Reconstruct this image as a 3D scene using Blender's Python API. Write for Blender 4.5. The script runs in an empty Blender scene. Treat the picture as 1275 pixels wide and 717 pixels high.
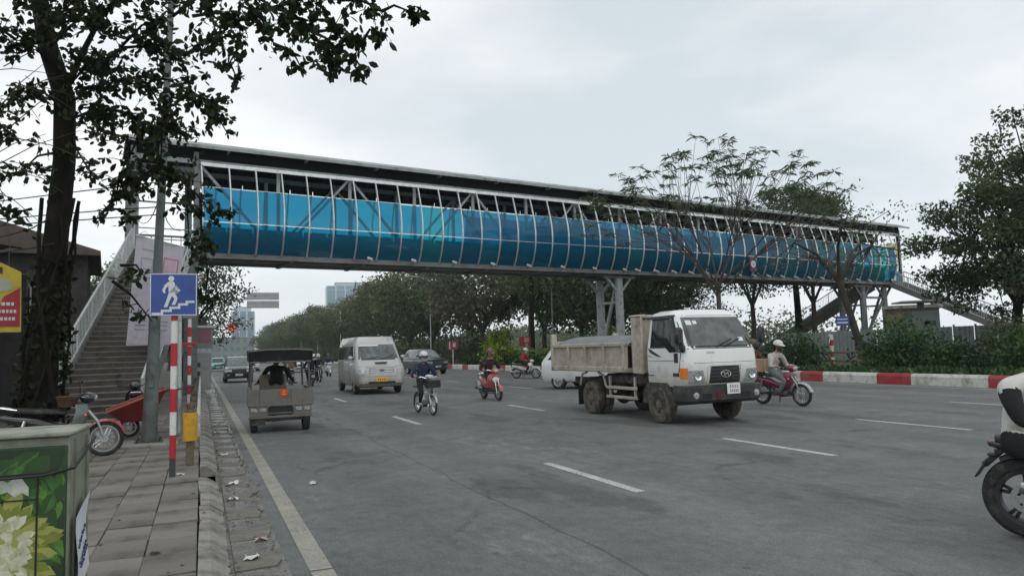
import bpy, bmesh, math, random
import numpy as np
from mathutils import Vector, Matrix, Euler, Quaternion
R = math.radians
sc = bpy.context.scene
col = sc.collection

# ---------------------------------------------------------------- camera
cam_data = bpy.data.cameras.new('camera')
cam_data.sensor_width = 36.0
cam_data.lens = 36.0 * 900.0 / 1275.0
cam_data.clip_start = 0.05
cam_data.clip_end = 4000
cam = bpy.data.objects.new('camera', cam_data)
col.objects.link(cam)
rot = Matrix(((0.918683, -0.006219, -0.394946), (-0.393926, -0.087935, -0.914926), (-0.029039, 0.996107, -0.083234)))
cam.matrix_world = Matrix.Translation((0, 0, 1.7)) @ rot.to_4x4()
sc.camera = cam

# ---------------------------------------------------------------- sky, sun, exposure
SUN_EL, SUN_AZ = 52.0, 200.0
world = bpy.data.worlds.new('World')
sc.world = world
world.use_nodes = True
wn, wl = world.node_tree.nodes, world.node_tree.links
bg = wn['Background']
bg.inputs['Strength'].default_value = 0.1
sky = wn.new('ShaderNodeTexSky')
sky.sky_type = 'NISHITA'
sky.sun_disc = False
sky.sun_elevation = R(SUN_EL)
sky.sun_rotation = R(SUN_AZ)
tc = wn.new('ShaderNodeTexCoord')
mp = wn.new('ShaderNodeMapping'); mp.inputs['Scale'].default_value = (1.0, 1.0, 2.6); mp.inputs['Location'].default_value = (0.55, 0.2, 0.1)
wl.new(tc.outputs['Generated'], mp.inputs['Vector'])
nz = wn.new('ShaderNodeTexNoise'); nz.inputs['Scale'].default_value = 1.35; nz.inputs['Detail'].default_value = 7; nz.inputs['Roughness'].default_value = 0.5
wl.new(mp.outputs['Vector'], nz.inputs['Vector'])
cr = wn.new('ShaderNodeValToRGB')
cr.color_ramp.elements[0].position = 0.40; cr.color_ramp.elements[0].color = (6.9, 7.6, 8.05, 1)
cr.color_ramp.elements[1].position = 0.62; cr.color_ramp.elements[1].color = (10.6, 10.8, 10.8, 1)
wl.new(nz.outputs['Fac'], cr.inputs['Fac'])
sep = wn.new('ShaderNodeSeparateXYZ'); wl.new(tc.outputs['Generated'], sep.inputs[0])
mr = wn.new('ShaderNodeMapRange'); mr.inputs['From Min'].default_value = 0.0; mr.inputs['From Max'].default_value = 0.55
mr.inputs['To Min'].default_value = 1.06; mr.inputs['To Max'].default_value = 0.92
wl.new(sep.outputs['Z'], mr.inputs['Value'])
vm = wn.new('ShaderNodeVectorMath'); vm.operation = 'SCALE'
wl.new(cr.outputs['Color'], vm.inputs[0]); wl.new(mr.outputs['Result'], vm.inputs['Scale'])
mx = wn.new('ShaderNodeMix'); mx.data_type = 'RGBA'; mx.inputs['Factor'].default_value = 0.93
wl.new(sky.outputs['Color'], mx.inputs['A']); wl.new(vm.outputs['Vector'], mx.inputs['B'])
wl.new(mx.outputs['Result'], bg.inputs['Color'])

sun_data = bpy.data.lights.new('sun', 'SUN')
sun_data.energy = 0.5
sun_data.angle = R(40)
sun_data.color = (1.0, 0.97, 0.93)
sun = bpy.data.objects.new('sun', sun_data)
col.objects.link(sun)
az = R(SUN_AZ)
sd = Vector((math.sin(az) * math.cos(R(SUN_EL)), math.cos(az) * math.cos(R(SUN_EL)), math.sin(R(SUN_EL))))
sun.rotation_euler = sd.to_track_quat('Z', 'Y').to_euler()
sc.view_settings.view_transform = 'Standard'
sc.view_settings.look = 'None'
sc.view_settings.gamma = 1
sc.view_settings.exposure = 0.13
sc.view_settings.use_curve_mapping = False

# ---------------------------------------------------------------- helpers: tagging
def tag(o, label=None, cat=None, group=None, kind=None):
    if label: o['label'] = label
    if cat: o['category'] = cat
    if group: o['group'] = group
    if kind: o['kind'] = kind
    return o

def empty(name, loc=(0, 0, 0), rz=0.0, label=None, cat=None, group=None):
    o = bpy.data.objects.new(name, None)
    o.empty_display_size = 0.2
    col.objects.link(o)
    o.location = loc
    o.rotation_euler = (0, 0, rz)
    return tag(o, label, cat, group)

def copy_tree(o, parent=None):
    c = o.copy(); col.objects.link(c)
    if parent is not None: c.parent = parent
    for ch in list(o.children): copy_tree(ch, c)
    return c

def put(o, loc, rz=0.0, label=None, group=None, scale=None):
    o.location = loc; o.rotation_euler = (o.rotation_euler[0], o.rotation_euler[1], rz)
    if label: o['label'] = label
    if group: o['group'] = group
    if scale: o.scale = (scale,) * 3 if not hasattr(scale, '__len__') else scale
    return o

# ---------------------------------------------------------------- helpers: materials
def M(name, c, rough=0.6, metal=0.0, var=0.12, scale=3.0, bump=0.0, bscale=60.0, dirt=None, spec=0.5, coat=0.0, trans=0.0, stretch=None, low=None):
    m = bpy.data.materials.new(name); m.use_nodes = True
    n, l = m.node_tree.nodes, m.node_tree.links
    b = n['Principled BSDF']
    b.inputs['Roughness'].default_value = rough
    b.inputs['Metallic'].default_value = metal
    b.inputs['Specular IOR Level'].default_value = spec
    b.inputs['Coat Weight'].default_value = coat
    t = n.new('ShaderNodeTexCoord')
    src = t.outputs['Object']
    if stretch:
        mpp = n.new('ShaderNodeMapping'); mpp.inputs['Scale'].default_value = stretch
        l.new(src, mpp.inputs['Vector']); src = mpp.outputs['Vector']
    z = n.new('ShaderNodeTexNoise'); z.inputs['Scale'].default_value = scale; z.inputs['Detail'].default_value = 6
    l.new(src, z.inputs['Vector'])
    r = n.new('ShaderNodeValToRGB')
    r.color_ramp.elements[0].position = 0.3; r.color_ramp.elements[1].position = 0.7
    r.color_ramp.elements[0].color = tuple(max(0, x * (1 - var)) for x in c) + (1,)
    r.color_ramp.elements[1].color = tuple(min(1, x * (1 + var)) for x in c) + (1,)
    l.new(z.outputs['Fac'], r.inputs['Fac'])
    out = r.outputs['Color']
    if dirt:
        dc, amt, ds = dirt
        z2 = n.new('ShaderNodeTexNoise'); z2.inputs['Scale'].default_value = ds; z2.inputs['Detail'].default_value = 8; z2.inputs['Roughness'].default_value = 0.65
        l.new(src, z2.inputs['Vector'])
        q = n.new('ShaderNodeMapRange'); q.inputs['From Min'].default_value = 0.62 - 0.35 * amt; q.inputs['From Max'].default_value = 0.85 - 0.35 * amt
        l.new(z2.outputs['Fac'], q.inputs['Value'])
        x = n.new('ShaderNodeMix'); x.data_type = 'RGBA'
        l.new(q.outputs['Result'], x.inputs['Factor']); l.new(out, x.inputs['A']); x.inputs['B'].default_value = tuple(dc) + (1,)
        out = x.outputs['Result']
        rr = n.new('ShaderNodeMapRange'); rr.inputs['To Min'].default_value = rough; rr.inputs['To Max'].default_value = max(rough, 0.8)
        l.new(q.outputs['Result'], rr.inputs['Value']); l.new(rr.outputs['Result'], b.inputs['Roughness'])
    if low:                                  # road grime thrown up from below
        z0, z1, lc = low
        sx = n.new('ShaderNodeSeparateXYZ'); l.new(t.outputs['Object'], sx.inputs[0])
        zn = n.new('ShaderNodeTexNoise'); zn.inputs['Scale'].default_value = 5; zn.inputs['Detail'].default_value = 7; l.new(t.outputs['Object'], zn.inputs['Vector'])
        za = n.new('ShaderNodeMath'); za.operation = 'MULTIPLY_ADD'; za.inputs[1].default_value = -0.5; l.new(zn.outputs['Fac'], za.inputs[0]); l.new(sx.outputs['Z'], za.inputs[2])
        zr = n.new('ShaderNodeMapRange'); zr.inputs['From Min'].default_value = z1 - .25; zr.inputs['From Max'].default_value = z0 - .25; zr.inputs['To Max'].default_value = .8; l.new(za.outputs[0], zr.inputs['Value'])
        xl = n.new('ShaderNodeMix'); xl.data_type = 'RGBA'; l.new(zr.outputs['Result'], xl.inputs['Factor']); l.new(out, xl.inputs['A']); xl.inputs['B'].default_value = tuple(lc) + (1,)
        out = xl.outputs['Result']
    l.new(out, b.inputs['Base Color'])
    if bump:
        z3 = n.new('ShaderNodeTexNoise'); z3.inputs['Scale'].default_value = bscale; z3.inputs['Detail'].default_value = 5
        l.new(src, z3.inputs['Vector'])
        bp = n.new('ShaderNodeBump'); bp.inputs['Strength'].default_value = bump; bp.inputs['Distance'].default_value = 0.02
        l.new(z3.outputs['Fac'], bp.inputs['Height']); l.new(bp.outputs['Normal'], b.inputs['Normal'])
    if trans:
        tb = n.new('ShaderNodeBsdfTranslucent'); l.new(out, tb.inputs['Color'])
        ms = n.new('ShaderNodeMixShader'); ms.inputs['Fac'].default_value = trans
        l.new(b.outputs[0], ms.inputs[1]); l.new(tb.outputs[0], ms.inputs[2])
        l.new(ms.outputs[0], n['Material Output'].inputs['Surface'])
    return m

def film(name, c, see=0.6, gloss=0.08, body=0.25, rough=0.08):
    """coloured translucent sheet: see-through + diffuse body + reflection"""
    m = bpy.data.materials.new(name); m.use_nodes = True
    n, l = m.node_tree.nodes, m.node_tree.links
    n.remove(n['Principled BSDF'])
    t = n.new('ShaderNodeBsdfTransparent'); t.inputs['Color'].default_value = tuple(c) + (1,)
    tl = n.new('ShaderNodeBsdfTranslucent'); tl.inputs['Color'].default_value = tuple(c) + (1,)
    df = n.new('ShaderNodeBsdfDiffuse'); df.inputs['Color'].default_value = tuple(x * 0.6 for x in c) + (1,)
    g = n.new('ShaderNodeBsdfGlossy'); g.inputs['Roughness'].default_value = rough
    a = n.new('ShaderNodeMixShader'); a.inputs['Fac'].default_value = 0.5
    l.new(tl.outputs[0], a.inputs[1]); l.new(df.outputs[0], a.inputs[2])
    b2 = n.new('ShaderNodeMixShader'); b2.inputs['Fac'].default_value = 1 - see
    l.new(t.outputs[0], b2.inputs[1]); l.new(a.outputs[0], b2.inputs[2])
    fr = n.new('ShaderNodeFresnel'); fr.inputs['IOR'].default_value = 1.45
    mu = n.new('ShaderNodeMath'); mu.operation = 'MULTIPLY_ADD'; mu.inputs[1].default_value = 0.5; mu.inputs[2].default_value = gloss * 0.3
    l.new(fr.outputs[0], mu.inputs[0])
    c2 = n.new('ShaderNodeMixShader'); l.new(mu.outputs[0], c2.inputs['Fac'])
    l.new(b2.outputs[0], c2.inputs[1]); l.new(g.outputs[0], c2.inputs[2])
    l.new(c2.outputs[0], n['Material Output'].inputs['Surface'])
    return m

# ---------------------------------------------------------------- helpers: mesh building
class MB:
    def __init__(s): s.v = []; s.f = []; s.mi = []; s.m = 0; s.X = None
    def add(s, vs, fs):
        o = len(s.v)
        for p in vs:
            p = Vector(p)
            s.v.append(tuple(s.X @ p) if s.X else tuple(p))
        for f in fs: s.f.append(tuple(i + o for i in f)); s.mi.append(s.m)
        return s
    def box(s, c, d, b=0.0, rot=None):
        c = Vector(c); h = [x / 2 for x in d]
        rm = None
        if rot is not None: rm = rot if isinstance(rot, Matrix) else Euler(rot).to_matrix()
        def tr(p):
            p = Vector(p)
            return c + (rm @ p if rm else p)
        if b <= 0:
            vs = [tr((x * h[0], y * h[1], z * h[2])) for x in (-1, 1) for y in (-1, 1) for z in (-1, 1)]
            return s.add(vs, [(0, 1, 3, 2), (4, 6, 7, 5), (0, 4, 5, 1), (2, 3, 7, 6), (0, 2, 6, 4), (1, 5, 7, 3)])
        b = min(b, min(h) * 0.95)
        vs, idx = [], {}
        for sx in (-1, 1):
            for sy in (-1, 1):
                for sz in (-1, 1):
                    for a in range(3):
                        q = [sx * (h[0] - (a != 0) * b), sy * (h[1] - (a != 1) * b), sz * (h[2] - (a != 2) * b)]
                        idx[(sx, sy, sz, a)] = len(vs); vs.append(tr(q))
        fs = []
        for a in range(3):
            o1, o2 = (a + 1) % 3, (a + 2) % 3
            for sg in (-1, 1):
                q = []
                for t1, t2 in ((-1, -1), (1, -1), (1, 1), (-1, 1)):
                    k = [0, 0, 0]; k[a] = sg; k[o1] = t1; k[o2] = t2; q.append(idx[(*k, a)])
                fs.append(tuple(q if sg > 0 else q[::-1]))
            for t1 in (-1, 1):
                for t2 in (-1, 1):
                    q = []
                    for sg in (-1, 1):
                        k = [0, 0, 0]; k[a] = sg; k[o1] = t1; k[o2] = t2
                        q.append((idx[(*k, o1)], idx[(*k, o2)]))
                    fs.append((q[0][0], q[1][0], q[1][1], q[0][1]))
        for sx in (-1, 1):
            for sy in (-1, 1):
                for sz in (-1, 1): fs.append(tuple(idx[(sx, sy, sz, a)] for a in range(3)))
        return s.add(vs, fs)
    def beam(s, p0, p1, w, h=None, b=0.0, up=(0, 0, 1)):
        p0, p1 = Vector(p0), Vector(p1); d = p1 - p0; L = d.length
        x = d.normalized(); u = Vector(up)
        if abs(x.dot(u)) > 0.98: u = Vector((0, 1, 0))
        y = u.cross(x).normalized(); z = x.cross(y)
        return s.box((p0 + p1) / 2, (L, w, h or w), b, Matrix((x, y, z)).transposed())
    def ring(s, c, x, y, r, n, r2=None):
        return [c + x * (r * math.cos(2 * math.pi * i / n)) + y * ((r2 or r) * math.sin(2 * math.pi * i / n)) for i in range(n)]
    def loft(s, rings, caps=True, closed=True):
        n = len(rings[0]); vs = [p for r in rings for p in r]; fs = []
        for k in range(len(rings) - 1):
            for i in range(n if closed else n - 1):
                j = (i + 1) % n
                fs.append((k * n + i, k * n + j, (k + 1) * n + j, (k + 1) * n + i))
        if caps and closed: fs += [tuple(range(n))[::-1], tuple(range((len(rings) - 1) * n, len(rings) * n))]
        return s.add(vs, fs)
    def tube(s, pts, r, n=8, caps=True, flat=None):
        pts = [Vector(p) for p in pts]; rs = r if hasattr(r, '__len__') else [r] * len(pts)
        rings = []; px = None
        for i, p in enumerate(pts):
            d = (pts[min(i + 1, len(pts) - 1)] - pts[max(i - 1, 0)]).normalized()
            if px is None:
                u = Vector((0, 0, 1)) if abs(d.z) < 0.9 else Vector((1, 0, 0))
                px = u.cross(d).normalized()
            else:
                px = (px - d * px.dot(d)).normalized()
            py = d.cross(px)
            rings.append(s.ring(p, px, py, rs[i], n, rs[i] * flat if flat else None))
        return s.loft(rings, caps)
    def cyl(s, p0, p1, r0, r1=None, n=12): return s.tube([p0, p1], [r0, r0 if r1 is None else r1], n)
    def lathe(s, prof, c=(0, 0, 0), ax=(0, 0, 1), n=16, caps=False):
        c = Vector(c); a = Vector(ax).normalized()
        u = Vector((0, 0, 1)) if abs(a.z) < 0.9 else Vector((1, 0, 0))
        x = u.cross(a).normalized(); y = a.cross(x)
        return s.loft([s.ring(c + a * z, x, y, max(r, 1e-4), n) for r, z in prof], caps)
    def torus(s, c, ax, Rm, rm, n=24, k=8, wide=1.0):
        prof = [(Rm + rm * math.cos(t * 2 * math.pi / k), rm * wide * math.sin(t * 2 * math.pi / k)) for t in range(k + 1)]
        return s.lathe(prof, c, ax, n)
    def prism(s, poly, thick, fn):
        """poly in 2D, fn(a, b, t) -> 3D with t in (0, thick)"""
        n = len(poly)
        vs = [fn(a, b, 0) for a, b in poly] + [fn(a, b, thick) for a, b in poly]
        fs = [tuple(range(n))[::-1], tuple(range(n, 2 * n))] + [(i, (i + 1) % n, n + (i + 1) % n, n + i) for i in range(n)]
        return s.add(vs, fs)
    def ball(s, c, r, n=10, k=7, rot=None):
        c = Vector(c); r = r if hasattr(r, '__len__') else (r, r, r)
        rm = Euler(rot).to_matrix() if rot else None
        rings = []
        for j in range(k + 1):
            th = math.pi * j / k
            q = []
            for i in range(n):
                ph = 2 * math.pi * i / n
                p = Vector((r[0] * max(math.sin(th), 1e-3) * math.cos(ph), r[1] * max(math.sin(th), 1e-3) * math.sin(ph), r[2] * math.cos(th)))
                q.append(c + (rm @ p if rm else p))
            rings.append(q)
        return s.loft(rings)
    def mesh(s, name, mats, smooth=True, ang=38, recalc=True):
        me = bpy.data.meshes.new(name)
        me.from_pydata(s.v, [], s.f)
        for m in (mats if isinstance(mats, (list, tuple)) else [mats]): me.materials.append(m)
        me.polygons.foreach_set('material_index', s.mi)
        if recalc:
            bm = bmesh.new(); bm.from_mesh(me); bmesh.ops.recalc_face_normals(bm, faces=bm.faces); bm.to_mesh(me); bm.free()
        if smooth:
            me.shade_smooth(); me.set_sharp_from_angle(angle=R(ang))
        me.update()
        return me
    def build(s, name, mats, parent=None, smooth=True, ang=38, label=None, recalc=True):
        o = bpy.data.objects.new(name, s.mesh(name, mats, smooth, ang, recalc))
        col.objects.link(o)
        if parent is not None: o.parent = parent
        if label: o['label'] = label
        return o

def link(name, me, parent=None, loc=None, rz=0.0, label=None):
    o = bpy.data.objects.new(name, me); col.objects.link(o)
    if parent is not None: o.parent = parent
    if loc is not None: o.location = loc
    if rz: o.rotation_euler = (0, 0, rz)
    if label: o['label'] = label
    return o

def realise(o):
    """apply an object's modifiers to its mesh"""
    dg = bpy.context.evaluated_depsgraph_get(); dg.update()
    me = bpy.data.meshes.new_from_object(o.evaluated_get(dg), preserve_all_data_layers=True, depsgraph=dg)
    o.modifiers.clear(); o.data = me
    return o

def text_mesh(body, size, name='lettering'):
    cu = bpy.data.curves.new(name, 'FONT'); cu.body = body; cu.size = size; cu.align_x = 'CENTER'; cu.align_y = 'CENTER'; cu.extrude = 0.002
    o = bpy.data.objects.new(name, cu); col.objects.link(o)
    dg = bpy.context.evaluated_depsgraph_get(); dg.update()
    me = bpy.data.meshes.new_from_object(o.evaluated_get(dg)); bpy.data.objects.remove(o)
    return me

# ---------------------------------------------------------------- shared materials
steel_grey = M('painted_steel_grey', (0.20, 0.21, 0.21), 0.55, 0.2, dirt=((0.09, 0.075, 0.06), 0.35, 6))
steel_pale = M('galvanised_steel', (0.52, 0.54, 0.54), 0.42, 0.55, dirt=((0.25, 0.23, 0.2), 0.3, 5))
steel_dark = M('dark_steel', (0.06, 0.065, 0.065), 0.55, 0.3)
stainless = M('stainless_tube', (0.62, 0.64, 0.63), 0.3, 0.8, dirt=((0.35, 0.33, 0.3), 0.25, 8))
black_plastic = M('black_plastic', (0.022, 0.022, 0.023), 0.5, dirt=((0.09, 0.085, 0.075), 0.3, 7))
rubber = M('tyre_rubber', (0.022, 0.022, 0.022), 0.85, bump=0.3, bscale=50, dirt=((0.10, 0.09, 0.075), 0.35, 9))
dusty_rubber = M('dusty_tyre', (0.05, 0.046, 0.04), 0.9, bump=0.3, bscale=40, dirt=((0.16, 0.14, 0.115), 0.6, 7))
chrome = M('chrome', (0.75, 0.75, 0.75), 0.15, 1.0)
alloy = M('cast_alloy', (0.45, 0.46, 0.46), 0.35, 0.7)
glass_dark = M('tinted_car_glass', (0.012, 0.015, 0.015), 0.05, 0, 0.1, spec=0.5, coat=0.15)
glass_green = M('windscreen_glass', (0.07, 0.082, 0.08), 0.05, 0, 0.75, 3.5, spec=0.6, coat=0.5)  # mottled colour painted in for reflected trees and sky
lens_clear = M('headlamp_lens', (0.34, 0.36, 0.36), 0.2, 0.15, 0.6, 38, coat=0.4)
lens_amber = M('amber_lens', (0.75, 0.19, 0.02), 0.15, 0, 0.2, 20, coat=0.6)
lens_red = M('red_lens', (0.16, 0.010, 0.010), 0.15, 0, 0.2, 20, coat=0.6)
plate_white = M('plate_white', (0.72, 0.73, 0.72), 0.5)
plate_yellow = M('plate_yellow', (0.72, 0.42, 0.03), 0.5)
ink_black = M('black_print', (0.012, 0.012, 0.012), 0.6)
white_paint = M('white_enamel', (0.74, 0.75, 0.73), 0.3, 0, 0.04, coat=0.5, dirt=((0.42, 0.38, 0.32), 0.10, 3))
red_paint = M('red_enamel', (0.42, 0.018, 0.025), 0.45, 0, 0.15, dirt=((0.2, 0.06, 0.05), 0.25, 6))
white_band = M('white_band_paint', (0.66, 0.66, 0.63), 0.55, 0, 0.08, dirt=((0.3, 0.27, 0.23), 0.3, 7))
yellow_paint = M('yellow_enamel', (0.62, 0.33, 0.015), 0.5, 0, 0.12, dirt=((0.25, 0.15, 0.05), 0.25, 8))
concrete = M('weathered_concrete', (0.27, 0.26, 0.24), 0.9, 0, 0.2, 2.5, 0.3, 50, dirt=((0.12, 0.11, 0.095), 0.45, 3))
# ================================================================ THE SETTING
def road_material():
    m = bpy.data.materials.new('worn_asphalt'); m.use_nodes = True
    n, l = m.node_tree.nodes, m.node_tree.links
    b = n['Principled BSDF']
    t = n.new('ShaderNodeTexCoord'); P = t.outputs['Object']
    def noise(scale, detail=5, stretch=None, rough=0.55):
        v = P
        if stretch:
            q = n.new('ShaderNodeMapping'); q.inputs['Scale'].default_value = stretch; l.new(P, q.inputs['Vector']); v = q.outputs['Vector']
        z = n.new('ShaderNodeTexNoise'); z.inputs['Scale'].default_value = scale; z.inputs['Detail'].default_value = detail; z.inputs['Roughness'].default_value = rough
        l.new(v, z.inputs['Vector']); return z.outputs['Fac']
    def ramp(f, a, b_, lo, hi):
        q = n.new('ShaderNodeMapRange'); q.inputs['From Min'].default_value = a; q.inputs['From Max'].default_value = b_
        q.inputs['To Min'].default_value = lo; q.inputs['To Max'].default_value = hi; l.new(f, q.inputs['Value']); return q.outputs['Result']
    def mul(a, b_):
        q = n.new('ShaderNodeMath'); q.operation = 'MULTIPLY'; l.new(a, q.inputs[0]); l.new(b_, q.inputs[1]); return q.outputs[0]
    f = mul(ramp(noise(0.35, 4, (1, 0.12, 1)), 0.3, 0.7, 0.82, 1.16), ramp(noise(1.3, 6), 0.3, 0.7, 0.86, 1.12))
    f = mul(f, ramp(noise(45, 4, None, 0.75), 0.3, 0.7, 0.62, 1.36))
    f = mul(f, ramp(noise(9, 7, (1, .6, 1), 0.75), 0.33, 0.67, 0.8, 1.2))
    # wheel-polished tracks that follow the lanes
    w = n.new('ShaderNodeTexWave'); w.wave_type = 'BANDS'; w.bands_direction = 'X'; w.inputs['Scale'].default_value = 0.165; w.inputs['Distortion'].default_value = 0.5; w.inputs['Detail'].default_value = 2
    l.new(P, w.inputs['Vector']); f = mul(f, ramp(w.outputs['Fac'], 0, 1, 0.93, 1.06))
    # cracks and seams
    vq = n.new('ShaderNodeMapping'); vq.inputs['Scale'].default_value = (0.6, 0.25, 1); l.new(P, vq.inputs['Vector'])
    dn = n.new('ShaderNodeTexNoise'); dn.inputs['Scale'].default_value = 1.7; dn.inputs['Detail'].default_value = 6; l.new(P, dn.inputs['Vector'])
    va = n.new('ShaderNodeVectorMath'); va.operation = 'MULTIPLY_ADD'; va.inputs[1].default_value = (0.35, 0.35, 0); l.new(dn.outputs['Color'], va.inputs[0]); l.new(vq.outputs['Vector'], va.inputs[2])
    vo = n.new('ShaderNodeTexVoronoi'); vo.feature = 'DISTANCE_TO_EDGE'; vo.inputs['Scale'].default_value = 0.8; l.new(va.outputs[0], vo.inputs['Vector'])
    crk = ramp(vo.outputs['Distance'], 0.0, 0.012, 0.0, 1.0)
    msk = ramp(noise(0.5, 3), 0.52, 0.6, 1.0, 0.0)
    mx_ = n.new('ShaderNodeMath'); mx_.operation = 'MAXIMUM'; l.new(crk, mx_.inputs[0]); l.new(msk, mx_.inputs[1])
    f = mul(f, ramp(mx_.outputs[0], 0, 1, 0.62, 1.0))
    # lighter ravelled streaks where the surface has worn to stone
    f = mul(f, ramp(mul(ramp(noise(0.42, 3, (1, .3, 1)), .5, .62, 0, 1), ramp(noise(5, 8, (1, .35, 1), .8), .5, .62, 0, 1)), 0, 1, 1.0, 1.42))
    # dark tar patches
    f = mul(f, ramp(noise(0.55, 7, (1, 0.35, 1), 0.62), 0.55, 0.60, 1.0, 0.70))
    # paving joints along the carriageway, wandering a little, and oil drips down the lane middles
    sx = n.new('ShaderNodeSeparateXYZ'); l.new(P, sx.inputs[0])
    wob = noise(0.25, 4)
    for xj, wd in ((3.05, .022), (6.7, .016), (10.5, .022)):
        a = n.new('ShaderNodeMath'); a.operation = 'MULTIPLY_ADD'; a.inputs[1].default_value = .55; l.new(wob, a.inputs[0]); l.new(sx.outputs['X'], a.inputs[2])
        b2 = n.new('ShaderNodeMath'); b2.operation = 'SUBTRACT'; b2.inputs[1].default_value = xj + .275; l.new(a.outputs[0], b2.inputs[0])
        c2 = n.new('ShaderNodeMath'); c2.operation = 'ABSOLUTE'; l.new(b2.outputs[0], c2.inputs[0])
        f = mul(f, ramp(c2.outputs[0], wd * .4, wd, .62, 1.0))
    vs_ = n.new('ShaderNodeTexVoronoi'); vs_.inputs['Scale'].default_value = 2.2; l.new(P, vs_.inputs['Vector'])
    f = mul(f, ramp(vs_.outputs['Distance'], .05, .11, .72, 1.0))
    rgb = n.new('ShaderNodeVectorMath'); rgb.operation = 'SCALE'; rgb.inputs[0].default_value = (0.143, 0.145, 0.141); l.new(f, rgb.inputs['Scale'])
    # dust near the kerb
    l.new(rgb.outputs[0], b.inputs['Base Color'])
    l.new(ramp(noise(2.2, 5), 0.3, 0.7, 0.66, 0.88), b.inputs['Roughness'])
    b.inputs['Specular IOR Level'].default_value = 0.35
    bp = n.new('ShaderNodeBump'); bp.inputs['Strength'].default_value = 0.55; bp.inputs['Distance'].default_value = 0.012
    l.new(noise(120, 3), bp.inputs['Height']); l.new(bp.outputs['Normal'], b.inputs['Normal'])
    return m

def marking_material(name, c):
    m = M(name, c, 0.75, 0, 0.12, 5)
    n, l = m.node_tree.nodes, m.node_tree.links
    b = n['Principled BSDF']; src = b.inputs['Base Color'].links[0].from_socket
    t = n.new('ShaderNodeTexCoord')
    a = n.new('ShaderNodeTexNoise'); a.inputs['Scale'].default_value = 26; a.inputs['Detail'].default_value = 9; a.inputs['Roughness'].default_value = 0.75
    l.new(t.outputs['Object'], a.inputs['Vector'])
    q = n.new('ShaderNodeMapRange'); q.inputs['From Min'].default_value = 0.46; q.inputs['From Max'].default_value = 0.58; l.new(a.outputs['Fac'], q.inputs['Value'])
    a2 = n.new('ShaderNodeTexNoise'); a2.inputs['Scale'].default_value = 1.1; a2.inputs['Detail'].default_value = 4; l.new(t.outputs['Object'], a2.inputs['Vector'])
    q2 = n.new('ShaderNodeMapRange'); q2.inputs['From Min'].default_value = 0.4; q2.inputs['From Max'].default_value = 0.65; q2.inputs['To Min'].default_value = 0.25; l.new(a2.outputs['Fac'], q2.inputs['Value'])
    mu = n.new('ShaderNodeMath'); mu.operation = 'MULTIPLY'; l.new(q.outputs['Result'], mu.inputs[0]); l.new(q2.outputs['Result'], mu.inputs[1])
    x = n.new('ShaderNodeMix'); x.data_type = 'RGBA'; l.new(mu.outputs[0], x.inputs['Factor']); l.new(src, x.inputs['A']); x.inputs['B'].default_value = (0.13, 0.13, 0.125, 1)
    l.new(x.outputs['Result'], b.inputs['Base Color'])
    return m

def sheet(name, pts, z, mat, parent=None, sub=1):
    mb = MB(); mb.add([(x, y, z) for x, y in pts], [tuple(range(len(pts)))])
    o = mb.build(name, mat, parent, smooth=False, recalc=False)
    return o

earth = M('packed_earth', (0.13, 0.105, 0.08), 0.95, 0, 0.3, 0.8, 0.4, 12, dirt=((0.07, 0.075, 0.04), 0.45, 1.5))
ground = tag(sheet('ground', [(-146, -41), (266, -41), (266, 801), (-146, 801)], -0.16, earth), kind='structure')
asphalt = road_material()
KERB = [(-30, 23.15), (26, 23.15), (38, 22.6), (50, 21.9), (64, 21.2), (90, 20.9), (420, 20.6)]
def kerb_x(y):
    for (y0, x0), (y1, x1) in zip(KERB, KERB[1:]):
        if y <= y1: return x0 + (x1 - x0) * (y - y0) / (y1 - y0)
    return KERB[-1][1]
road = tag(sheet('road', [(0.2, -30)] + [(x + 0.25, y) for y, x in KERB] + [(0.2, 420)], 0.0, asphalt), kind='structure')
far_road = tag(sheet('far_road', [(-25, 420.01), (24, 420.01), (26, 798), (-30, 798)], -0.01, asphalt), kind='structure')

white_mark = marking_material('worn_white_road_paint', (0.50, 0.50, 0.475))
edge_mark = marking_material('worn_edge_line_paint', (0.31, 0.295, 0.245))
# solid edge line, laid in lengths
for y0, y1 in ((-6, 6.0), (6.03, 13.5), (13.55, 24.0), (24.05, 60), (60.1, 180), (180.1, 400)):
    tag(sheet('edge_line', [(0.80, y0), (0.975, y0), (0.975, y1), (0.80, y1)], 0.004, edge_mark), kind='structure')
for x, y_first, period in ((4.70, 7.29, 9.25), (8.54, 8.02, 9.8), (12.74, 8.86, 9.4), (17.75, 10.35, 9.4)):
    for k in range(-1, 14):
        y = y_first + k * period
        tag(sheet('lane_marking', [(x - .07, y), (x + .07, y), (x + .07, y + 2.5), (x - .07, y + 2.5)], 0.004, white_mark), kind='structure')
tag(sheet('median_edge_line', [(22.5, -20), (22.62, -20), (22.62, 27), (22.5, 27)], 0.004, white_mark), kind='structure')
# old arrow paint ahead of the van
tag(sheet('lane_marking', [(6.0, 21.6), (6.5, 21.6), (6.9, 23.4), (6.55, 23.6)], 0.0045, white_mark), kind='structure')

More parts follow.
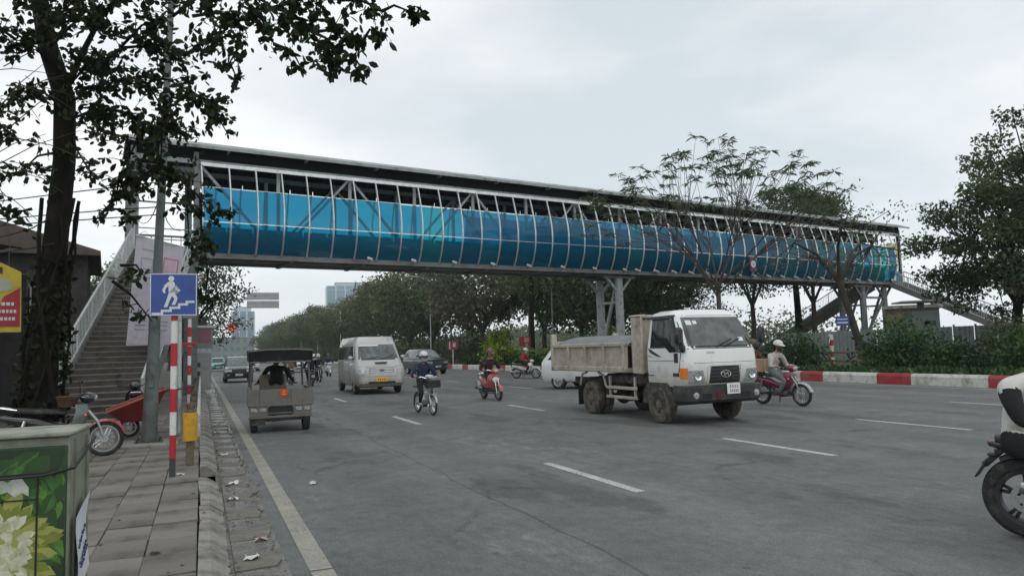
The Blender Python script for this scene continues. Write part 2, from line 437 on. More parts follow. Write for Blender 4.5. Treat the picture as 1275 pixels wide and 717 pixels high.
# ---- left pavement: bed, slabs, kerb stones, gutter slabs
bedm = M('pavement_joint_sand', (0.075, 0.068, 0.058), 0.95, 0, 0.3, 6, 0.5, 40)
pv = MB(); pv.box((-15.02, 150, -0.02), (30.0, 500, 0.22)); pave = pv.build('pavement', bedm, smooth=False); pave['kind'] = 'structure'
slab_mats = [M('paving_slab_stone', c, 0.82, 0, 0.2, 3.5, 0.35, 45, dirt=((0.080, 0.071, 0.058), 0.52, 1.7)) for c in ((0.205, 0.188, 0.166), (0.172, 0.160, 0.143), (0.228, 0.208, 0.182))]
rng = random.Random(5)
slab_meshes = []
for k in range(5):
    mb = MB(); mb.box((0, 0, 0), (0.391, 0.606, 0.05), 0.005)
    slab_meshes.append(mb.mesh('paving_slab', slab_mats[k % 3]))
nslab = 0
for j in range(52):
    y = 3.3 + j * 0.612
    for i in range(5):
        x = -0.215 - i * 0.397
        if nslab >= 250: break
        s_ = link('paving_slab', slab_meshes[rng.randrange(5)], pave, (x + rng.uniform(-.003, .003), y + rng.uniform(-.004, .004) + (0.0 if i % 2 == 0 else 0.02), 0.092 + rng.uniform(-.009, .011)))
        s_.rotation_euler = (rng.uniform(-.008, .008), rng.uniform(-.008, .008), rng.uniform(-.006, .006) + (math.pi if rng.random() < .5 else 0))
        nslab += 1
slabfar = MB()
for j in range(0, 40):
    for i in range(5, 11): slabfar.box((-0.215 - i * 0.397, 3.3 + j * 0.612, 0.09 + rng.uniform(-.006, .006)), (0.385, 0.6, 0.05), 0.008)
tag(slabfar.build('paving_slab_field', slab_mats[1], pave), kind='stuff')
kerb_mat = M('kerb_concrete', (0.285, 0.27, 0.24), 0.85, 0, 0.2, 4, 0.35, 50, dirt=((0.085, 0.08, 0.066), 0.45, 3))
kerb_ms = []
for k in range(3):
    mb = MB()
    prof = [(-0.01, -0.02), (-0.01, 0.132), (0.085, 0.128), (0.225, 0.02 + 0.01 * k), (0.225, -0.02)]
    L = 0.965
    mb.add([(x, yy * L, z + (0.006 if (yy > 0 and k == 1) else 0)) for yy in (-.5, .5) for x, z in prof], [(0, 1, 2, 3, 4), (9, 8, 7, 6, 5)] + [(i, (i + 1) % 5, 5 + (i + 1) % 5, 5 + i) for i in range(5)])
    kerb_ms.append(mb.mesh('kerb_stone', kerb_mat, ang=25))
for j in range(80):
    y = 2.2 + j * 0.985
    if j == 9: continue                      # a broken-out stone
    k_ = link('kerb_stone', kerb_ms[rng.randrange(3)], pave, (0.005 + rng.uniform(-.012, .012), y, rng.uniform(-.012, .006)))
    k_.rotation_euler = (rng.uniform(-.012, .012), 0, rng.uniform(-.012, .012))
tag(sheet('kerb_strip', [(-0.03, 80.7), (0.24, 80.7), (0.24, 400), (-0.03, 400)], 0.11, kerb_mat), kind='structure')
gut_mat = M('gutter_concrete', (0.165, 0.155, 0.135), 0.8, 0, 0.3, 3, 0.5, 30, dirt=((0.06, 0.056, 0.046), 0.5, 2.0))
gq = gut_mat.node_tree
gb = gq.nodes['Principled BSDF']
wz = gq.nodes.new('ShaderNodeTexNoise'); wz.inputs['Scale'].default_value = 1.1; wz.inputs['Detail'].default_value = 4
wr = gq.nodes.new('ShaderNodeMapRange'); wr.inputs['From Min'].default_value = 0.45; wr.inputs['From Max'].default_value = 0.52; wr.inputs['To Min'].default_value = 0.85; wr.inputs['To Max'].default_value = 0.06
tco = gq.nodes.new('ShaderNodeTexCoord'); gq.links.new(tco.outputs['Object'], wz.inputs['Vector']); gq.links.new(wz.outputs['Fac'], wr.inputs['Value'])
for lk in list(gb.inputs['Roughness'].links): gq.links.remove(lk)
gq.links.new(wr.outputs['Result'], gb.inputs['Roughness'])
gutter = tag(sheet('gutter', [(0.21, -5), (0.66, -5), (0.66, 200), (0.21, 200)], 0.003, gut_mat), kind='structure')
gslab = []
for k in range(4):
    mb = MB(); r2 = random.Random(k + 20)
    q = [(0, 0), (.14, r2.uniform(-.02, .02)), (.31, r2.uniform(-.03, .03)), (.33 + r2.uniform(-.06, .05), .2), (.35 + r2.uniform(-.05, .05), .5), (.34 + r2.uniform(-.06, .06), .74), (.30, .93 + r2.uniform(-.03, .03)), (.1, .94), (0, .95)]
    mb.prism(q, 0.02, lambda a, b_, t: (a, b_, t)); gslab.append(mb.mesh('gutter_slab', gut_mat))
for j in range(44):
    o_ = link('gutter_slab', gslab[rng.randrange(4)], gutter, (0.262, 2.3 + j * 0.985, 0.0))
    o_.rotation_euler = (rng.uniform(-.008, .008), rng.uniform(-.02, .0), 0)

# ---- painted kerb wall on the far side
kred = M('kerb_red_paint', (0.36, 0.022, 0.03), 0.6, 0, 0.15, 3, 0.2, 40, dirt=((0.2, 0.1, 0.085), 0.45, 3))
kwhite = M('kerb_white_paint', (0.62, 0.62, 0.58), 0.65, 0, 0.08, 3, 0.2, 40, dirt=((0.30, 0.27, 0.23), 0.5, 3))
def kerb_block(y0, y1, mat, parent):
    mb = MB()
    x0, x1 = kerb_x(y0), kerb_x(y1)
    prof = [(0, -.05), (0.0, .30), (.05, .39), (.2, .4), (.24, .36), (.24, -.05)]
    g = 0.006
    mb.add([(x0 + a, y0 + g, z) for a, z in prof] + [(x1 + a, y1 - g, z) for a, z in prof], [tuple(range(6)), tuple(range(11, 5, -1))] + [(i, (i + 1) % 6, 6 + (i + 1) % 6, 6 + i) for i in range(6)])
    return mb.build('kerb_block', mat, parent, ang=25)
median_kerb = empty('median_kerb'); median_kerb['kind'] = 'structure'
y = 7.0; cycle = 0
edges = [7.0, 9.8, 11.15, 14.0, 15.42, 18.18, 19.6, 22.15, 23.35, 26.1, 27.4]
while edges[-1] < 120: edges.append(edges[-1] + (2.4 if len(edges) % 2 else 1.35))
for i in range(len(edges) - 1):
    kerb_block(edges[i], edges[i + 1], kred if i % 2 == 1 else kwhite, median_kerb)
far_kerb = MB(); far_kerb.box((20.85, 260, .15), (.25, 280, .4)); tag(far_kerb.build('far_kerb', kwhite, smooth=False), kind='structure')
soil = M('planting_soil', (0.085, 0.075, 0.05), 0.95, 0, 0.35, 1.5, 0.5, 15, dirt=((0.05, 0.075, 0.025), 0.5, 0.8))
vs = [(kerb_x(yy) + 0.2, yy) for yy in (-30, 10, 26, 38, 50, 64, 90, 300)]
tag(sheet('planting_bed', vs + [(120, 300), (120, -30)], 0.22, soil), kind='structure')

# ================================================================ THE FOOTBRIDGE
BO = Vector((-0.18, 33.38, 0)); BD = Vector((0.98784, 0.1555, 0)); BN = Vector((0.1555, -0.98784, 0))   # along, towards the camera side
def B(s, off, z): return BO + BD * s + BN * off + Vector((0, 0, z))
bridge = empty('footbridge', (0, 0, 0), 0, 'long covered footbridge with curved blue translucent side panels spanning the road', 'footbridge')
W = 2.5
deckm = M('deck_girder_paint', (0.17, 0.175, 0.17), 0.6, 0.1, 0.15, 0.6, dirt=((0.085, 0.08, 0.07), 0.4, 1.2))
def bbox(mb, s0, s1, o0, o1, z0, z1, b=0.0):
    mb.add([B(s, o, z) for s in (s0, s1) for o in (o0, o1) for z in (z0, z1)], [(0, 1, 3, 2), (4, 6, 7, 5), (0, 4, 5, 1), (2, 3, 7, 6), (0, 2, 6, 4), (1, 5, 7, 3)])
S0, S1 = 0.12, 52.0
mb = MB(); bbox(mb, -2.55, 54.0, -W, 0.0, 5.98, 6.10); mb.build('deck', deckm, bridge, smooth=False)
for o_ in (0.02, -W - 0.16):
    mb = MB(); bbox(mb, -2.5, 54.0, o_, o_ + 0.14, 5.93, 6.20); mb.build('edge_beam', deckm, bridge, smooth=False)
for s_ in np.arange(0.5, 52, 3.42):
    mb = MB(); bbox(mb, s_, s_ + 0.18, -W + .01, -0.01, 5.86, 5.978); mb.build('cross_beam', deckm, bridge, smooth=False)
for o_ in (-0.55, -W + 0.4):
    mb = MB(); bbox(mb, 0.2, 52.2, o_ - .1, o_ + .1, 5.90, 5.975); mb.build('floor_beam', deckm, bridge, smooth=False)
# the rounded section of the panels
def prof(z):
    """outward offset of the panel skin at height z"""
    t = (z - 6.14) / (10.0 - 6.14)
    return 0.18 + 0.62 * math.sin(math.pi * min(1, max(0, t)) ** 0.8) * 0.85
blue_mats = [film('blue_acrylic_sheet', c, 0.42) for c in ((0.004, 0.33, 0.56), (0.004, 0.30, 0.54), (0.006, 0.385, 0.61), (0.005, 0.35, 0.58), (0.012, 0.46, 0.59), (0.014, 0.44, 0.50))]
light_block_m = M('light_block_grey', (.05, .056, .06), .7, 0, .15, 2)
NP = 46; DS = (S1 - S0) / NP
def pane(s0, s1, za, zb, side, mat, n=5):
    mb = MB(); g = 0.03
    vs = []
    for k in range(n + 1):
        z = za + (zb - za) * k / n
        o = prof(z) - 0.02
        if side < 0: o = -W - o
        vs += [B(s0 + g, o, z), B(s1 - g, o, z)]
    mb.add(vs, [(2 * k, 2 * k + 1, 2 * k + 3, 2 * k + 2) for k in range(n)])
    return mb.build('acrylic_pane', mat, bridge, ang=80, recalc=False)
brng = random.Random(11)
for i in range(NP):
    s0, s1 = S0 + i * DS, S0 + (i + 1) * DS
    k = brng.choice([0, 0, 1, 1, 2, 3, 3])
    if i in (9, 21): k = 4
    if i > 33: k = brng.choice([0, 1, 5, 5, 4])
    pane(s0, s1, 6.16, 7.40, 1, blue_mats[k]); pane(s0, s1, 7.43, 8.90 + brng.uniform(-.015, .03), 1, blue_mats[k])
    pane(s0, s1, 6.16, 7.62, -1, blue_mats[brng.randrange(4)])
    for o_ in (-W + 0.03, -0.33):
        mb = MB(); bbox(mb, s0 + .03, s1 - .03, o_, o_ + .03, 6.12, 7.36); mb.build('light_block_panel', light_block_m, bridge, smooth=False)  # added inner sheets, block light so the lower panes look darker
    if i >= 13: pane(s0, s1, 7.65, 9.3, -1, blue_mats[brng.randrange(4)])  # added back row, a second layer to darken the upper band
for i in range(NP + 1):
    s = S0 + i * DS
    for side in (1, -1):
        zs = [6.12, 6.5, 7.0, 7.42, 8.0, 8.5, 9.0, 9.5, 9.98]
        pts = [B(s, prof(z) if side > 0 else -W - prof(z), z) for z in zs]
        mb = MB(); mb.tube(pts, 0.045, 6); r_ = mb.build('rib', stainless, bridge)
    mb = MB(); mb.box(B(s, prof(6.13) + .0, 6.13), (0.12, 0.12, 0.03)); mb.build('rib_shoe', steel_grey, r_)
for z, w in ((7.42, 0.03), (9.98, 0.075), (8.93, 0.022)):
    for side in (1, -1):
        if z == 8.93 and side < 0: continue
        o_ = prof(z) + 0.01
        if side < 0: o_ = -W - o_
        mb = MB(); mb.beam(B(S0 - .02, o_, z), B(S1 + .02, o_, z), w, w * (2.0 if z > 9.9 else 1)); mb.build('side_rail', stainless, bridge, smooth=False)
# trusses on both sides inside the panels
ND = 3 * DS
truss_m = M('truss_paint', (0.33, 0.35, 0.35), 0.5, 0.2, 0.1, dirt=((0.15, 0.14, 0.12), 0.3, 4))
for side, o_ in ((1, -0.12), (-1, -W + 0.12)):
    for z in (6.22, 10.12):
        mb = MB(); mb.beam(B(-2.4, o_, z), B(53.9, o_, z), 0.18, 0.2); mb.build('truss_chord', truss_m, bridge, smooth=False)
    nn_ = int((S1 - S0) / ND) + 1
    for k in range(-1, nn_ + 2):
        s = S0 + 2.95 * DS + (k - 1) * ND if k > -1 else -2.3
        if s > 53.9: s = 53.8
        mb = MB(); mb.beam(B(s, o_, 6.32), B(s, o_, 10.02), 0.15, 0.13); mb.build('truss_post', truss_m, bridge, smooth=False)
        if 0 <= k < nn_:
            a, b_ = B(s + .05, o_, 10.0), B(s + ND - .1, o_, 6.34)
            if k % 2: a, b_ = B(s + .08, o_, 6.34), B(s + ND - .05, o_, 10.0)
            mb = MB(); mb.beam(a, b_, 0.11, 0.11); mb.build('truss_brace', truss_m, bridge, smooth=False)
# inner handrails
for o_ in (-0.3, -W + 0.3):
    for z in (7.15, 6.7):
        mb = MB(); mb.tube([B(-2.3, o_, z), B(53.8, o_, z)], 0.03, 6); mb.build('inner_handrail', stainless, bridge)
# roof: a flat arch of sheet with a lit gutter edge, dark boarded underside
roof_top = M('roof_sheet', (0.30, 0.32, 0.315), 0.5, 0.3, 0.15, 0.7, dirt=((0.14, 0.14, 0.13), 0.35, 1.5))
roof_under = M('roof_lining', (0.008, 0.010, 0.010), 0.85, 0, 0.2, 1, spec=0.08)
OV = 0.46
def roof_z(o): t = (o + W / 2) / (W / 2 + OV); return 10.62 + 0.55 * (1 - t * t)
RS0, RS1 = -2.65, 54.6
nseg = 12; nroof = 24
for a in range(nroof):
    sa, sb = RS0 + (RS1 - RS0) * a / nroof + .004, RS0 + (RS1 - RS0) * (a + 1) / nroof - .004
    mb = MB()
    vs = []
    for s in (sa, sb):
        for k in range(nseg + 1):
            o = -W - OV + (W + 2 * OV) * k / nseg
            vs += [B(s, o, roof_z(o)), B(s, o, roof_z(o) + 0.05)]
    q = 2 * (nseg + 1)
    fs = []
    for k in range(nseg):
        i = 2 * k
        fs += [(i + 1, i + 3, q + i + 3, q + i + 1)]
    mb.add(vs, fs); mb.m = 1
    mb.f += [(2 * k, q + 2 * k, q + 2 * k + 2, 2 * k + 2) for k in range(nseg)]; mb.mi += [1] * nseg
    mb.m = 0
    mb.f += [(0, 1, q + 1, q), (q - 2, q - 1, 2 * q - 1, 2 * q - 2)]; mb.mi += [0, 0]
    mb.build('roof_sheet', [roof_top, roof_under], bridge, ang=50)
for o_ in (OV + 0.03, -W - OV - 0.03):
    mb = MB(); mb.beam(B(RS0 - .02, o_, 10.66), B(RS1 + .02, o_, 10.68), 0.07, 0.13); mb.build('roof_gutter', roof_top, bridge, smooth=False)
# fascia inside the eaves, dark, and rafters
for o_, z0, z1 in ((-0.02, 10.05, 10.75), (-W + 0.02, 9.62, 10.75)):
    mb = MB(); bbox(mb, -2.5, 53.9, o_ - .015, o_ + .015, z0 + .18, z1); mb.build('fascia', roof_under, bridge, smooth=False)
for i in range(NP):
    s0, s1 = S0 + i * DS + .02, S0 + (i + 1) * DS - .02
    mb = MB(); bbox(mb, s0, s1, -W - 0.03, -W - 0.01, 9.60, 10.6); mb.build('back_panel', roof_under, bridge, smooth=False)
for s in np.arange(-2.2, 54, 3.42):
    mb = MB(); mb.beam(B(s, OV - .05, 10.6), B(s, -W - OV + .05, 10.6), 0.08, 0.1); mb.build('rafter', truss_m, bridge, smooth=False)
# small floodlights along the foot of the panels
lampw = M('floodlight_casing', (0.62, 0.63, 0.62), 0.4)
for k, s in enumerate(list(np.arange(7.6, 24, 2.28)) + list(np.arange(24.6, 50, 1.5))):
    mb = MB(); c = B(s, 0.42, 6.17)
    mb.box(c, (0.42 if s > 24 else 0.26, 0.12, 0.10), 0.015, Euler((0.5, 0.25, math.atan2(BD.y, BD.x))))
    fl = mb.build('floodlight', lampw, bridge)
    mb = MB(); mb.tube([B(s, 0.15, 6.05), B(s, .32, 6.04), c], 0.018, 5); mb.build('bracket', steel_dark, fl)
# supports
def support(s):
    g = (s > 40)
    for o_ in (-0.35, -2.15):
        base = B(s, o_, 0.2)
        mb = MB(); mb.cyl(base, B(s, o_, 5.72), 0.26 if not g else 0.22, 0.24 if not g else 0.22, 20); c_ = mb.build('column', truss_m if not g else steel_grey, bridge)
        mb = MB(); mb.box(base + Vector((0, 0, .12)), (0.9, 0.9, 0.25), 0.03); mb.build('base_plate', concrete, c_)
        for ds in (-1, 1):
            mb = MB(); mb.beam(B(s + ds * .12, o_, 4.9), B(s + ds * 1.0, o_, 5.82), 0.14, 0.14); mb.build('knee_brace', c_.data.materials[0], c_, smooth=False)
        mb = MB(); bbox(mb, s - 1.25, s + 1.25, o_ - .12, o_ + .12, 5.72, 5.858); mb.build('cap_beam', steel_grey, c_, smooth=False)
    mb = MB(); mb.beam(B(s, -0.5, 5.6), B(s, -2.0, 1.8), 0.15, 0.15); mb.build('cross_brace', truss_m if not g else steel_grey, bridge, smooth=False)
    mb = MB(); mb.beam(B(s, -0.3, 4.3), B(s, -2.2, 4.3), 0.14, 0.14); mb.build('cross_tie', truss_m if not g else steel_grey, bridge, smooth=False)
support(23.7); support(48.7); support(51.7)
for s0, s1, z in ((48.9, 51.5, 4.9),):
    mb = MB(); mb.beam(B(s0, -.35, z), B(s1, -.35, z), 0.16, 0.16); mb.build('cross_tie', steel_grey, bridge, smooth=False)
    mb = MB(); mb.beam(B(48.9, -.35, 1.9), B(51.5, -.35, 4.7), 0.16, 0.16); mb.build('cross_brace', steel_grey, bridge, smooth=False)
# right-hand portal: posts, end panel and notice boards
for s in (53.9,):
    for o_ in (-0.1, -W + 0.1):
        mb = MB(); mb.beam(B(s, o_, 6.1), B(s, o_, 10.55), 0.2, 0.2); mb.build('portal_post', steel_grey, bridge, smooth=False)
board_m = M('notice_board', (0.60, 0.50, 0.24), 0.6, 0, 0.35, 9)
board_w = M('notice_white', (0.66, 0.69, 0.66), 0.6, 0, 0.1, 6)
for z0, z1, m_ in ((8.2, 9.4, board_m), (7.2, 8.1, board_w)):
    mb = MB(); bbox(mb, 52.35, 53.7, -0.16, -0.11, z0, z1); mb.build('notice_board', m_, bridge, smooth=False)
mb = MB(); bbox(mb, 52.1, 53.8, 0.02, 0.05, 6.25, 7.05); mb.build('acrylic_pane', blue_mats[4], bridge, smooth=False)
mb = MB(); bbox(mb, 51.75, 52.4, 0.30, 0.33, 6.25, 6.95); mb.build('notice_board', plate_white, bridge, smooth=False)

# ---- stairs
step_top = M('stair_tread_concrete', (0.20, 0.185, 0.165), 0.85, 0, 0.2, 3, 0.3, 40, dirt=((0.08, 0.07, 0.06), 0.4, 3))
step_riser = M('stair_riser_concrete', (0.085, 0.076, 0.068), 0.9, 0, 0.2, 2, dirt=((0.04, 0.036, 0.03), 0.45, 3))
def stair(top_l, top_r, dirv, n, rise, run, rail_mat, bars):
    """flight going down from the line top_l - top_r along dirv"""
    fl = empty('stair_flight'); fl.parent = bridge
    tl, tr = Vector(top_l), Vector(top_r); d = Vector(dirv).normalized()
    ac = (tr - tl)
    for k in range(n):
        z = tl.z - (k + 1) * rise
        a = tl + d * (k * run); a.z = z; b_ = a + ac
        mb = MB(); e = d * (run + 0.03); lo = Vector((0, 0, -rise - .03)); hi = Vector((0, 0, -0.035))
        mb.m = 1
        mb.add([a + hi, b_ + hi, b_ + e * 0.97 + hi, a + e * 0.97 + hi, a + lo, b_ + lo, b_ + e * 0.97 + lo, a + e * 0.97 + lo], [(0, 3, 2, 1), (4, 5, 6, 7), (0, 1, 5, 4), (1, 2, 6, 5), (2, 3, 7, 6), (3, 0, 4, 7)])
        mb.m = 0
        top = Vector((0, 0, 0)); hi2 = Vector((0, 0, -0.034))
        mb.add([a, b_, b_ + e, a + e, a + hi2, b_ + hi2, b_ + e + hi2, a + e + hi2], [(0, 1, 2, 3), (4, 7, 6, 5), (0, 4, 5, 1), (1, 5, 6, 2), (2, 6, 7, 3), (3, 7, 4, 0)])
        mb.build('step', [step_top, step_riser], fl, smooth=False)
    L = n * run; dz = -n * rise
    for side, p in ((-1, tl), (1, tr)):
        sh = ac.normalized() * (side * 0.06)
        a = p + sh + Vector((0, 0, -.12)); b_ = a + d * L + Vector((0, 0, dz))
        mb = MB(); mb.beam(a, b_, 0.1, 0.42); mb.build('stringer', deckm, fl, smooth=False)
        for h_, r_ in ((1.0, 0.045), (0.15, 0.025)) if bars else ((1.0, 0.04), (.15, .025), (0.55, .025)):
            mb = MB(); mb.tube([p + sh + Vector((0, 0, h_)), p + sh + d * L + Vector((0, 0, dz + h_))], r_, 8); mb.build('handrail', rail_mat, fl)
        npost = int(L / 1.45)
        for k in range(npost + 1):
            q = p + sh + d * (L * k / npost) + Vector((0, 0, dz * k / npost))
            mb = MB(); mb.tube([q, q + Vector((0, 0, 1.0))], 0.035, 6); mb.build('rail_post', rail_mat, fl)
        if bars:
            mb = MB()
            nb = int(L / 0.16)
            for k in range(nb):
                q = p + sh + d * (L * (k + .5) / nb) + Vector((0, 0, dz * (k + .5) / nb))
                mb.tube([q + Vector((0, 0, .16)), q + Vector((0, 0, .98))], 0.013, 4, False)
            tag(mb.build('baluster_row', rail_mat, fl), kind='stuff')
    return fl
rail_pale = M('pale_handrail', (0.50, 0.51, 0.50), 0.35, 0.5, 0.1, dirt=((0.22, 0.2, 0.17), 0.25, 6))
stair(B(-2.35, 0.3, 6.1), B(-0.2, 0.3, 6.1), (-0.105, -0.9945, 0), 36, 0.165, 0.312, rail_pale, True)
stair(B(52.0, 0.05, 6.1), B(54.0, 0.05, 6.1), tuple(BN), 36, 0.163, 0.33, steel_pale, True)
stair(B(54.0, -W - .05, 6.1), B(52.0, -W - .05, 6.1), tuple(-BN), 36, 0.163, 0.33, steel_pale, True)
# soffit plates under the right-hand flights and the left landing
for sg, o_ in ((1, 0.05), (-1, -W - .05)):
    a = B(53.0, o_, 5.82); e = (BN * sg) * 11.88 + Vector((0, 0, -5.87))
    mb = MB(); mb.beam(a, a + e, 1.9, 0.06); mb.build('soffit', steel_grey, bridge, smooth=False)
# left landing posts and railing
for s, o_ in ((-2.45, 0.0), (-2.45, -W), (-0.05, 0.0), (-0.05, -W)):
    mb = MB(); mb.beam(B(s, o_, 0.1), B(s, o_, 10.5), 0.2, 0.2); mb.build('landing_post', steel_grey, bridge, smooth=False)
for z in (6.6, 7.15):
    mb = MB(); mb.tube([B(-2.4, -W + .05, z), B(-.1, -W + .05, z)], .03, 6); mb.build('handrail', rail_pale, bridge)
    mb = MB(); mb.tube([B(-2.4, 0, z), B(-2.4, -W, z)], .03, 6); mb.build('handrail', rail_pale, bridge)
for s in np.arange(-2.3, 0, .4):
    mb = MB(); mb.tube([B(s, -W + .05, 6.1), B(s, -W + .05, 7.15)], .02, 5); mb.build('rail_post', rail_pale, bridge)
mb = MB(); mb.beam(B(-2.4, 0.02, 9.55), B(-.1, 0.02, 9.55), .14, .5); mb.build('landing_beam', steel_dark, bridge, smooth=False)
mb = MB(); mb.tube([B(-2.4, 0.02, 8.2), B(-.1, 0.02, 8.2)], .04, 6); mb.build('landing_beam', steel_grey, bridge)
# ================================================================ VEHICLES   (local axes: +x forward, +y its left, z up)
class Hull:
    """body lofted through horizontal outlines: levels of (z, x_rear, x_front, width, corner radius rear, corner radius front)"""
    def __init__(s, levels): s.L = levels
    def at(s, z):
        L = s.L
        if z <= L[0][0]: return L[0]
        for a, b in zip(L, L[1:]):
            if a[0] <= z <= b[0]:
                t = (z - a[0]) / max(1e-6, b[0] - a[0])
                return tuple(p + (q - p) * t for p, q in zip(a, b))
        return L[-1]
    def outline(s, lv, k=5):
        z, xr, xf, w, rr, rf = lv
        pts = []
        for cx, cy, r, a0 in ((xf - rf, w / 2 - rf * .8, rf, 90), (xr + rr, w / 2 - rr * .8, rr, 180), (xr + rr, -w / 2 + rr * .8, rr, 270), (xf - rf, -w / 2 + rf * .8, rf, 0)):
            q = []
            for i in range(k + 1):
                a = R(a0 + 90 * i / k) if a0 != 90 else R(0 + 90 * i / k)
                q.append(a)
            base = {90: 0, 180: 90, 270: 180, 0: 270}[a0]
            for i in range(k + 1):
                a = R(base + 90 * i / k)
                pts.append(Vector((cx + r * math.cos(a), cy + r * .8 * math.sin(a), z)))
        return pts
    def mesh(s, mb, crown=0.0):
        rings = [s.outline(l) for l in s.L]
        if crown:
            top = rings[-1]; c = sum(top, Vector()) / len(top)
            rings.append([c + (p - c) * 0.8 + Vector((0, 0, crown * .7)) for p in top])
            rings.append([c + (p - c) * 0.35 + Vector((0, 0, crown)) for p in top])
        return mb.loft(rings)
    def side(s, x, z, sg):
        _, xr, xf, w, rr, rf = s.at(z)
        y = w / 2
        if x > xf - rf: t = min(1, (x - xf + rf) / rf); y = w / 2 - rf * .8 * (1 - math.sqrt(max(0, 1 - t * t)))
        if x < xr + rr: t = min(1, (xr + rr - x) / rr); y = w / 2 - rr * .8 * (1 - math.sqrt(max(0, 1 - t * t)))
        return Vector((x, sg * y, z))
    def front(s, y, z, end=1):
        _, xr, xf, w, rr, rf = s.at(z)
        r = rf if end > 0 else rr
        x = xf if end > 0 else xr
        e = w / 2 - r * .8
        if abs(y) > e:
            t = min(1, (abs(y) - e) / (r * .8)); x -= end * r * (1 - math.sqrt(max(0, 1 - t * t)))
        return Vector((x, y, z))

def skin(mb, fn, a0, a1, b0, b1, n, m, out, taper=(0, 0, 0, 0)):
    """a thin curved panel on a surface fn(a, b); corners may be pulled in by taper (a0 top, a1 top, a0 bottom, a1 bottom)"""
    top, base = [], []
    e = 0.004
    for j in range(m + 1):
        for i in range(n + 1):
            u, v = i / n, j / m
            la = a0 + taper[2] + (taper[0] - taper[2]) * v; ra = a1 + taper[3] + (taper[1] - taper[3]) * v
            a, b = la + (ra - la) * u, b0 + (b1 - b0) * v
            p = fn(a, b); nr = (fn(a + e, b) - fn(a - e, b)).cross(fn(a, b + e) - fn(a, b - e))
            nr = nr.normalized() if nr.length > 1e-9 else Vector((1, 0, 0))
            if nr.dot(p - Vector((p.x * .6, 0, p.z * .9))) < 0: nr = -nr
            top.append(p + nr * out); base.append(p - nr * 0.02)
    q = len(top); w = n + 1; fs = []
    for j in range(m):
        for i in range(n): fs.append((j * w + i, j * w + i + 1, (j + 1) * w + i + 1, (j + 1) * w + i))
    edge = [i for i in range(w)] + [j * w + n for j in range(1, m + 1)] + [m * w + i for i in range(n - 1, -1, -1)] + [j * w for j in range(m - 1, 0, -1)]
    for a, b in zip(edge, edge[1:] + edge[:1]): fs.append((a, b, q + b, q + a))
    mb.add(top + base, fs)
    return mb

def wheel(parent, x, y, r, w, sg, rim_mat, tyre_mat=None, dual=False, spokes=5, hole=0.62):
    e = empty('wheel', (x, y, r)); e.parent = parent
    for k in range(2 if dual else 1):
        yo = -sg * k * (w + .03)
        mb = MB()
        pr = [(r * hole, -w * .42), (r * .80, -w * .5), (r * .95, -w * .44), (r, -w * .30), (r, w * .30), (r * .95, w * .44), (r * .80, w * .5), (r * hole, w * .42)]
        mb.lathe(pr, (0, yo, 0), (0, 1, 0), 28)
        for i in range(36):
            a = 2 * math.pi * i / 36
            mb.box((math.cos(a) * r * .985, yo, math.sin(a) * r * .985), (.03, w * .62, r * .05), 0, Euler((0, -a, 0)))
        mb.build('tyre', tyre_mat or rubber, e)
    mb = MB(); f = sg * w * .32
    mb.lathe([(r * hole * 1.02, sg * w * .40), (r * hole * .95, f), (r * hole * .90, f - sg * .03), (r * .30, f - sg * .01), (r * .26, f + sg * .03), (r * .12, f + sg * .045), (0, f + sg * .045)], (0, 0, 0), (0, 1, 0), 24)
    for i in range(spokes):
        a = 2 * math.pi * i / spokes
        mb.box((math.cos(a) * r * .42, f - sg * .002, math.sin(a) * r * .42), (r * .42, .025, r * .13), .008, Euler((0, -a, 0)))
    mb.build('rim', rim_mat, e)
    mb = MB()
    for i in range(6):
        a = 2 * math.pi * i / 6
        mb.cyl((math.cos(a) * r * .2, f, math.sin(a) * r * .2), (math.cos(a) * r * .2, f + sg * .04, math.sin(a) * r * .2), .014, n=6)
    mb.build('wheel_nuts', steel_dark, e)['kind'] = 'stuff'
    return e

def cut(o, cutters):
    """boolean away wheel arches"""
    tmp = []
    for mbx in cutters:
        c = mbx.build('cutter', black_plastic, smooth=False); tmp.append(c)
        md = o.modifiers.new('b', 'BOOLEAN'); md.object = c; md.operation = 'DIFFERENCE'; md.solver = 'EXACT'
    realise(o)
    for c in tmp: bpy.data.objects.remove(c)
    o.data.shade_smooth(); o.data.set_sharp_from_angle(angle=R(35))

def arch_liner(mb, x, y0, y1, r, sg=1, k=12):
    rings = []
    for y in (y0, y1):
        rings.append([Vector((x + r * math.cos(math.pi * i / k), y, r * math.sin(math.pi * i / k))) for i in range(k + 1)])
    mb.loft(rings, False, False)
    n = k + 1
    mb.add(rings[0], [tuple(range(n))])

# ---------------------------------------------------------------- the white dump truck
cab_white = M('truck_white_paint', (0.78, 0.785, 0.765), 0.28, 0, 0.03, 2, coat=0.6, dirt=((0.50, 0.46, 0.39), 0.05, 2.5), low=(.82, 1.28, (.40, .36, .30)))
bed_paint = M('dusty_cream_bed_paint', (0.45, 0.41, 0.34), 0.75, 0, 0.15, 3, 0.2, 30, dirt=((0.24, 0.20, 0.16), 0.4, 3.5))
tarp_grey = M('grey_tarpaulin', (0.20, 0.205, 0.21), 0.85, 0, 0.15, 3, 0.4, 8, dirt=((0.13, 0.12, 0.105), 0.3, 4))
chassis_m = M('chassis_black', (0.035, 0.033, 0.03), 0.8, 0, 0.2, 4, dirt=((0.12, 0.105, 0.085), 0.5, 5))
TX, TY = 10.06, 13.26
truck = empty('dump_truck', (TX, TY, 0), R(-90), 'white cab dump truck with dusty cream tipper bed and grey load cover', 'truck')
